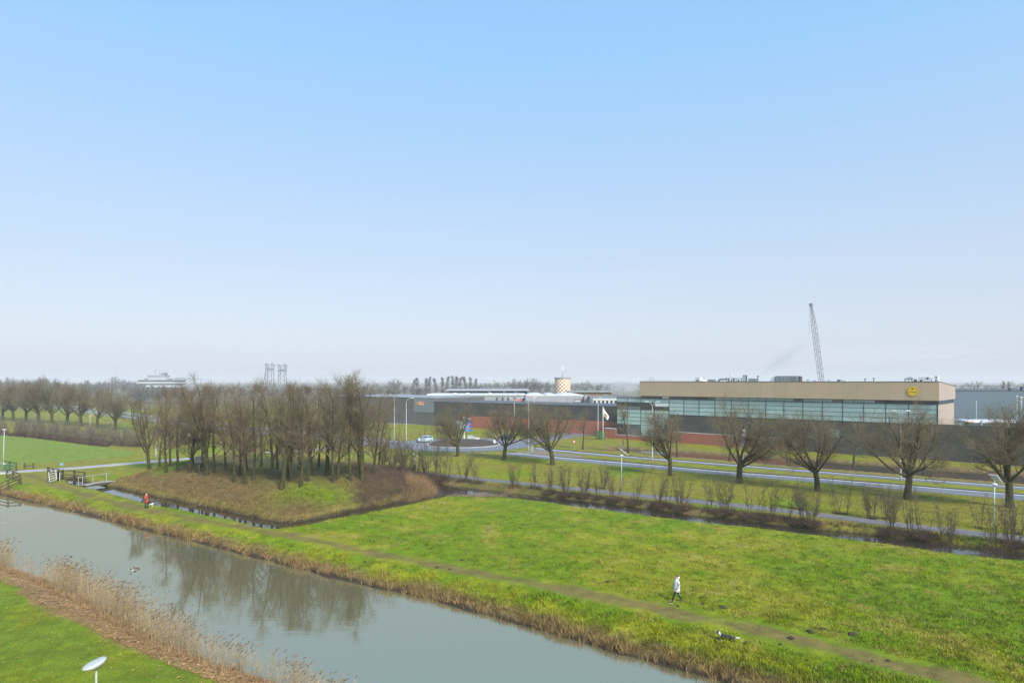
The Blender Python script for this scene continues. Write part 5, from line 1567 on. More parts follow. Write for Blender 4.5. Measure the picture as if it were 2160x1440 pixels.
# crane
KY = 300.0
b0, b1 = at(1733, 806, KY), at(1711, 643, KY)
cr = thing('lattice_crane', 'tall slender lattice crane boom rising behind the factory', 'crane', (b0.x + 2, KY, 0))
ax = (b1 - b0).normalized(); basep = b0 - ax * ((b0.z - 3) / ax.z)
CRM = mat('crane_steel', (0.13, 0.15, 0.16), 0.6)
sd = Vector((1, 0, 0)); fd = Vector((0, 1, 0))
Lb = (b1 - basep).length
def hw(t): return 0.85 * min(1, (1 - t) * 3.2 + 0.28) * min(1, 0.4 + t * 6)
m = MB(); m2 = MB(); nb = 34
off = -Vector(cr.location)
for i in range(nb):
    t0, t1 = i / nb, (i + 1) / nb
    c0, c1 = basep + ax * Lb * t0 + off, basep + ax * Lb * t1 + off
    for sx_, sy_ in ((-1, -1), (1, -1), (1, 1), (-1, 1)):
        m.bar(c0 + sd * hw(t0) * sx_ + fd * hw(t0) * sy_, c1 + sd * hw(t1) * sx_ + fd * hw(t1) * sy_, 0.15)
    sgn = 1 if i % 2 else -1
    m2.bar(c0 - sd * hw(t0) * sgn - fd * hw(t0), c1 + sd * hw(t1) * sgn - fd * hw(t1), 0.085); m2.bar(c0 - sd * hw(t0) * sgn + fd * hw(t0), c1 + sd * hw(t1) * sgn + fd * hw(t1), 0.085)
    m2.bar(c1 - sd * hw(t1) - fd * hw(t1), c1 + sd * hw(t1) - fd * hw(t1), 0.085)
m.build('boom_chords', CRM, cr); m2.build('boom_lacing', CRM, cr)
MB().box(b1.x + off.x - 0.6, b1.x + off.x + 0.5, -.6, .6, b1.z - 0.5, b1.z + 0.7).build('boom_head', CRM, cr)
MB().bar(b1 + off + Vector((-0.9, 0, 0)), b1 + off + Vector((-0.9, 0, -15)), 0.06).build('hoist_rope', CRM, cr)
MB().box(-4, 5, -2.5, 2.5, 1.2, 4.2).build('cab', mat('crane_cab', (0.4, 0.3, 0.05), 0.6), cr); MB().box(-5, 5, -3, 3, 0, 1.2).build('crawler_base', DKM, cr)
# dark blue shed on the right
o = thing('dark_blue_shed', 'large plain dark blue grey shed behind the loading yard', 'building', (109.6, 165, 0))
i = 0; xx = 0.0
while xx < 110:
    MB().box(xx, xx + 4.99, 0, 0.3, 0, 11.45).build('cladding_panel', BLUEW, o); xx += 5.0
MB().box(0, 110, 0.301, 40, 0, 11.4).build('core', BLUEW, o)
MB().box(-0.1, 110.1, -0.1, 40, 11.452, 11.62).build('roof_edge', DKM, o)
for u, w_, h_, lb in ((2134.5, 0.5, 0.5, 'small box on the roof edge of the dark blue shed'), (2161, 0.7, 0.9, 'larger box on the roof edge of the dark blue shed')):
    q = at(u, 820, 166.5); t_ = thing('roof_box', lb, 'vent', (q.x, q.y, 11.62)); MB().box(-w_, w_, -.3, .6, 0, h_).build('casing', BLUEW, t_); MB().box(-w_ - .06, w_ + .06, -.36, .66, h_ + .003, h_ + .08).build('lid', DKM, t_)
q = at(2115.5, 815, 170); t_ = thing('roof_mast', 'thin mast with dark head above the dark blue shed', 'mast', (q.x, q.y, 11.4)); MB().tube([(0, 0, 0), (0, 0, q.z - 11.4)], 0.06, 6).build('pole', GREYM, t_); MB().box(-.12, .12, -.1, .1, q.z - 11.9, q.z - 11.4).build('head', DKM, t_)
# ---------------------------------------------------------------- street lamps
LPOLE = mat('pale_lamp_pole', (0.52, 0.54, 0.53), 0.5, (0.40, 0.43, 0.40), 2.0)
SOLAR = mat('solar_cells', (0.03, 0.04, 0.07), 0.25, spec=0.7)
LENS = mat('lamp_lens', (0.75, 0.77, 0.78), 0.25)
def lamp_h(u, v, vt):
    p = hit(u, v)
    return p, (v - vt) / F * p.y
def solar_lamp(u, v, vt, label, rz=0.4):
    p, h = lamp_h(u, v, vt)
    o = thing('solar_lamp', label, 'street lamp', p, rz, 'solar lamps along the cycle path')
    MB().tube([(0, 0, -0.2), (0, 0, h * 0.5), (0, 0, h - 0.75)], [0.068, 0.06, 0.05], 10).build('pole', LPOLE, o, smooth=True)
    MB().lathe([(0.07, h - 0.80), (0.24, h - 0.74), (0.24, h - 0.66), (0.08, h - 0.60)], 14).build('lamp_head', WHITE, o, smooth=True)
    M = Matrix.Translation((0.22, 0, h - 0.18)) @ Matrix.Rotation(R(38), 4, 'Y')
    pn = MB().box(-0.62, 0.62, -0.36, 0.36, -0.03, 0.03, M).build('solar_panel', WHITE, o)
    MB().box(-0.57, 0.57, -0.32, 0.32, 0.031, 0.038, M).build('cells', SOLAR, pn)
    MB().tube([(0, 0, h - 0.62), (0.1, 0, h - 0.22)], 0.035, 6).build('bracket', LPOLE, o)
solar_lamp(1311, 1035.5, 949, 'white solar panel lamp beside the cycle path near the glass corner trees', 0.2)
solar_lamp(2097.5, 1121, 1005, 'large white solar panel lamp among bushes on the cycle path', 0.5)
solar_lamp(190, 916, 872, 'white solar panel lamp behind the field hedge beside a tree trunk', 0.9)
solar_lamp(77, 891, 864, 'small white solar panel lamp between two trees of the far row', 0.9)
solar_lamp(875, 998, 958, 'solar lamp half hidden by bushes at the end of the mound', 0.3)
def arm_lamp(u, v, vt, label, arms, span=1.3, rise=0.5, head=True):
    p, h = lamp_h(u, v, vt)
    o = thing('street_lamp', label, 'street lamp', p, 0, 'tall white road lamps')
    MB().tube([(0, 0, -0.2), (0, 0, 1.2), (0, 0, 1.25), (0, 0, h - rise)], [0.105, 0.105, 0.075, 0.05], 10).build('pole', LPOLE, o, smooth=True)
    for s in arms:
        a = MB().tube([(0, 0, h - rise - 0.05), (s * 0.18, 0, h - rise * 0.5), (s * 0.5, 0, h - 0.08), (s * span, 0, h)], [0.05, 0.045, 0.04, 0.035], 8).build('arm', LPOLE, o, smooth=True)
        if head: MB().box(min(s * span, s * (span + 0.6)), max(s * span, s * (span + 0.6)), -0.13, 0.13, h - 0.06, h + 0.07).build('lamp_head', WHITE, a, bevel=0.02)
arm_lamp(1376, 971, 847, 'white twin armed road lamp on the median in front of the factory', (-1, 1), 0.7, 0.9)
arm_lamp(1900, 1014, 866, 'white twin armed road lamp on the median seen through a tree crown', (-1, 1), 0.7, 0.9)
arm_lamp(1115, 951, 838, 'white twin armed road lamp on the roundabout splitter island', (-1, 1), 0.9, 0.9)
arm_lamp(1085, 926, 839, 'white twin armed road lamp by the dark car at the roundabout', (-1, 1), 0.7, 0.8)
arm_lamp(1126.5, 905, 836, 'plain tall pale pole beside the grey car', (1,), 0.3, 0.3)
arm_lamp(857, 936, 839.5, 'white single armed road lamp left of the roundabout', (1,), 1.1, 0.9)
arm_lamp(832, 925, 832, 'white twin armed road lamp between wood and roundabout', (-1, 1), 0.7, 0.8)
arm_lamp(669, 912, 825.5, 'white twin armed road lamp standing behind the wood', (-1, 1), 0.8, 0.7)
arm_lamp(232, 866, 806, 'tall pale twin headed road lamp behind the far row of trees', (-1, 1), 0.4, 0.3)
arm_lamp(329, 965, 885, 'thin white lamp beside the pale path seen through the wood', (1,), 0.3, 0.3)
arm_lamp(544, 952, 900, 'white lamp behind the pale path among the wood trunks', (1,), 0.3, 0.3)
arm_lamp(1261.5, 922, 838, 'thin pale pole rising beside the flag pole', (1,), 0.3, 0.3)
p, h = lamp_h(7, 992, 905)
o = thing('street_lamp', 'pale slim lamp post with flat head beside the green railed bridge', 'street lamp', p, 0)
MB().tube([(0, 0, -0.2), (0.05, 0, h * 0.5), (0.16, 0, h - 0.1)], [0.08, 0.065, 0.05], 10).build('pole', LPOLE, o, smooth=True)
MB().box(-0.1, 0.45, -0.1, 0.1, h - 0.1, h + 0.02).build('lamp_head', WHITE, o, bevel=0.02)
MB().box(-0.28, -0.06, -0.1, 0.1, 0.9, 1.25).build('cabinet', GREYM, o); MB().box(0.09, 0.26, -0.1, 0.1, 0.92, 1.22).build('notice', WHITE, o)
p, h = lamp_h(466, 950, 926)
o = thing('park_lamp', 'small green hooded lamp beside the pale path in the wood', 'street lamp', p)
MB().tube([(0, 0, -0.1), (0, 0, h * 0.7)], 0.04, 8).build('pole', LPOLE, o); MB().lathe([(0.10, h * 0.7), (0.16, h * 0.82), (0.14, h * 0.84)], 12).build('lens', LENS, o); MB().lathe([(0.26, h * 0.84), (0.22, h * 0.94), (0.06, h)], 12).build('hood', mat('green_hood', (0.08, 0.2, 0.17), 0.5), o)
# yard lamps
for u, vt, Y, lb, w_ in ((2059, 847.5, 150, 'slim lamp post rising above the yellow loader', 0.12), (2145, 836, 152, 'flat headed yard lamp in front of the dark blue shed', 0.2), (2154.5, 838, 148, 'wide headed yard lamp near the shed roof box', 0.3), (2153, 847, 140, 'short yard lamp below the wide headed one', 0.1)):
    q = at(u, vt, Y); o = thing('yard_lamp', lb, 'street lamp', (q.x, q.y, 3.0))
    MB().tube([(0, 0, 0), (0, 0, q.z - 3)], 0.09, 8).build('pole', LPOLE, o); MB().box(-w_ * 1.1, w_ * 1.1, -.12, .12, q.z - 3, q.z - 2.85).build('lamp_head', WHITE, o)
# the round headed lamp in front
LX, LY = (203 - U0) / F * 23.6, 23.6
o = thing('disc_lamp', 'white tilted disc lamp on a slim post over the lawn', 'street lamp', (LX, LY, hz(LX, LY)))
hd = at(199, 1398, LY)
MT = Matrix.Translation((hd.x - LX, 0, hd.z - o.location.z)) @ Matrix.Rotation(R(-17), 4, 'Y') @ Matrix.Rotation(R(8), 4, 'X') @ Matrix.Scale(0.95, 4)
MB().tube([(0, 0, -0.2), (0, 0, 2.0), (0, 0, hd.z - o.location.z - 0.12)], [0.055, 0.045, 0.032], 12).build('post', mat('aged_pale_post', (0.45, 0.46, 0.43), 0.55, (0.36, 0.37, 0.34), 4.0), o, smooth=True)
DW = mat('weathered_white_disc', (0.56, 0.555, 0.50), 0.6, (0.42, 0.42, 0.36), 6.0, 8, lo=0.45, hi=0.75)
MB().lathe([(0.045, -0.26), (0.12, -0.22), (0.30, -0.12), (0.405, -0.035)], 40, MT).build('underside', mat('shade_metal', (0.40, 0.41, 0.38), 0.5, (0.33, 0.33, 0.3), 6.0), o, smooth=True)
MB().lathe([(0.405, -0.034), (0.415, -0.005), (0.395, 0.022), (0.28, 0.040), (0.06, 0.052)], 40, MT).build('disc', DW, o, smooth=True)
m = MB()
for k in range(7):
    a = 0.9 + k * 0.42; m.lathe([(0.012, 0.03), (0.010, 0.058), (0.003, 0.059)], 8, MT @ Matrix.Translation((0.10 * math.cos(a) - 0.02, 0.10 * math.sin(a) + 0.12, 0)))
m.build('screws', DKM, o)

# ---------------------------------------------------------------- signs, flag, small street furniture
BLUE = mat('blue_sign', (0.012, 0.11, 0.52), 0.45)
SW = mat('white_sign', (0.74, 0.75, 0.76), 0.5)
p, h = lamp_h(979, 930.5, 879)
o = thing('signpost', 'white post with stacked blue direction boards on the roundabout', 'signpost', p)
MB().tube([(0, 0, -0.3), (0.05, 0, h)], 0.14, 8).build('post', SW, o)
def spx(u, v): q = at(u, v, p.y); return q.x - p.x, q.z - p.z
for i, (u0, u1, v0, v1) in enumerate(((979.5, 995, 888.5, 894.5), (979.5, 995, 896.5, 902), (979.5, 995, 904, 909.5))):
    x0, z1 = spx(u0, v0); x1, z0 = spx(u1, v1)
    b_ = MB().prism([(x0, z0), (x1 - 0.25, z0), (x1, (z0 + z1) / 2), (x1 - 0.25, z1), (x0, z1)], -0.22, -0.16).build('direction_board', BLUE, o)
    m = MB(); m.box(x0 + 0.35, x0 + 1.15 - 0.1 * i, -0.232, -0.222, (z0 + z1) / 2 - 0.05, (z0 + z1) / 2 + 0.08); m.box(x0, x1 - .27, -0.231, -0.221, z0, z0 + 0.04); m.box(x0, x1 - .27, -0.231, -0.221, z1 - 0.04, z1); m.build('board_print', SW, b_)
x0, z1 = spx(980, 879.5); x1, z0 = spx(993, 887)
b_ = MB().box(x0, x1, -0.22, -0.16, z0, z1).build('top_board', mat('dark_sign', (0.05, 0.06, 0.10), 0.5), o)
m = MB()
for t0, t1, q0, q1 in ((.06, .36, .78, .92), (.16, .26, .1, .78), (.42, .56, .12, .9), (.60, .80, .5, .9), (.62, .70, .1, .5), (.84, .93, .1, .9)): m.box(x0 + (x1 - x0) * t0, x0 + (x1 - x0) * t1, -0.232, -0.221, z0 + (z1 - z0) * q0, z0 + (z1 - z0) * q1)
m.build('board_print', SW, b_)
PALEG = mat('pale_sign_back', (0.42, 0.46, 0.43), 0.6)
for u0, u1, v0, v1, lb in ((963, 977, 888, 894, 'pale rear of a wide sign board left of the blue signpost'), (964, 978, 895, 902, 'lower pale sign board rear left of the blue signpost')):
    q, h_ = lamp_h((u0 + u1) / 2, 922, v0); o2 = thing('sign_board', lb, 'sign', q)
    a, b = at(u0, v1, q.y), at(u1, v0, q.y)
    MB().box(a.x - q.x, b.x - q.x, -0.03, 0.03, a.z - q.z, b.z - q.z).build('board', PALEG, o2)
    for s in (-0.3, 0.3): MB().tube([((b.x - a.x) * s, 0.08, -0.2), ((b.x - a.x) * s, 0.08, b.z - q.z)], 0.05, 6).build('post', GREYM, o2)
def chevron(u, v, vt, label, flip):
    q, h_ = lamp_h(u, v, vt); o2 = thing('chevron_sign', label, 'sign', q)
    MB().tube([(0, 0.05, -0.2), (0, 0.05, h_)], 0.045, 8).build('post', GREYM, o2)
    b_ = MB().box(-0.42, 0.42, -0.03, 0.03, h_ - 1.05, h_).build('board', SW, o2)
    s = -1 if flip else 1
    for mt, dx, nm in ((mat('red_chevron', (0.45, 0.02, 0.02), 0.5), -0.1, 'red_chevron'), (BLACK, 0.18, 'black_edge')):
        MB().prism([(s * (dx - 0.14), h_ - 1.0), (s * (dx + 0.06), h_ - 1.0), (s * (dx + 0.26) if nm == 'red_chevron' else s * (dx + .2), h_ - 0.52), (s * (dx + 0.06), h_ - 0.05), (s * (dx - 0.14), h_ - 0.05), (s * (dx + 0.06), h_ - 0.52)], -0.045, -0.031).build(nm, mt, b_)
chevron(1240, 912, 893, 'black and white chevron sign in front of the curved brick wall', False)
chevron(1260.5, 914, 898, 'red and white chevron sign near the green cabinets', True)
GREENC = mat('green_cabinet', (0.045, 0.12, 0.04), 0.6, (0.06, 0.15, 0.05), 1.0)
for u0, u1, v, vt, lb in ((1258.5, 1269, 927, 910, 'dark green utility cabinet left of the flag pole'), (1269.6, 1277, 927, 910, 'narrower green utility cabinet behind the flag pole')):
    q, h_ = lamp_h((u0 + u1) / 2, v, vt); w_ = (u1 - u0) / F * q.y / 2; o2 = thing('utility_cabinet', lb, 'cabinet', q)
    MB().box(-w_ + .02, w_ - .02, 0, 0.8, 0, h_).build('casing', GREENC, o2, bevel=0.03); MB().box(-w_ - .02, w_ + .02, -0.06, 0.86, h_ + .003, h_ + 0.07).build('lid', GREENC, o2)
    for s in (-1, 1): MB().box(min(s * 0.02, s * (w_ - .08)), max(s * 0.02, s * (w_ - .08)), -0.03, -0.002, 0.12, h_ - 0.1).build('door', GREENC, o2)
q, h_ = lamp_h(1272, 928, 858)
o = thing('flag_pole', 'tall white flag pole in front of the glass corner', 'flag pole', q)
MB().tube([(0, 0, -0.2), (0, 0, h_)], [0.10, 0.05], 10).build('pole', SW, o, smooth=True); MB().lathe([(0.02, h_), (0.09, h_ + 0.06), (0.02, h_ + 0.14)], 8).build('finial', SW, o)
def fpx(u, v): a = at(u, v, q.y); return a.x - q.x, a.z - q.z
fl = thing('flag', 'drooping white flag with yellow emblem on the tall pole', 'flag', q)
prof = [((1272.6, 859.5), (1272.6, 877.5)), ((1275.5, 865), (1274.5, 878.5)), ((1278.5, 869.5), (1276.5, 880)), ((1281.5, 873.5), (1278.2, 884)), ((1284.8, 878.5), (1279, 885)), ((1283.3, 884), (1282.5, 885.2))]
vs_, fs_ = [], []
for i, (a, b) in enumerate(prof):
    for t in (0, 0.33, 0.66, 1):
        x, z = fpx(a[0] + (b[0] - a[0]) * t, a[1] + (b[1] - a[1]) * t); vs_.append((x, 0.18 * math.sin(i * 1.7 + t * 1.2), z))
for i in range(len(prof) - 1):
    for j in range(3): fs_.append((i * 4 + j, i * 4 + j + 1, i * 4 + j + 5, i * 4 + j + 4))
m = MB(); m.add(vs_, fs_); cl = m.build('cloth', mat('white_flag_cloth', (0.74, 0.74, 0.78), 0.8), fl, smooth=True)
md = cl.modifiers.new('thickness', 'SOLIDIFY'); md.thickness = 0.02
m = MB(); e = [fpx(1275.6, 868.5), fpx(1277.2, 870), fpx(1281.6, 879), fpx(1279.5, 880.5), fpx(1277.3, 877.5)]
m.prism(e, -0.26, -0.245); m.build('emblem', YELLOW, fl)
m = MB(); e = [fpx(1277.2, 871.5), fpx(1278.0, 872), fpx(1280.4, 878), fpx(1279.3, 878.3), fpx(1277.6, 875)]
m.prism(e, -0.275, -0.262); m.build('emblem_mark', BLACK, fl)
def post(name, label, cat, u, v, vt, w_, mt, capm=None):
    q, h_ = lamp_h(u, v, vt); o2 = thing(name, label, cat, q)
    MB().box(-w_, w_, -w_, w_, -0.2, h_).build('post', mt, o2, bevel=0.01)
    MB().box(-w_ * 1.15, w_ * 1.15, -w_ * 1.15, w_ * 1.15, h_ + .003, h_ + 0.08).build('cap', capm or mt, o2)
    return o2
post('marker_post', 'small orange marker post beside the access road', 'bollard', 1142.5, 922.5, 916.5, 0.10, mat('orange_post', (0.75, 0.36, 0.02), 0.5))
post('kerb_marker', 'white and grey marker box on the roundabout island edge', 'bollard', 1043, 938, 926.5, 0.22, SW, GREYM)
post('timber_post', 'dark timber post on the slope below the brick plinth', 'post', 1314.5, 944, 931, 0.10, DKM)
for u0, u1, v, vt, lb in ((986, 998, 927, 918.5, 'pale grey green utility box beside the roundabout'), (998.5, 1004, 927, 921.5, 'lower pale utility box joined beside a taller one')):
    q, h_ = lamp_h((u0 + u1) / 2, v, vt); w_ = (u1 - u0) / F * q.y / 2; o2 = thing('utility_box', lb, 'cabinet', q)
    MB().box(-w_, w_, 0, 0.6, 0, h_).build('casing', PALEG, o2, bevel=0.03); MB().box(-w_ - .03, w_ + .03, -0.04, 0.64, h_ + .003, h_ + 0.06).build('lid', PALEG, o2)
q, h_ = lamp_h(1008, 933, 921.5); o2 = thing('road_plate', 'small white plate sign on two dark legs at the roundabout', 'sign', q)
for s in (-0.32, 0.32): MB().bar((s, 0, -0.1), (s, 0, h_), 0.05).build('leg', DKM, o2)
MB().box(-0.36, 0.36, -0.05, -0.027, h_ - 0.55, h_ - 0.12).build('plate', SW, o2)
q, h_ = lamp_h(1122.5, 963, 934); o2 = thing('road_sign', 'grey rear of a tall road sign at the splitter island', 'sign', q)
MB().tube([(0, 0, -0.2), (0, 0, h_)], 0.05, 8).build('post', GREYM, o2); MB().box(-0.25, 0.25, -0.08, -0.05, h_ - 1.6, h_).build('board', PALEG, o2)
q, h_ = lamp_h(1211, 950, 929); o2 = thing('road_sign', 'small red edged triangular sign on the far verge', 'sign', q)
MB().tube([(0, 0, -0.2), (0, 0, h_)], 0.035, 8).build('post', GREYM, o2); MB().prism([(-0.35, h_), (0.35, h_), (0, h_ - 0.6)], -0.06, -0.037).build('board', mat('red_sign', (0.5, 0.03, 0.03), 0.5), o2); MB().prism([(-0.22, h_ - .08), (0.22, h_ - .08), (0, h_ - 0.46)], -0.066, -0.0605).build('face', SW, o2)
q, h_ = lamp_h(1695, 984, 953); o2 = thing('marker_pole', 'slim red and white pole at the ditch before the charcoal wall', 'pole', q)
for k in range(5): MB().tube([(0, 0, h_ * k / 5 - (0.2 if k == 0 else 0)), (0, 0, h_ * (k + 1) / 5 - 0.004)], 0.07, 8).build('pole_band', (SW if k % 2 == 0 else mat('faded_red', (0.45, 0.16, 0.12), 0.6)), o2)
q, h_ = lamp_h(1567, 990, 905); o2 = thing('banner_pole', 'dark pole with narrow white banner behind a road tree', 'banner', q)
MB().tube([(0, 0, -0.2), (0, 0, h_)], 0.09, 8).build('pole', GREYM, o2)
for zz0, zz1, nm in ((0.84, 0.995, 'banner_head'), (0.66, 0.835, 'banner_strip')): MB().box(-0.12, 0.42 if nm == 'banner_head' else 0.22, -0.12, -0.09, h_ * zz0, h_ * zz1).build(nm, SW if nm == 'banner_head' else BLUE, o2)
# nest box in the wood
q = hit(420, 1003); o2 = thing('owl_box', 'dark wooden nest box on a short pole in the wood', 'nest box', q)
MB().tube([(0, 0, -0.2), (0, 0, 1.7)], 0.09, 8).build('pole', BARK2, o2); MB().box(-0.42, 0.42, -0.35, 0.35, 1.7, 2.4).build('box', DKM, o2, bevel=0.02); MB().prism([(-0.5, 2.403), (0.5, 2.403), (0.5, 2.45), (0, 2.6), (-0.5, 2.5)], -0.42, 0.42).build('lid', DKM, o2)

# ---------------------------------------------------------------- fences, gate, bridges on the left
WOOD = mat('weathered_wood', (0.075, 0.060, 0.038), 0.95, (0.135, 0.11, 0.072), 2.5, 6, bump=0.3, bscale=20)
GALV = mat('galvanised_steel', (0.58, 0.62, 0.62), 0.4, (0.48, 0.52, 0.52), 2.0, metal=0.2)
def fence(label, posts, h_, rails, name='timber_fence', pw=0.17, cross=False):
    ps = [hit(u, v) for u, v in posts]
    o2 = thing(name, label, 'fence', ps[0])
    L = [p - ps[0] for p in ps]
    for p in L: MB().box(p.x - pw / 2, p.x + pw / 2, p.y - pw / 2, p.y + pw / 2, p.z - 0.3, p.z + h_).build('post', WOOD, o2, bevel=0.015)
    for a, b in zip(L[:-1], L[1:]):
        dv = (b - a).normalized() * 0.12; nn = Vector((dv.y, -dv.x, 0)) * 0.9
        for t in rails: MB().bar(a - dv + nn + Vector((0, 0, h_ * t)), b + dv + nn + Vector((0, 0, h_ * t)), 0.05, 0.15).build('rail', WOOD, o2)
        if cross:
            MB().bar(a + nn * 0.2 + Vector((0, 0, 0.15)), b + nn * 0.2 + Vector((0, 0, h_ * 0.9)), 0.05, 0.12).build('brace', WOOD, o2)
            MB().bar(a + nn * 0.55 + Vector((0, 0, h_ * 0.9)), b + nn * 0.55 + Vector((0, 0, 0.15)), 0.05, 0.12).build('brace', WOOD, o2)
    return o2
fence('three railed timber fence running down to the canal edge', [(43, 1022), (17, 1033), (-14, 1046), (-50, 1062)], 1.35, (0.3, 0.6, 0.92))
fence('short cross braced timber fence beside the bridge approach', [(42, 1020), (27, 1012), (14, 1008)], 1.3, (0.92,), cross=True)
fence('timber fence with heavy posts between white gate and footbridge', [(124, 1014), (132, 1010), (157, 1016), (178, 1012)], 1.35, (0.22, 0.45, 0.9), pw=0.24)
fence('low timber fence behind the white gate', [(101, 1000), (112, 1003), (124, 1004)], 1.1, (0.55, 0.95))
fence('low timber fence stub with sloping rail at the field edge', [(52, 988), (70, 988)], 0.95, (0.5,), cross=False)
fence('timber fence behind the green bridge railing', [(8, 988), (20, 989), (34, 992)], 1.25, (0.5, 0.95))
pg = hit(103, 1017)
o = thing('white_gate', 'leaning white tubular metal gate between two dark posts', 'gate', pg)
pw_ = hit(124, 1014) - pg
GAT = mat('white_gate_paint', (0.70, 0.72, 0.71), 0.45)
MB().box(-0.14, 0.10, -0.12, 0.12, -0.3, 1.85).build('gate_post', WOOD, o); MB().box(pw_.x - .1, pw_.x + .12, pw_.y - .12, pw_.y + .12, -0.3, 1.55).build('gate_post', WOOD, o)
a, b = Vector((0.16, -0.1, 0.10)), Vector((pw_.x - 0.25, pw_.y - 0.1, 0.22)); up = Vector((-0.10, 0, 1.32))
for k in range(5): MB().tube([a + up * (k / 4), b + up * (k / 4)], 0.035, 8).build('bar', GAT, o)
for e in (a, b): MB().tube([e, e + up], 0.045, 8).build('stile', GAT, o)
MB().tube([b + Vector((0.45, 0, -0.3)), b + Vector((0.45, 0, 1.0))], 0.04, 8).build('latch_post', GAT, o)
q, h_ = lamp_h(130.5, 989, 976); o2 = thing('notice_sign', 'small turquoise notice board on a thin post beside the path', 'sign', q)
MB().tube([(0, 0, -0.2), (0, 0, h_)], 0.03, 8).build('post', GREYM, o2); MB().box(-0.27, 0.27, -0.05, -0.028, h_ - 0.36, h_).build('board', mat('turquoise_board', (0.16, 0.42, 0.45), 0.5), o2)
# plank footbridge over the ditch
pa, pb = gp(178, 1023, 0.12), gp(238, 1014.5, 0.12)
o = thing('footbridge', 'narrow plank footbridge with white handrail over the ditch', 'bridge', (pa[0], pa[1], 0))
dv = Vector((pb[0] - pa[0], pb[1] - pa[1], 0)); L_ = dv.length; dv.normalize(); nv = Vector((-dv.y, dv.x, 0))
PLK = mat('grey_planks', (0.30, 0.28, 0.25), 0.9, (0.40, 0.38, 0.35), 3.0)
npl = 26
for i in range(npl):
    c0 = dv * (L_ * i / npl + 0.02); c1 = dv * (L_ * (i + 1) / npl - 0.02); zz = 0.10 + 0.3 * math.sin(math.pi * (i + .5) / npl) * 0.3
    m = MB(); m.ring([[(c - nv * 0.55 + Vector((0, 0, zz))), (c + nv * 0.55 + Vector((0, 0, zz))), (c + nv * 0.55 + Vector((0, 0, zz + 0.06))), (c - nv * 0.55 + Vector((0, 0, zz + 0.06)))] for c in (c0, c1)]); m.build('plank', PLK, o)
for s in (-0.4, 0.4): MB().bar(nv * s + Vector((0, 0, 0.0)), dv * L_ + nv * s + Vector((0, 0, 0.0)), 0.14, 0.2).build('beam', WOOD, o)
for s in (0.62,):
    MB().tube([nv * s - dv * 0.5 + Vector((0, 0, 1.15)), dv * L_ + nv * s + Vector((0, 0, 1.25))], 0.022, 8).build('handrail', GALV, o)
    for t in (0.0, 0.14, 0.5, 0.98): MB().tube([nv * s + dv * (L_ * t - 0.4) + Vector((0, 0, -0.3)), nv * s + dv * (L_ * t - 0.4) + Vector((0, 0, 1.2))], 0.026, 8).build('rail_post', GALV, o)
# green railed road bridge at the left edge
GRN = mat('green_railing', (0.03, 0.16, 0.09), 0.5)
p0, p1 = gp(34, 994), gp(-70, 998)
o = thing('bridge_railing', 'dark green railing of the path bridge at the field corner', 'railing', (p0[0], p0[1], 0.04))
e = Vector((p1[0] - p0[0], p1[1] - p0[1], 0))
for k, zz in enumerate((0.35, 0.75, 1.05)): MB().bar((0, 0, zz), e + Vector((0, 0, zz)), 0.06, 0.11).build('rail', GRN, o)
for t in (0, 0.2, 0.4, 0.6, 0.8, 1.0): MB().bar(e * t, e * t + Vector((0, 0, 1.1)), 0.10).build('post', GRN if t else WOOD, o)
p0, p1 = gp(27, 998.2), gp(-70, 1002.5)
o = thing('bridge_deck', 'pale edged deck side of the path bridge above the ditch', 'bridge', (p0[0], p0[1], 0))
e = Vector((p1[0] - p0[0], p1[1] - p0[1], 0))
MB().bar((0, 0, 0.05), e + Vector((0, 0, 0.05)), 0.12, 0.16).build('edge_beam', COPING, o); MB().bar(Vector((-0.3, 0.25, -0.28)), e + Vector((0, 0.25, -0.28)), 0.3, 0.48).build('girder', DKM, o)

# ---------------------------------------------------------------- molehills
MOLE = mat('molehill_soil', (0.045, 0.033, 0.024), 0.98, (0.090, 0.068, 0.048), 6.0, 6, bump=0.9, bscale=14)
mh = []
for sd_ in range(4):
    rg = np.random.default_rng(sd_ + 40); m = MB(); secs = []
    for j, (r_, z_) in enumerate(((1.0, -0.06), (0.92, 0.12), (0.70, 0.42), (0.38, 0.60), (0.08, 0.66))):
        secs.append([((r_ * (1 + 0.22 * rg.normal())) * math.cos(a), (r_ * (1 + 0.22 * rg.normal())) * math.sin(a), z_ + (0.05 * rg.normal() if j else 0)) for a in np.linspace(0, 2 * math.pi, 14)[:-1]])
    m.ring(secs); ob = m.build('molehill', MOLE, smooth=True); mh.append(ob.data); bpy.data.objects.remove(ob)
lbm = 'small dark molehill of fresh soil in the meadow grass'
for i, (u, v, w_) in enumerate([(1483, 1273, 11), (1524, 1281, 20), (1503, 1285, 9), (1709, 1332, 19), (1734, 1326, 14), (1799, 1338, 22), (1669, 1346, 17), (1646, 1359, 8), (1282, 1227, 12), (974, 1181, 10), (922, 1196, 8), (948, 1200, 7), (1478, 1224, 7), (1028, 1119, 6), (847, 1143, 7),
                                (1873, 1393, 10), (1840, 1394, 7), (1551, 1345, 7), (1573, 1356, 12), (1430, 1278, 9), (616, 1129, 5), (1980, 1204, 8), (2084, 1340, 8), (1103, 1107, 8), (770, 1185, 8)]):
    q = hit(u, v); o = tag(link('molehill', mh[i % 4], None), lbm, 'molehill', 'molehills in the meadow')
    r_ = w_ / 2 / F * q.y; o.location = q + Vector((0, 0, 0.03)); o.scale = (r_ * 0.8, r_ * 1.0, r_ * 0.62); o.rotation_euler = (0, 0, i)
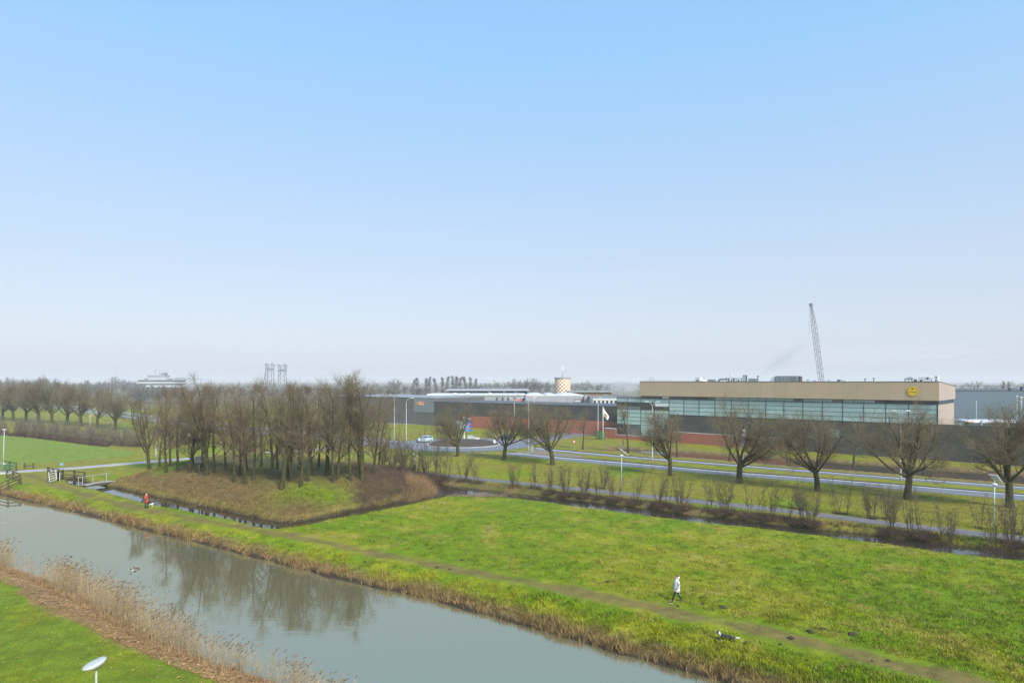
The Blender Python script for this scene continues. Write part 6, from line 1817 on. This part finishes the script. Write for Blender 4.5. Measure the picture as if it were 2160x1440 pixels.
# heap of cut branches, white plastic on the ditch edge
rg = np.random.default_rng(3)
q = hit(1012, 1046)
n = 260
P = np.stack([rg.normal(0, 1.5, n) + q.x, rg.normal(0, 0.25, n) + q.y, np.full(n, q.z + 0.02)], 1)
a = rg.normal(0, 0.5, n) + (rg.uniform(0, 1, n) < 0.5) * math.pi
t, tr = grow(rg, P, np.stack([np.cos(a), np.sin(a) * 0.4, rg.uniform(0.1, 0.7, n)], 1), rg.uniform(0.5, 1.6, n), 0.016, 0.009, 5, -0.22, 0.12)
tag(link('brushwood_heap', tubes_mesh('brushwood_heap', [(t, tr, 4)]), mat('cut_branches', (0.20, 0.15, 0.09), 0.9, (0.30, 0.23, 0.15), 2.0)), 'heap of pale cut branches at the meadow corner by the ditch', 'brushwood', None, 'stuff')
def crumple(name, label, u, v, w_, d_, h_, mt, seed):
    q = hit(u, v); rg = np.random.default_rng(seed); m = MB(); secs = []
    for j, (r_, z_) in enumerate(((1.0, -0.1), (1.0, 0.35), (0.75, 0.8), (0.35, 1.0), (0.05, 1.02))):
        secs.append([(w_ * r_ * (1 + .16 * rg.normal()) * math.cos(a), d_ * r_ * (1 + .16 * rg.normal()) * math.sin(a), h_ * (z_ + (.18 * rg.normal() if j else 0))) for a in np.linspace(0, 2 * math.pi, 19)[:-1]])
    m.ring(secs); o2 = m.build(name, mt); o2.location = q; o2.rotation_euler = (0, 0, -0.35); tag(o2, label, 'debris')
crumple('plastic_sheet', 'crumpled white plastic sheet lying at the ditch edge', 2032, 1166, 0.9, 0.35, 0.28, mat('white_plastic', (0.62, 0.68, 0.68), 0.4), 1)
crumple('plastic_sheet', 'small torn white plastic scrap beside brown straw on the ditch edge', 2072, 1171, 0.3, 0.16, 0.14, mat('dull_plastic', (0.5, 0.5, 0.46), 0.5), 2)
crumple('plastic_sheet', 'flat white scrap at the end of the branch heap', 1054, 1047, 0.28, 0.12, 0.07, WHITE, 3)

# ---------------------------------------------------------------- vehicles
TYRE = mat('tyre', (0.018, 0.018, 0.018), 0.9); RIM = mat('rim', (0.55, 0.56, 0.57), 0.35, metal=0.6); CGL = mat('car_glass', (0.05, 0.07, 0.075), 0.05, spec=0.8); LITE = mat('headlight', (0.75, 0.78, 0.8), 0.15); RED = mat('tail_light', (0.35, 0.01, 0.01), 0.3); PLATE = mat('yellow_plate', (0.65, 0.42, 0.03), 0.5)
def car(u, v, rz, paint, label, Lc=3.6, Wc=1.65, Hc=1.48, group=None):
    q = hit(u, v); o = thing('car', label, 'car', (q.x, q.y, 0.06), rz, group)
    hl, hw_ = Lc / 2, Wc / 2
    # body shell: sections along the length (front = -x), lower body then the roof cell
    st = [(-hl, .34, .62, .80), (-hl + .12, .24, .74, .94), (-hl + .75, .22, .90, 1.0), (-hl + 1.05, .22, .97, 1.0), (hl - .55, .22, 1.0, 1.0), (hl - .12, .24, .98, .97), (hl, .34, .86, .86)]
    secs = []
    for x_, z0, z1, w_ in st:
        w = hw_ * w_; secs.append([(x_, -w * .92, z0), (x_, w * .92, z0), (x_, w, z0 + .22), (x_, w * .99, z1 - .12), (x_, w * .90, z1), (x_, -w * .90, z1), (x_, -w * .99, z1 - .12), (x_, -w, z0 + .22)])
    MB().ring(secs).build('body', paint, o, smooth=False, bevel=0.015)
    cab = [(-hl + .85, hl - .12, .93, .90), (-hl + 1.55, hl - .38, Hc - .10, .74)]
    m = MB()
    (a0, a1, z0, w0), (b0_, b1_, z1, w1) = cab
    m.add([(a0, -hw_ * w0, z0), (a1, -hw_ * w0, z0), (a1, hw_ * w0, z0), (a0, hw_ * w0, z0), (b0_, -hw_ * w1, z1), (b1_, -hw_ * w1, z1), (b1_, hw_ * w1, z1), (b0_, hw_ * w1, z1)], [(3, 2, 1, 0), (4, 5, 6, 7), (0, 1, 5, 4), (1, 2, 6, 5), (2, 3, 7, 6), (3, 0, 4, 7)])
    m.build('windows', CGL, o)
    m = MB()
    for s in (-1, 1):
        for (x0, x1) in ((a0, b0_), ((a0 + a1) / 2 + .1, (b0_ + b1_) / 2 + .06), (a1, b1_)): m.bar((x0, s * hw_ * w0 * 1.0, z0 - .02), (x1, s * hw_ * w1 * 1.0, z1 + .01), .09)
    m.build('pillars', paint, o)
    MB().ring([[(b0_ - .06, -hw_ * w1 - .05, z1), (b0_ - .06, hw_ * w1 + .05, z1), (b0_ + .25, hw_ * w1 * .9, z1 + .11), (b0_ + .25, -hw_ * w1 * .9, z1 + .11)], [(b1_ + .08, -hw_ * w1 - .05, z1), (b1_ + .08, hw_ * w1 + .05, z1), (b1_ - .2, hw_ * w1 * .9, z1 + .11), (b1_ - .2, -hw_ * w1 * .9, z1 + .11)]]).build('roof', paint, o, bevel=0.01)
    for x_ in (-hl + .62, hl - .60):
        for s in (-1, 1):
            M = Matrix.Translation((x_, s * (hw_ - .09), .29)) @ Matrix.Rotation(R(90), 4, 'X')
            w = MB().lathe([(.20, -.10), (.29, -.09), (.29, .09), (.20, .10)], 18, M).build('wheel', TYRE, o)
            MB().lathe([(.19, -.108), (.19, .108)], 12, M).build('rim', RIM, w)
    for s in (-1, 1):
        MB().box(-hl - .01, -hl + .25, s * hw_ * .62 - .17, s * hw_ * .62 + .17, .60, .76).build('headlight', LITE, o, bevel=0.02)
        MB().box(hl - .12, hl + .012, s * hw_ * .72 - .10, s * hw_ * .72 + .10, .62, .90).build('tail_light', RED, o)
        MB().box(-hl + 1.15, -hl + 1.32, s * (hw_ + .02), s * (hw_ + .17), .90, 1.03).build('mirror', paint, o)
    MB().box(-hl - .02, -hl + .05, -.26, .26, .40, .52).build('number_plate', PLATE, o); MB().box(-hl - .012, -hl + .06, -.5, .5, .28, .38).build('grille', BLACK, o)
    return o
SILV = mat('ice_blue_paint', (0.42, 0.54, 0.57), 0.25, spec=0.6, coat=0.5); BLKP = mat('black_paint_gloss', (0.02, 0.022, 0.026), 0.2, coat=0.5); GRYP = mat('silver_paint', (0.42, 0.43, 0.44), 0.28, metal=0.3, coat=0.5)
car(896, 932.5, R(28), SILV, 'pale ice blue hatchback driving round the roundabout')
car(1069, 928, R(-12), BLKP, 'black car behind a road tree at the roundabout', 4.2, 1.75)
car(1112, 905, R(-12), GRYP, 'silver car passing in front of the red brick foot', 4.3, 1.75)
car(598, 914, R(-40), GRYP, 'silver car on the left road seen through the wood', 4.2, 1.75)
VANP = mat('white_van_paint', (0.68, 0.69, 0.69), 0.4)
for i in range(7):
    u = 2050 + i * 19; q = at(u, 886, 140); o = thing('white_van', 'white van parked nose out in the row on the loading yard', 'van', (q.x, 140 + 0.5 * (i % 2), 3.0), 0.05 * (i % 3 - 1), 'white vans in a row on the loading yard')
    MB().box(-.92, .92, 0.9, 5.2, .35, 2.62).build('body', VANP, o, bevel=.08); MB().prism([(-.92, .35), (.92, .35), (.92, 1.2), (-.92, 1.2)], 0, .92).build('bonnet', VANP, o, bevel=.05)
    MB().box(-.84, .84, .86, .9, 1.35, 2.1).build('windscreen', CGL, o)
    for s in (-1, 1):
        MB().box(s * .66 - .16, s * .66 + .16, -.03, .02, .75, 1.0).build('headlight', LITE, o); w = MB().lathe([(.33, -.1), (.33, .1)], 14, Matrix.Translation((s * .80, .75, .33)) @ Matrix.Rotation(R(90), 4, 'Y')).build('wheel', TYRE, o)
q = at(2047, 893, 132); o = thing('yellow_loader', 'yellow wheel loader on the loading yard beside the gravel heap', 'loader', (q.x, 132, 3.0))
LOAD = mat('loader_yellow', (0.68, 0.38, 0.03), 0.5)
MB().box(-.9, 1.1, 0, 1.8, .7, 1.9).build('body', LOAD, o, bevel=.06); MB().box(-.2, .8, .2, 1.6, 1.9, 2.75).build('cab', CGL, o); MB().box(-.25, .85, .15, 1.65, 2.753, 2.85).build('cab_roof', LOAD, o); MB().prism([(-1.9, .2), (-1.0, .2), (-1.1, .5), (-1.6, 1.2), (-1.9, 1.1)], -.1, 1.9).build('bucket', LOAD, o); MB().bar((-.9, .9, 1.2), (-1.5, .9, .8), .25).build('arm', LOAD, o)
for x_ in (-.55, .8):
    for y_ in (0, 1.8): MB().lathe([(.5, -.18), (.55, 0), (.5, .18)], 14, Matrix.Translation((x_, y_, .55)) @ Matrix.Rotation(R(90), 4, 'X')).build('wheel', TYRE, o)
q = at(2024, 893, 128); rg = np.random.default_rng(6); m = MB()
m.ring([[(r_ * 1.6 * (1 + .1 * rg.normal()) * math.cos(a), r_ * (1 + .1 * rg.normal()) * math.sin(a), z_ + .06 * rg.normal()) for a in np.linspace(0, 2 * math.pi, 19)[:-1]] for r_, z_ in ((1.0, 0), (.8, 1.0), (.5, 1.9), (.2, 2.5), (.03, 2.6))])
o = m.build('gravel_heap', mat('grey_gravel', (0.28, 0.28, 0.28), 0.95, (0.42, 0.42, 0.42), 3.0), smooth=True); o.location = (q.x, 128, 3.0); tag(o, 'pale grey gravel heap at the factory corner on the loading yard', 'gravel heap')

# ---------------------------------------------------------------- people and animals
def skin_body(name, verts, edges, rads, parent, mats, pick, sub=2, root=0):
    me = bpy.data.meshes.new(name); me.from_pydata(verts, edges, [])
    o = bpy.data.objects.new(name, me); C.objects.link(o)
    md = o.modifiers.new('skin', 'SKIN')
    if not me.skin_vertices: bpy.context.view_layer.update()
    for i, r_ in enumerate(rads):
        r2 = r_ if isinstance(r_, tuple) else (r_, r_)
        me.skin_vertices[0].data[i].radius = r2
        me.skin_vertices[0].data[i].use_root = (i == root)
    md.use_smooth_shade = True
    s_ = o.modifiers.new('sub', 'SUBSURF'); s_.levels = sub; s_.render_levels = sub
    dg = bpy.context.evaluated_depsgraph_get()
    nm = bpy.data.meshes.new_from_object(o.evaluated_get(dg))
    bpy.data.objects.remove(o)
    nm.name = name; nm.materials.clear()
    for mt in mats: nm.materials.append(mt)
    for p in nm.polygons:
        p.material_index = pick(p.center); p.use_smooth = True
    ob = bpy.data.objects.new(name, nm); C.objects.link(ob); ob.parent = parent
    return ob
SKIN = mat('skin', (0.50, 0.31, 0.23), 0.6)
def limb_ring(m, pts, rads, n=12): m.tube(pts, rads, n)
def person(u, v, rz, label, coat, trouser, shoe, hair, H, stride, build):
    q = hit(u, v); o = thing('person', label, 'person', q, rz); o.scale = (H / 1.7,) * 3
    # facing -x; left/right are -y/+y
    f0, f1 = stride
    V = [(0, 0, .93), (0, 0, 1.10), (0, 0, 1.30), (-.01, 0, 1.42), (-.02, 0, 1.50), (-.035, 0, 1.58), (-.03, 0, 1.68)]
    Ra = [(.15, .11), (.13, .10), (.15, .11), .075, .05, (.082, .075), (.07, .065)]
    E = [(0, 1), (1, 2), (2, 3), (3, 4), (4, 5), (5, 6)]
    def chain(start, pts, rads):
        i = start
        for p_, r_ in zip(pts, rads):
            V.append(p_); Ra.append(r_); E.append((i, len(V) - 1)); i = len(V) - 1
        return i
    hand = []
    for s, fx in ((-1, f0), (1, f1)):
        kx = fx * .5 - .06 if fx < 0 else fx * .42
        chain(0, [(fx * .08, s * .09, .86), (kx, s * .09, .48), (fx, s * .085, .09), (fx - .16, s * .09, .035)], [.092, .062, .045, .034])
        sh = chain(2, [(0, s * .17, 1.38)], [.062])
        el, wr = (( .05, s * .22, 1.12), (-.10, s * .20, .93)) if build != 'leash' or s < 0 else ((-.06, s * .23, 1.13), (-.26, s * .20, .98))
        w_ = chain(sh, [el, wr], [.048, .03])
        dr = (Vector(wr) - Vector(el)).normalized(); sd_ = Vector((0, s, 0))
        pm = Vector(wr) + dr * .07
        pi = chain(w_, [tuple(pm)], [.030])
        for k, (off, ln) in enumerate(((-.03, .06), (-.01, .075), (.01, .07), (.03, .055))):
            b_ = pm + dr * .02 + Vector((-off, 0, 0)); chain(pi, [tuple(b_ + dr * .02), tuple(b_ + dr * (ln * .6) - sd_ * .008), tuple(b_ + dr * ln - sd_ * .03)], [.010, .009, .008])
        chain(pi, [tuple(pm + Vector((-.035, 0, 0)) - dr * .02 - sd_ * .01), tuple(pm + Vector((-.055, 0, 0)) + dr * .02 - sd_ * .02)], [.011, .009])
    def pick(c):
        if c.z < .10: return 2
        if c.z < 1.0 and abs(c.y) < .165: return 1
        return 0
    skin_body('body', V, E, Ra, o, [SKIN, trouser, shoe], pick)
    # coat
    m = MB()
    hem = .70 if build == 'stroll' else .62
    secs = []
    for z_, rx, ry, cx_ in ((hem, .20, .225, .0), (.80, .20, .225, 0), (.98, .185, .21, 0), (1.12, .17, .20, 0), (1.28, .17, .215, 0), (1.38, .14, .20, 0), (1.45, .095, .12, -.005), (1.50, .075, .085, -.01)):
        secs.append([(cx_ + rx * math.cos(a), ry * math.sin(a), z_) for a in np.linspace(0, 2 * math.pi, 21)[:-1]])
    m.ring(secs)
    for s in (-1, 1):
        el, wr = (( .05, s * .235, 1.12), (-.10, s * .21, .93)) if build != 'leash' or s < 0 else ((-.06, s * .24, 1.13), (-.26, s * .21, .98))
        m.tube([(0, s * .13, 1.40), (0.01, s * .20, 1.34), el, wr], [.07, .082, .068, .056], 12)
    ct = m.build('coat', coat, o, smooth=True)
    return o, ct
COATW = mat('white_coat', (0.66, 0.67, 0.66), 0.8, (0.58, 0.59, 0.58), 9.0, 4); TRK = mat('dark_green_trousers', (0.008, 0.022, 0.020), 0.8); SHW = mat('maroon_shoes', (0.05, 0.015, 0.018), 0.6); HAIR = mat('brown_hair', (0.10, 0.035, 0.018), 0.7)
o, ct = person(1427.5, 1270, R(12), 'person in a white hooded coat and dark striped trousers walking the meadow path', COATW, TRK, SHW, HAIR, 1.70, (-.36, .38), 'stroll')
m = MB(); secs = []
for z_, r_ in ((1.46, .05), (1.49, .105), (1.55, .135), (1.61, .12), (1.655, .05)): secs.append([(.085 + r_ * .85 * math.cos(a), r_ * math.sin(a), z_) for a in np.linspace(0, 2 * math.pi, 17)[:-1]])
m.ring(secs).build('hood', COATW, ct, smooth=True)
def head_bits(o, hairm, hat=None):
    m = MB(); secs = []
    for z_, rx, ry, cx_ in ((1.50, .03, .07, .05), (1.55, .085, .092, .0), (1.62, .105, .098, -.008), (1.68, .10, .092, -.012), (1.735, .07, .065, -.01), (1.76, .02, .02, -.005)):
        secs.append([(cx_ + .028 + rx * math.cos(a) * (1 if math.cos(a) > 0 else .55), ry * math.sin(a), z_) for a in np.linspace(0, 2 * math.pi, 17)[:-1]])
    m.ring(secs).build('hair' if not hat else 'hat', hairm if not hat else hat, o, smooth=True)
    MB().tube([(-.098, 0, 1.615), (-.135, 0, 1.585), (-.10, 0, 1.575)], [.010, .018, .010], 8).build('nose', SKIN, o)
    for s in (-1, 1):
        MB().lathe([(.003, -.004), (.011, 0), (.003, .004)], 8, Matrix.Translation((-.102, s * .033, 1.615)) @ Matrix.Rotation(R(90), 4, 'Y')).build('eye', BLACK, o)
        MB().lathe([(.008, -.01), (.028, 0), (.012, .01)], 8, Matrix.Translation((-.015, s * .085, 1.60)) @ Matrix.Rotation(R(90), 4, 'X')).build('ear', SKIN, o)
    MB().box(-.112, -.095, -.026, .026, 1.545, 1.553).build('mouth', mat('lips', (0.32, 0.11, 0.09), 0.6), o)
head_bits(o, HAIR)
m = MB()
for s in (-1, 1):
    pass
m.tube([(.385, .145, .14), (.26, .170, .48), (.08, .195, .80)], [.012, .014, .014], 6).build('stripe', SW, o)
for s, fx in ((-1, -.36), (1, .38)):
    MB().ring([[(fx - .20 + dx, s * .088 + dy, z_) for dx, dy in ((0, -.03), (.08, -.045), (.22, -.045), (.26, 0), (.22, .045), (.08, .045), (0, .03))] for z_ in (-.01, .022)]).build('sole', SW, o)
MB().box(-.03, .03, -.31, -.295, 1.18, 1.27).build('sleeve_badge', mat('navy_badge', (0.02, 0.03, 0.08), 0.7), ct)
RC = mat('rust_red_coat', (0.33, 0.055, 0.025), 0.8, (0.40, 0.075, 0.035), 8.0); NV = mat('navy_trousers', (0.012, 0.018, 0.045), 0.8); HATM = mat('rust_hat', (0.42, 0.10, 0.035), 0.8)
o, ct = person(309, 1072, R(165), 'person in a rust red coat and hat standing on the bank path', RC, NV, NV, HAIR, 1.68, (-.10, .09), 'leash')
head_bits(o, HAIR, HATM)
MB().lathe([(.085, 1.49), (.115, 1.50), (.11, 1.535), (.08, 1.545)], 14).build('scarf', mat('cream_scarf', (0.6, 0.52, 0.44), 0.9), o)
m = MB(); m.ring([[(-.30 + r_ * math.cos(a) * .6, .24 + .05 * k, .80 + r_ * math.sin(a)) for a in np.linspace(0, 2 * math.pi, 13)[:-1]] for k, r_ in enumerate((.10, .13, .10))])
q = o.matrix_basis @ Vector((0, 0, 0))
bag = m.build('handbag', mat('pink_red_bag', (0.60, 0.05, 0.07), 0.5)); bag.location = o.location; bag.rotation_euler = o.rotation_euler; tag(bag, 'small pink red bag held by the person in the rust red coat', 'bag')
MB().tube([(-.26, .25, .90), (-.30, .27, 1.02), (-.34, .25, .90)], .008, 6).build('strap', BLACK, bag)

def dog(u, v, rz, label, S, pose, mats, pick, tilt=0.0):
    q = hit(u, v); o = thing('dog', label, 'dog', q, rz); o.scale = (S, S, S * (0.74 if tilt else 1.0)); o.rotation_euler = (0, tilt, rz)
    V = [(.0, 0, .50), (.22, 0, .52), (.38, 0, .50), (-.20, 0, .50), (-.36, 0, .54), (-.48, 0, .66), (-.56, 0, .76), (-.66, 0, .75), (-.76, 0, .71)]
    Ra = [(.115, .135), (.11, .125), (.09, .10), (.13, .165), (.10, .13), .075, (.078, .08), .05, .030]
    E = [(0, 1), (1, 2), (0, 3), (3, 4), (4, 5), (5, 6), (6, 7), (7, 8)]
    def chain(st, pts, rads):
        i = st
        for p_, r_ in zip(pts, rads): V.append(p_); Ra.append(r_); E.append((i, len(V) - 1)); i = len(V) - 1
        return i
    for s in (-1, 1):
        g_ = s * pose
        chain(2, [(.36 - g_ * .25, s * .08, .36), (.44 - g_, s * .085, .17), (.38 - g_ * 1.1, s * .085, .03), (.34 - g_ * 1.1, s * .085, .015)], [.07, .034, .024, .026])
        chain(4, [(-.32, s * .09, .38), (-.34 + g_ * .9, s * .09, .18), (-.36 + g_ * 1.2, s * .09, .03), (-.40 + g_ * 1.2, s * .09, .015)], [.055, .032, .024, .026])
        chain(6, [(-.53, s * .06, .84), (-.52, s * .075, .90)], [.028, .010])
    chain(2, [(.50, 0, .52), (.64, 0, .50), (.80, 0, .54), (.90, 0, .57)], [.05, .042, .046, .02])
    skin_body('body', V, E, Ra, o, mats, pick, 2)
    MB().lathe([(.004, -.01), (.022, 0), (.004, .012)], 8, Matrix.Translation((-.795, 0, .715)) @ Matrix.Rotation(R(90), 4, 'Y')).build('nose', BLACK, o)
    for s in (-1, 1): MB().lathe([(.003, -.004), (.013, 0), (.003, .004)], 8, Matrix.Translation((-.635, s * .045, .785)) @ Matrix.Rotation(R(90), 4, 'X')).build('eye', BLACK, o)
    return o
DB = mat('black_fur', (0.018, 0.022, 0.022), 0.85, (0.04, 0.045, 0.045), 12.0); DWF = mat('white_fur', (0.66, 0.65, 0.62), 0.9); DBR = mat('brown_grey_fur', (0.12, 0.09, 0.075), 0.9)
def pick1(c):
    if c.x > .60 or (-.50 < c.x < -.38 and c.z > .40) or c.z < .06 or c.x < -.72: return 1
    if c.x < -.50: return 2
    return 0
dog(1530, 1352, R(-8), 'black and white dog trotting on the canal bank with white tail tip', 0.82, .16, [DB, DWF, DBR], pick1, R(8))
def pick2(c): return 1 if (c.x > .1 and c.x < .3 and c.z > .5) or (c.x < -.50 and c.z > .76) else 0
dog(317, 1069, R(205), 'small white dog with dark patches beside the person in the rust red coat', 0.62, .03, [DWF, DB], pick2)
p0, p1 = o.location + Vector((.25, -.05, .98)), hit(317, 1069) + Vector((.25, .1, .42))
tag(MB().tube([p0, (p0 + p1) / 2 - Vector((0, 0, .12)), p1], .006, 5).build('dog_leash', BLACK), 'thin dark leash between the rust red coat and the white dog', 'leash')
def duck(u, v, rz, label, cm, hm_, wm):
    p = gp(u, v, CANAL_Z); o2 = thing('duck', label, 'duck', (p[0], p[1], CANAL_Z - .04), rz); o2.scale = (.85, .85, .85)
    V = [(0, 0, .09), (.14, 0, .10), (.26, 0, .15), (-.14, 0, .10), (-.22, 0, .18), (-.25, 0, .27), (-.29, 0, .31), (-.34, 0, .30), (-.40, 0, .285)]
    skin_body('body', V, [(0, 1), (1, 2), (0, 3), (3, 4), (4, 5), (5, 6), (6, 7), (7, 8)], [(.10, .075), (.08, .065), .015, (.085, .07), .045, .038, .05, .025, .014], o2, [cm, hm_, PLATE], lambda c: 2 if c.x < -.345 else (1 if c.x < -.18 and c.z > .15 else 0), 2)
    for s in (-1, 1): MB().ring([[(x_ + .05, s * (.095 + .012 * k), .10 + h_ * .05) for x_, h_ in ((-.16, 0), (-.08, .9), (.08, 1), (.2, .4), (.05, -.8))] for k in (0, 1)]).build('wing', wm, o2)
duck(288.5, 1199, R(25), 'brown duck swimming on the canal just behind the drake', mat('brown_feathers', (0.16, 0.075, 0.04), 0.8), mat('brown_head', (0.10, 0.05, 0.03), 0.8), mat('brown_wing', (0.13, 0.06, 0.035), 0.8))
duck(282.5, 1203.5, R(35), 'dark headed drake with pale flank swimming in front', mat('drake_pale', (0.45, 0.44, 0.40), 0.8), mat('drake_head', (0.012, 0.02, 0.014), 0.4), mat('drake_wing', (0.10, 0.09, 0.08), 0.8))
# smoke plume drifting behind the factory
def plume(name, label, c, size, dens, colr, rot, scale, seed):
    mt = bpy.data.materials.new(name); mt.use_nodes = True; nt = mt.node_tree; nt.nodes.clear()
    tc = nt.nodes.new('ShaderNodeTexCoord'); nz = nt.nodes.new('ShaderNodeTexNoise'); nz.inputs['Scale'].default_value = scale; nz.inputs['Detail'].default_value = 4; nz.inputs['Roughness'].default_value = .6
    mp = nt.nodes.new('ShaderNodeMapping'); mp.inputs['Location'].default_value = (seed, seed * .7, 0); nt.links.new(tc.outputs['Object'], mp.inputs['Vector']); nt.links.new(mp.outputs['Vector'], nz.inputs['Vector'])
    ln = nt.nodes.new('ShaderNodeVectorMath'); ln.operation = 'LENGTH'; nt.links.new(tc.outputs['Object'], ln.inputs[0])
    fall = nt.nodes.new('ShaderNodeMapRange'); fall.inputs['From Min'].default_value = 1.0; fall.inputs['From Max'].default_value = .15; fall.inputs['To Min'].default_value = -.60; fall.inputs['To Max'].default_value = -.14; fall.clamp = True; nt.links.new(ln.outputs['Value'], fall.inputs['Value'])
    ad = nt.nodes.new('ShaderNodeMath'); ad.operation = 'ADD'; nt.links.new(nz.outputs['Fac'], ad.inputs[0]); nt.links.new(fall.outputs['Result'], ad.inputs[1])
    ml = nt.nodes.new('ShaderNodeMath'); ml.operation = 'MULTIPLY'; ml.inputs[1].default_value = dens; ml.use_clamp = False; nt.links.new(ad.outputs[0], ml.inputs[0])
    mxx = nt.nodes.new('ShaderNodeMath'); mxx.operation = 'MAXIMUM'; mxx.inputs[1].default_value = 0; nt.links.new(ml.outputs[0], mxx.inputs[0])
    pv = nt.nodes.new('ShaderNodeVolumePrincipled'); pv.inputs['Color'].default_value = (*colr, 1); nt.links.new(mxx.outputs[0], pv.inputs['Density'])
    ou = nt.nodes.new('ShaderNodeOutputMaterial'); nt.links.new(pv.outputs[0], ou.inputs['Volume'])
    bm = bmesh.new(); bmesh.ops.create_icosphere(bm, subdivisions=3, radius=1.0); me = bpy.data.meshes.new(name); bm.to_mesh(me); bm.free()
    o2 = link(name, me, mt); o2.location = c; o2.scale = size; o2.rotation_euler = rot; tag(o2, label, 'smoke', None, 'stuff')
plume('smoke_plume', 'thin grey smoke drifting up behind the factory roof', at(1655, 753, 420), (28, 7, 7), 0.24, (0.80, 0.82, 0.85), (0, R(-34), 0), 2.4, 3.1)
plume('steam_plume', 'broad pale steam cloud around the crane behind the factory', at(1850, 762, 420), (110, 12, 15), 0.10, (0.99, 0.99, 1.0), (0, R(-4), 0), 3.0, 9.4)
plume('steam_plume', 'small white steam puff beside the far copper roofed hall', at(1318, 815, 400), (16, 8, 7), 0.4, (0.97, 0.97, 0.98), (0, 0, 0), 2.4, 5.2)
# ---------------------------------------------------------------- haze
hm = bpy.data.materials.new('winter_haze'); hm.use_nodes = True
nt = hm.node_tree; nt.nodes.clear()
pv = nt.nodes.new('ShaderNodeVolumePrincipled')
pv.inputs['Color'].default_value = (0.98, 0.97, 0.96, 1)
pv.inputs['Density'].default_value = 0.00033
pv.inputs['Anisotropy'].default_value = 0.0
ou = nt.nodes.new('ShaderNodeOutputMaterial')
nt.links.new(pv.outputs[0], ou.inputs['Volume'])
hz_o = MB().box(-19500, 19500, -60, 7400, -3.2, 52).build('haze', hm)
tag(hz_o, 'thin pale winter haze over the whole landscape', 'haze', None, 'stuff')
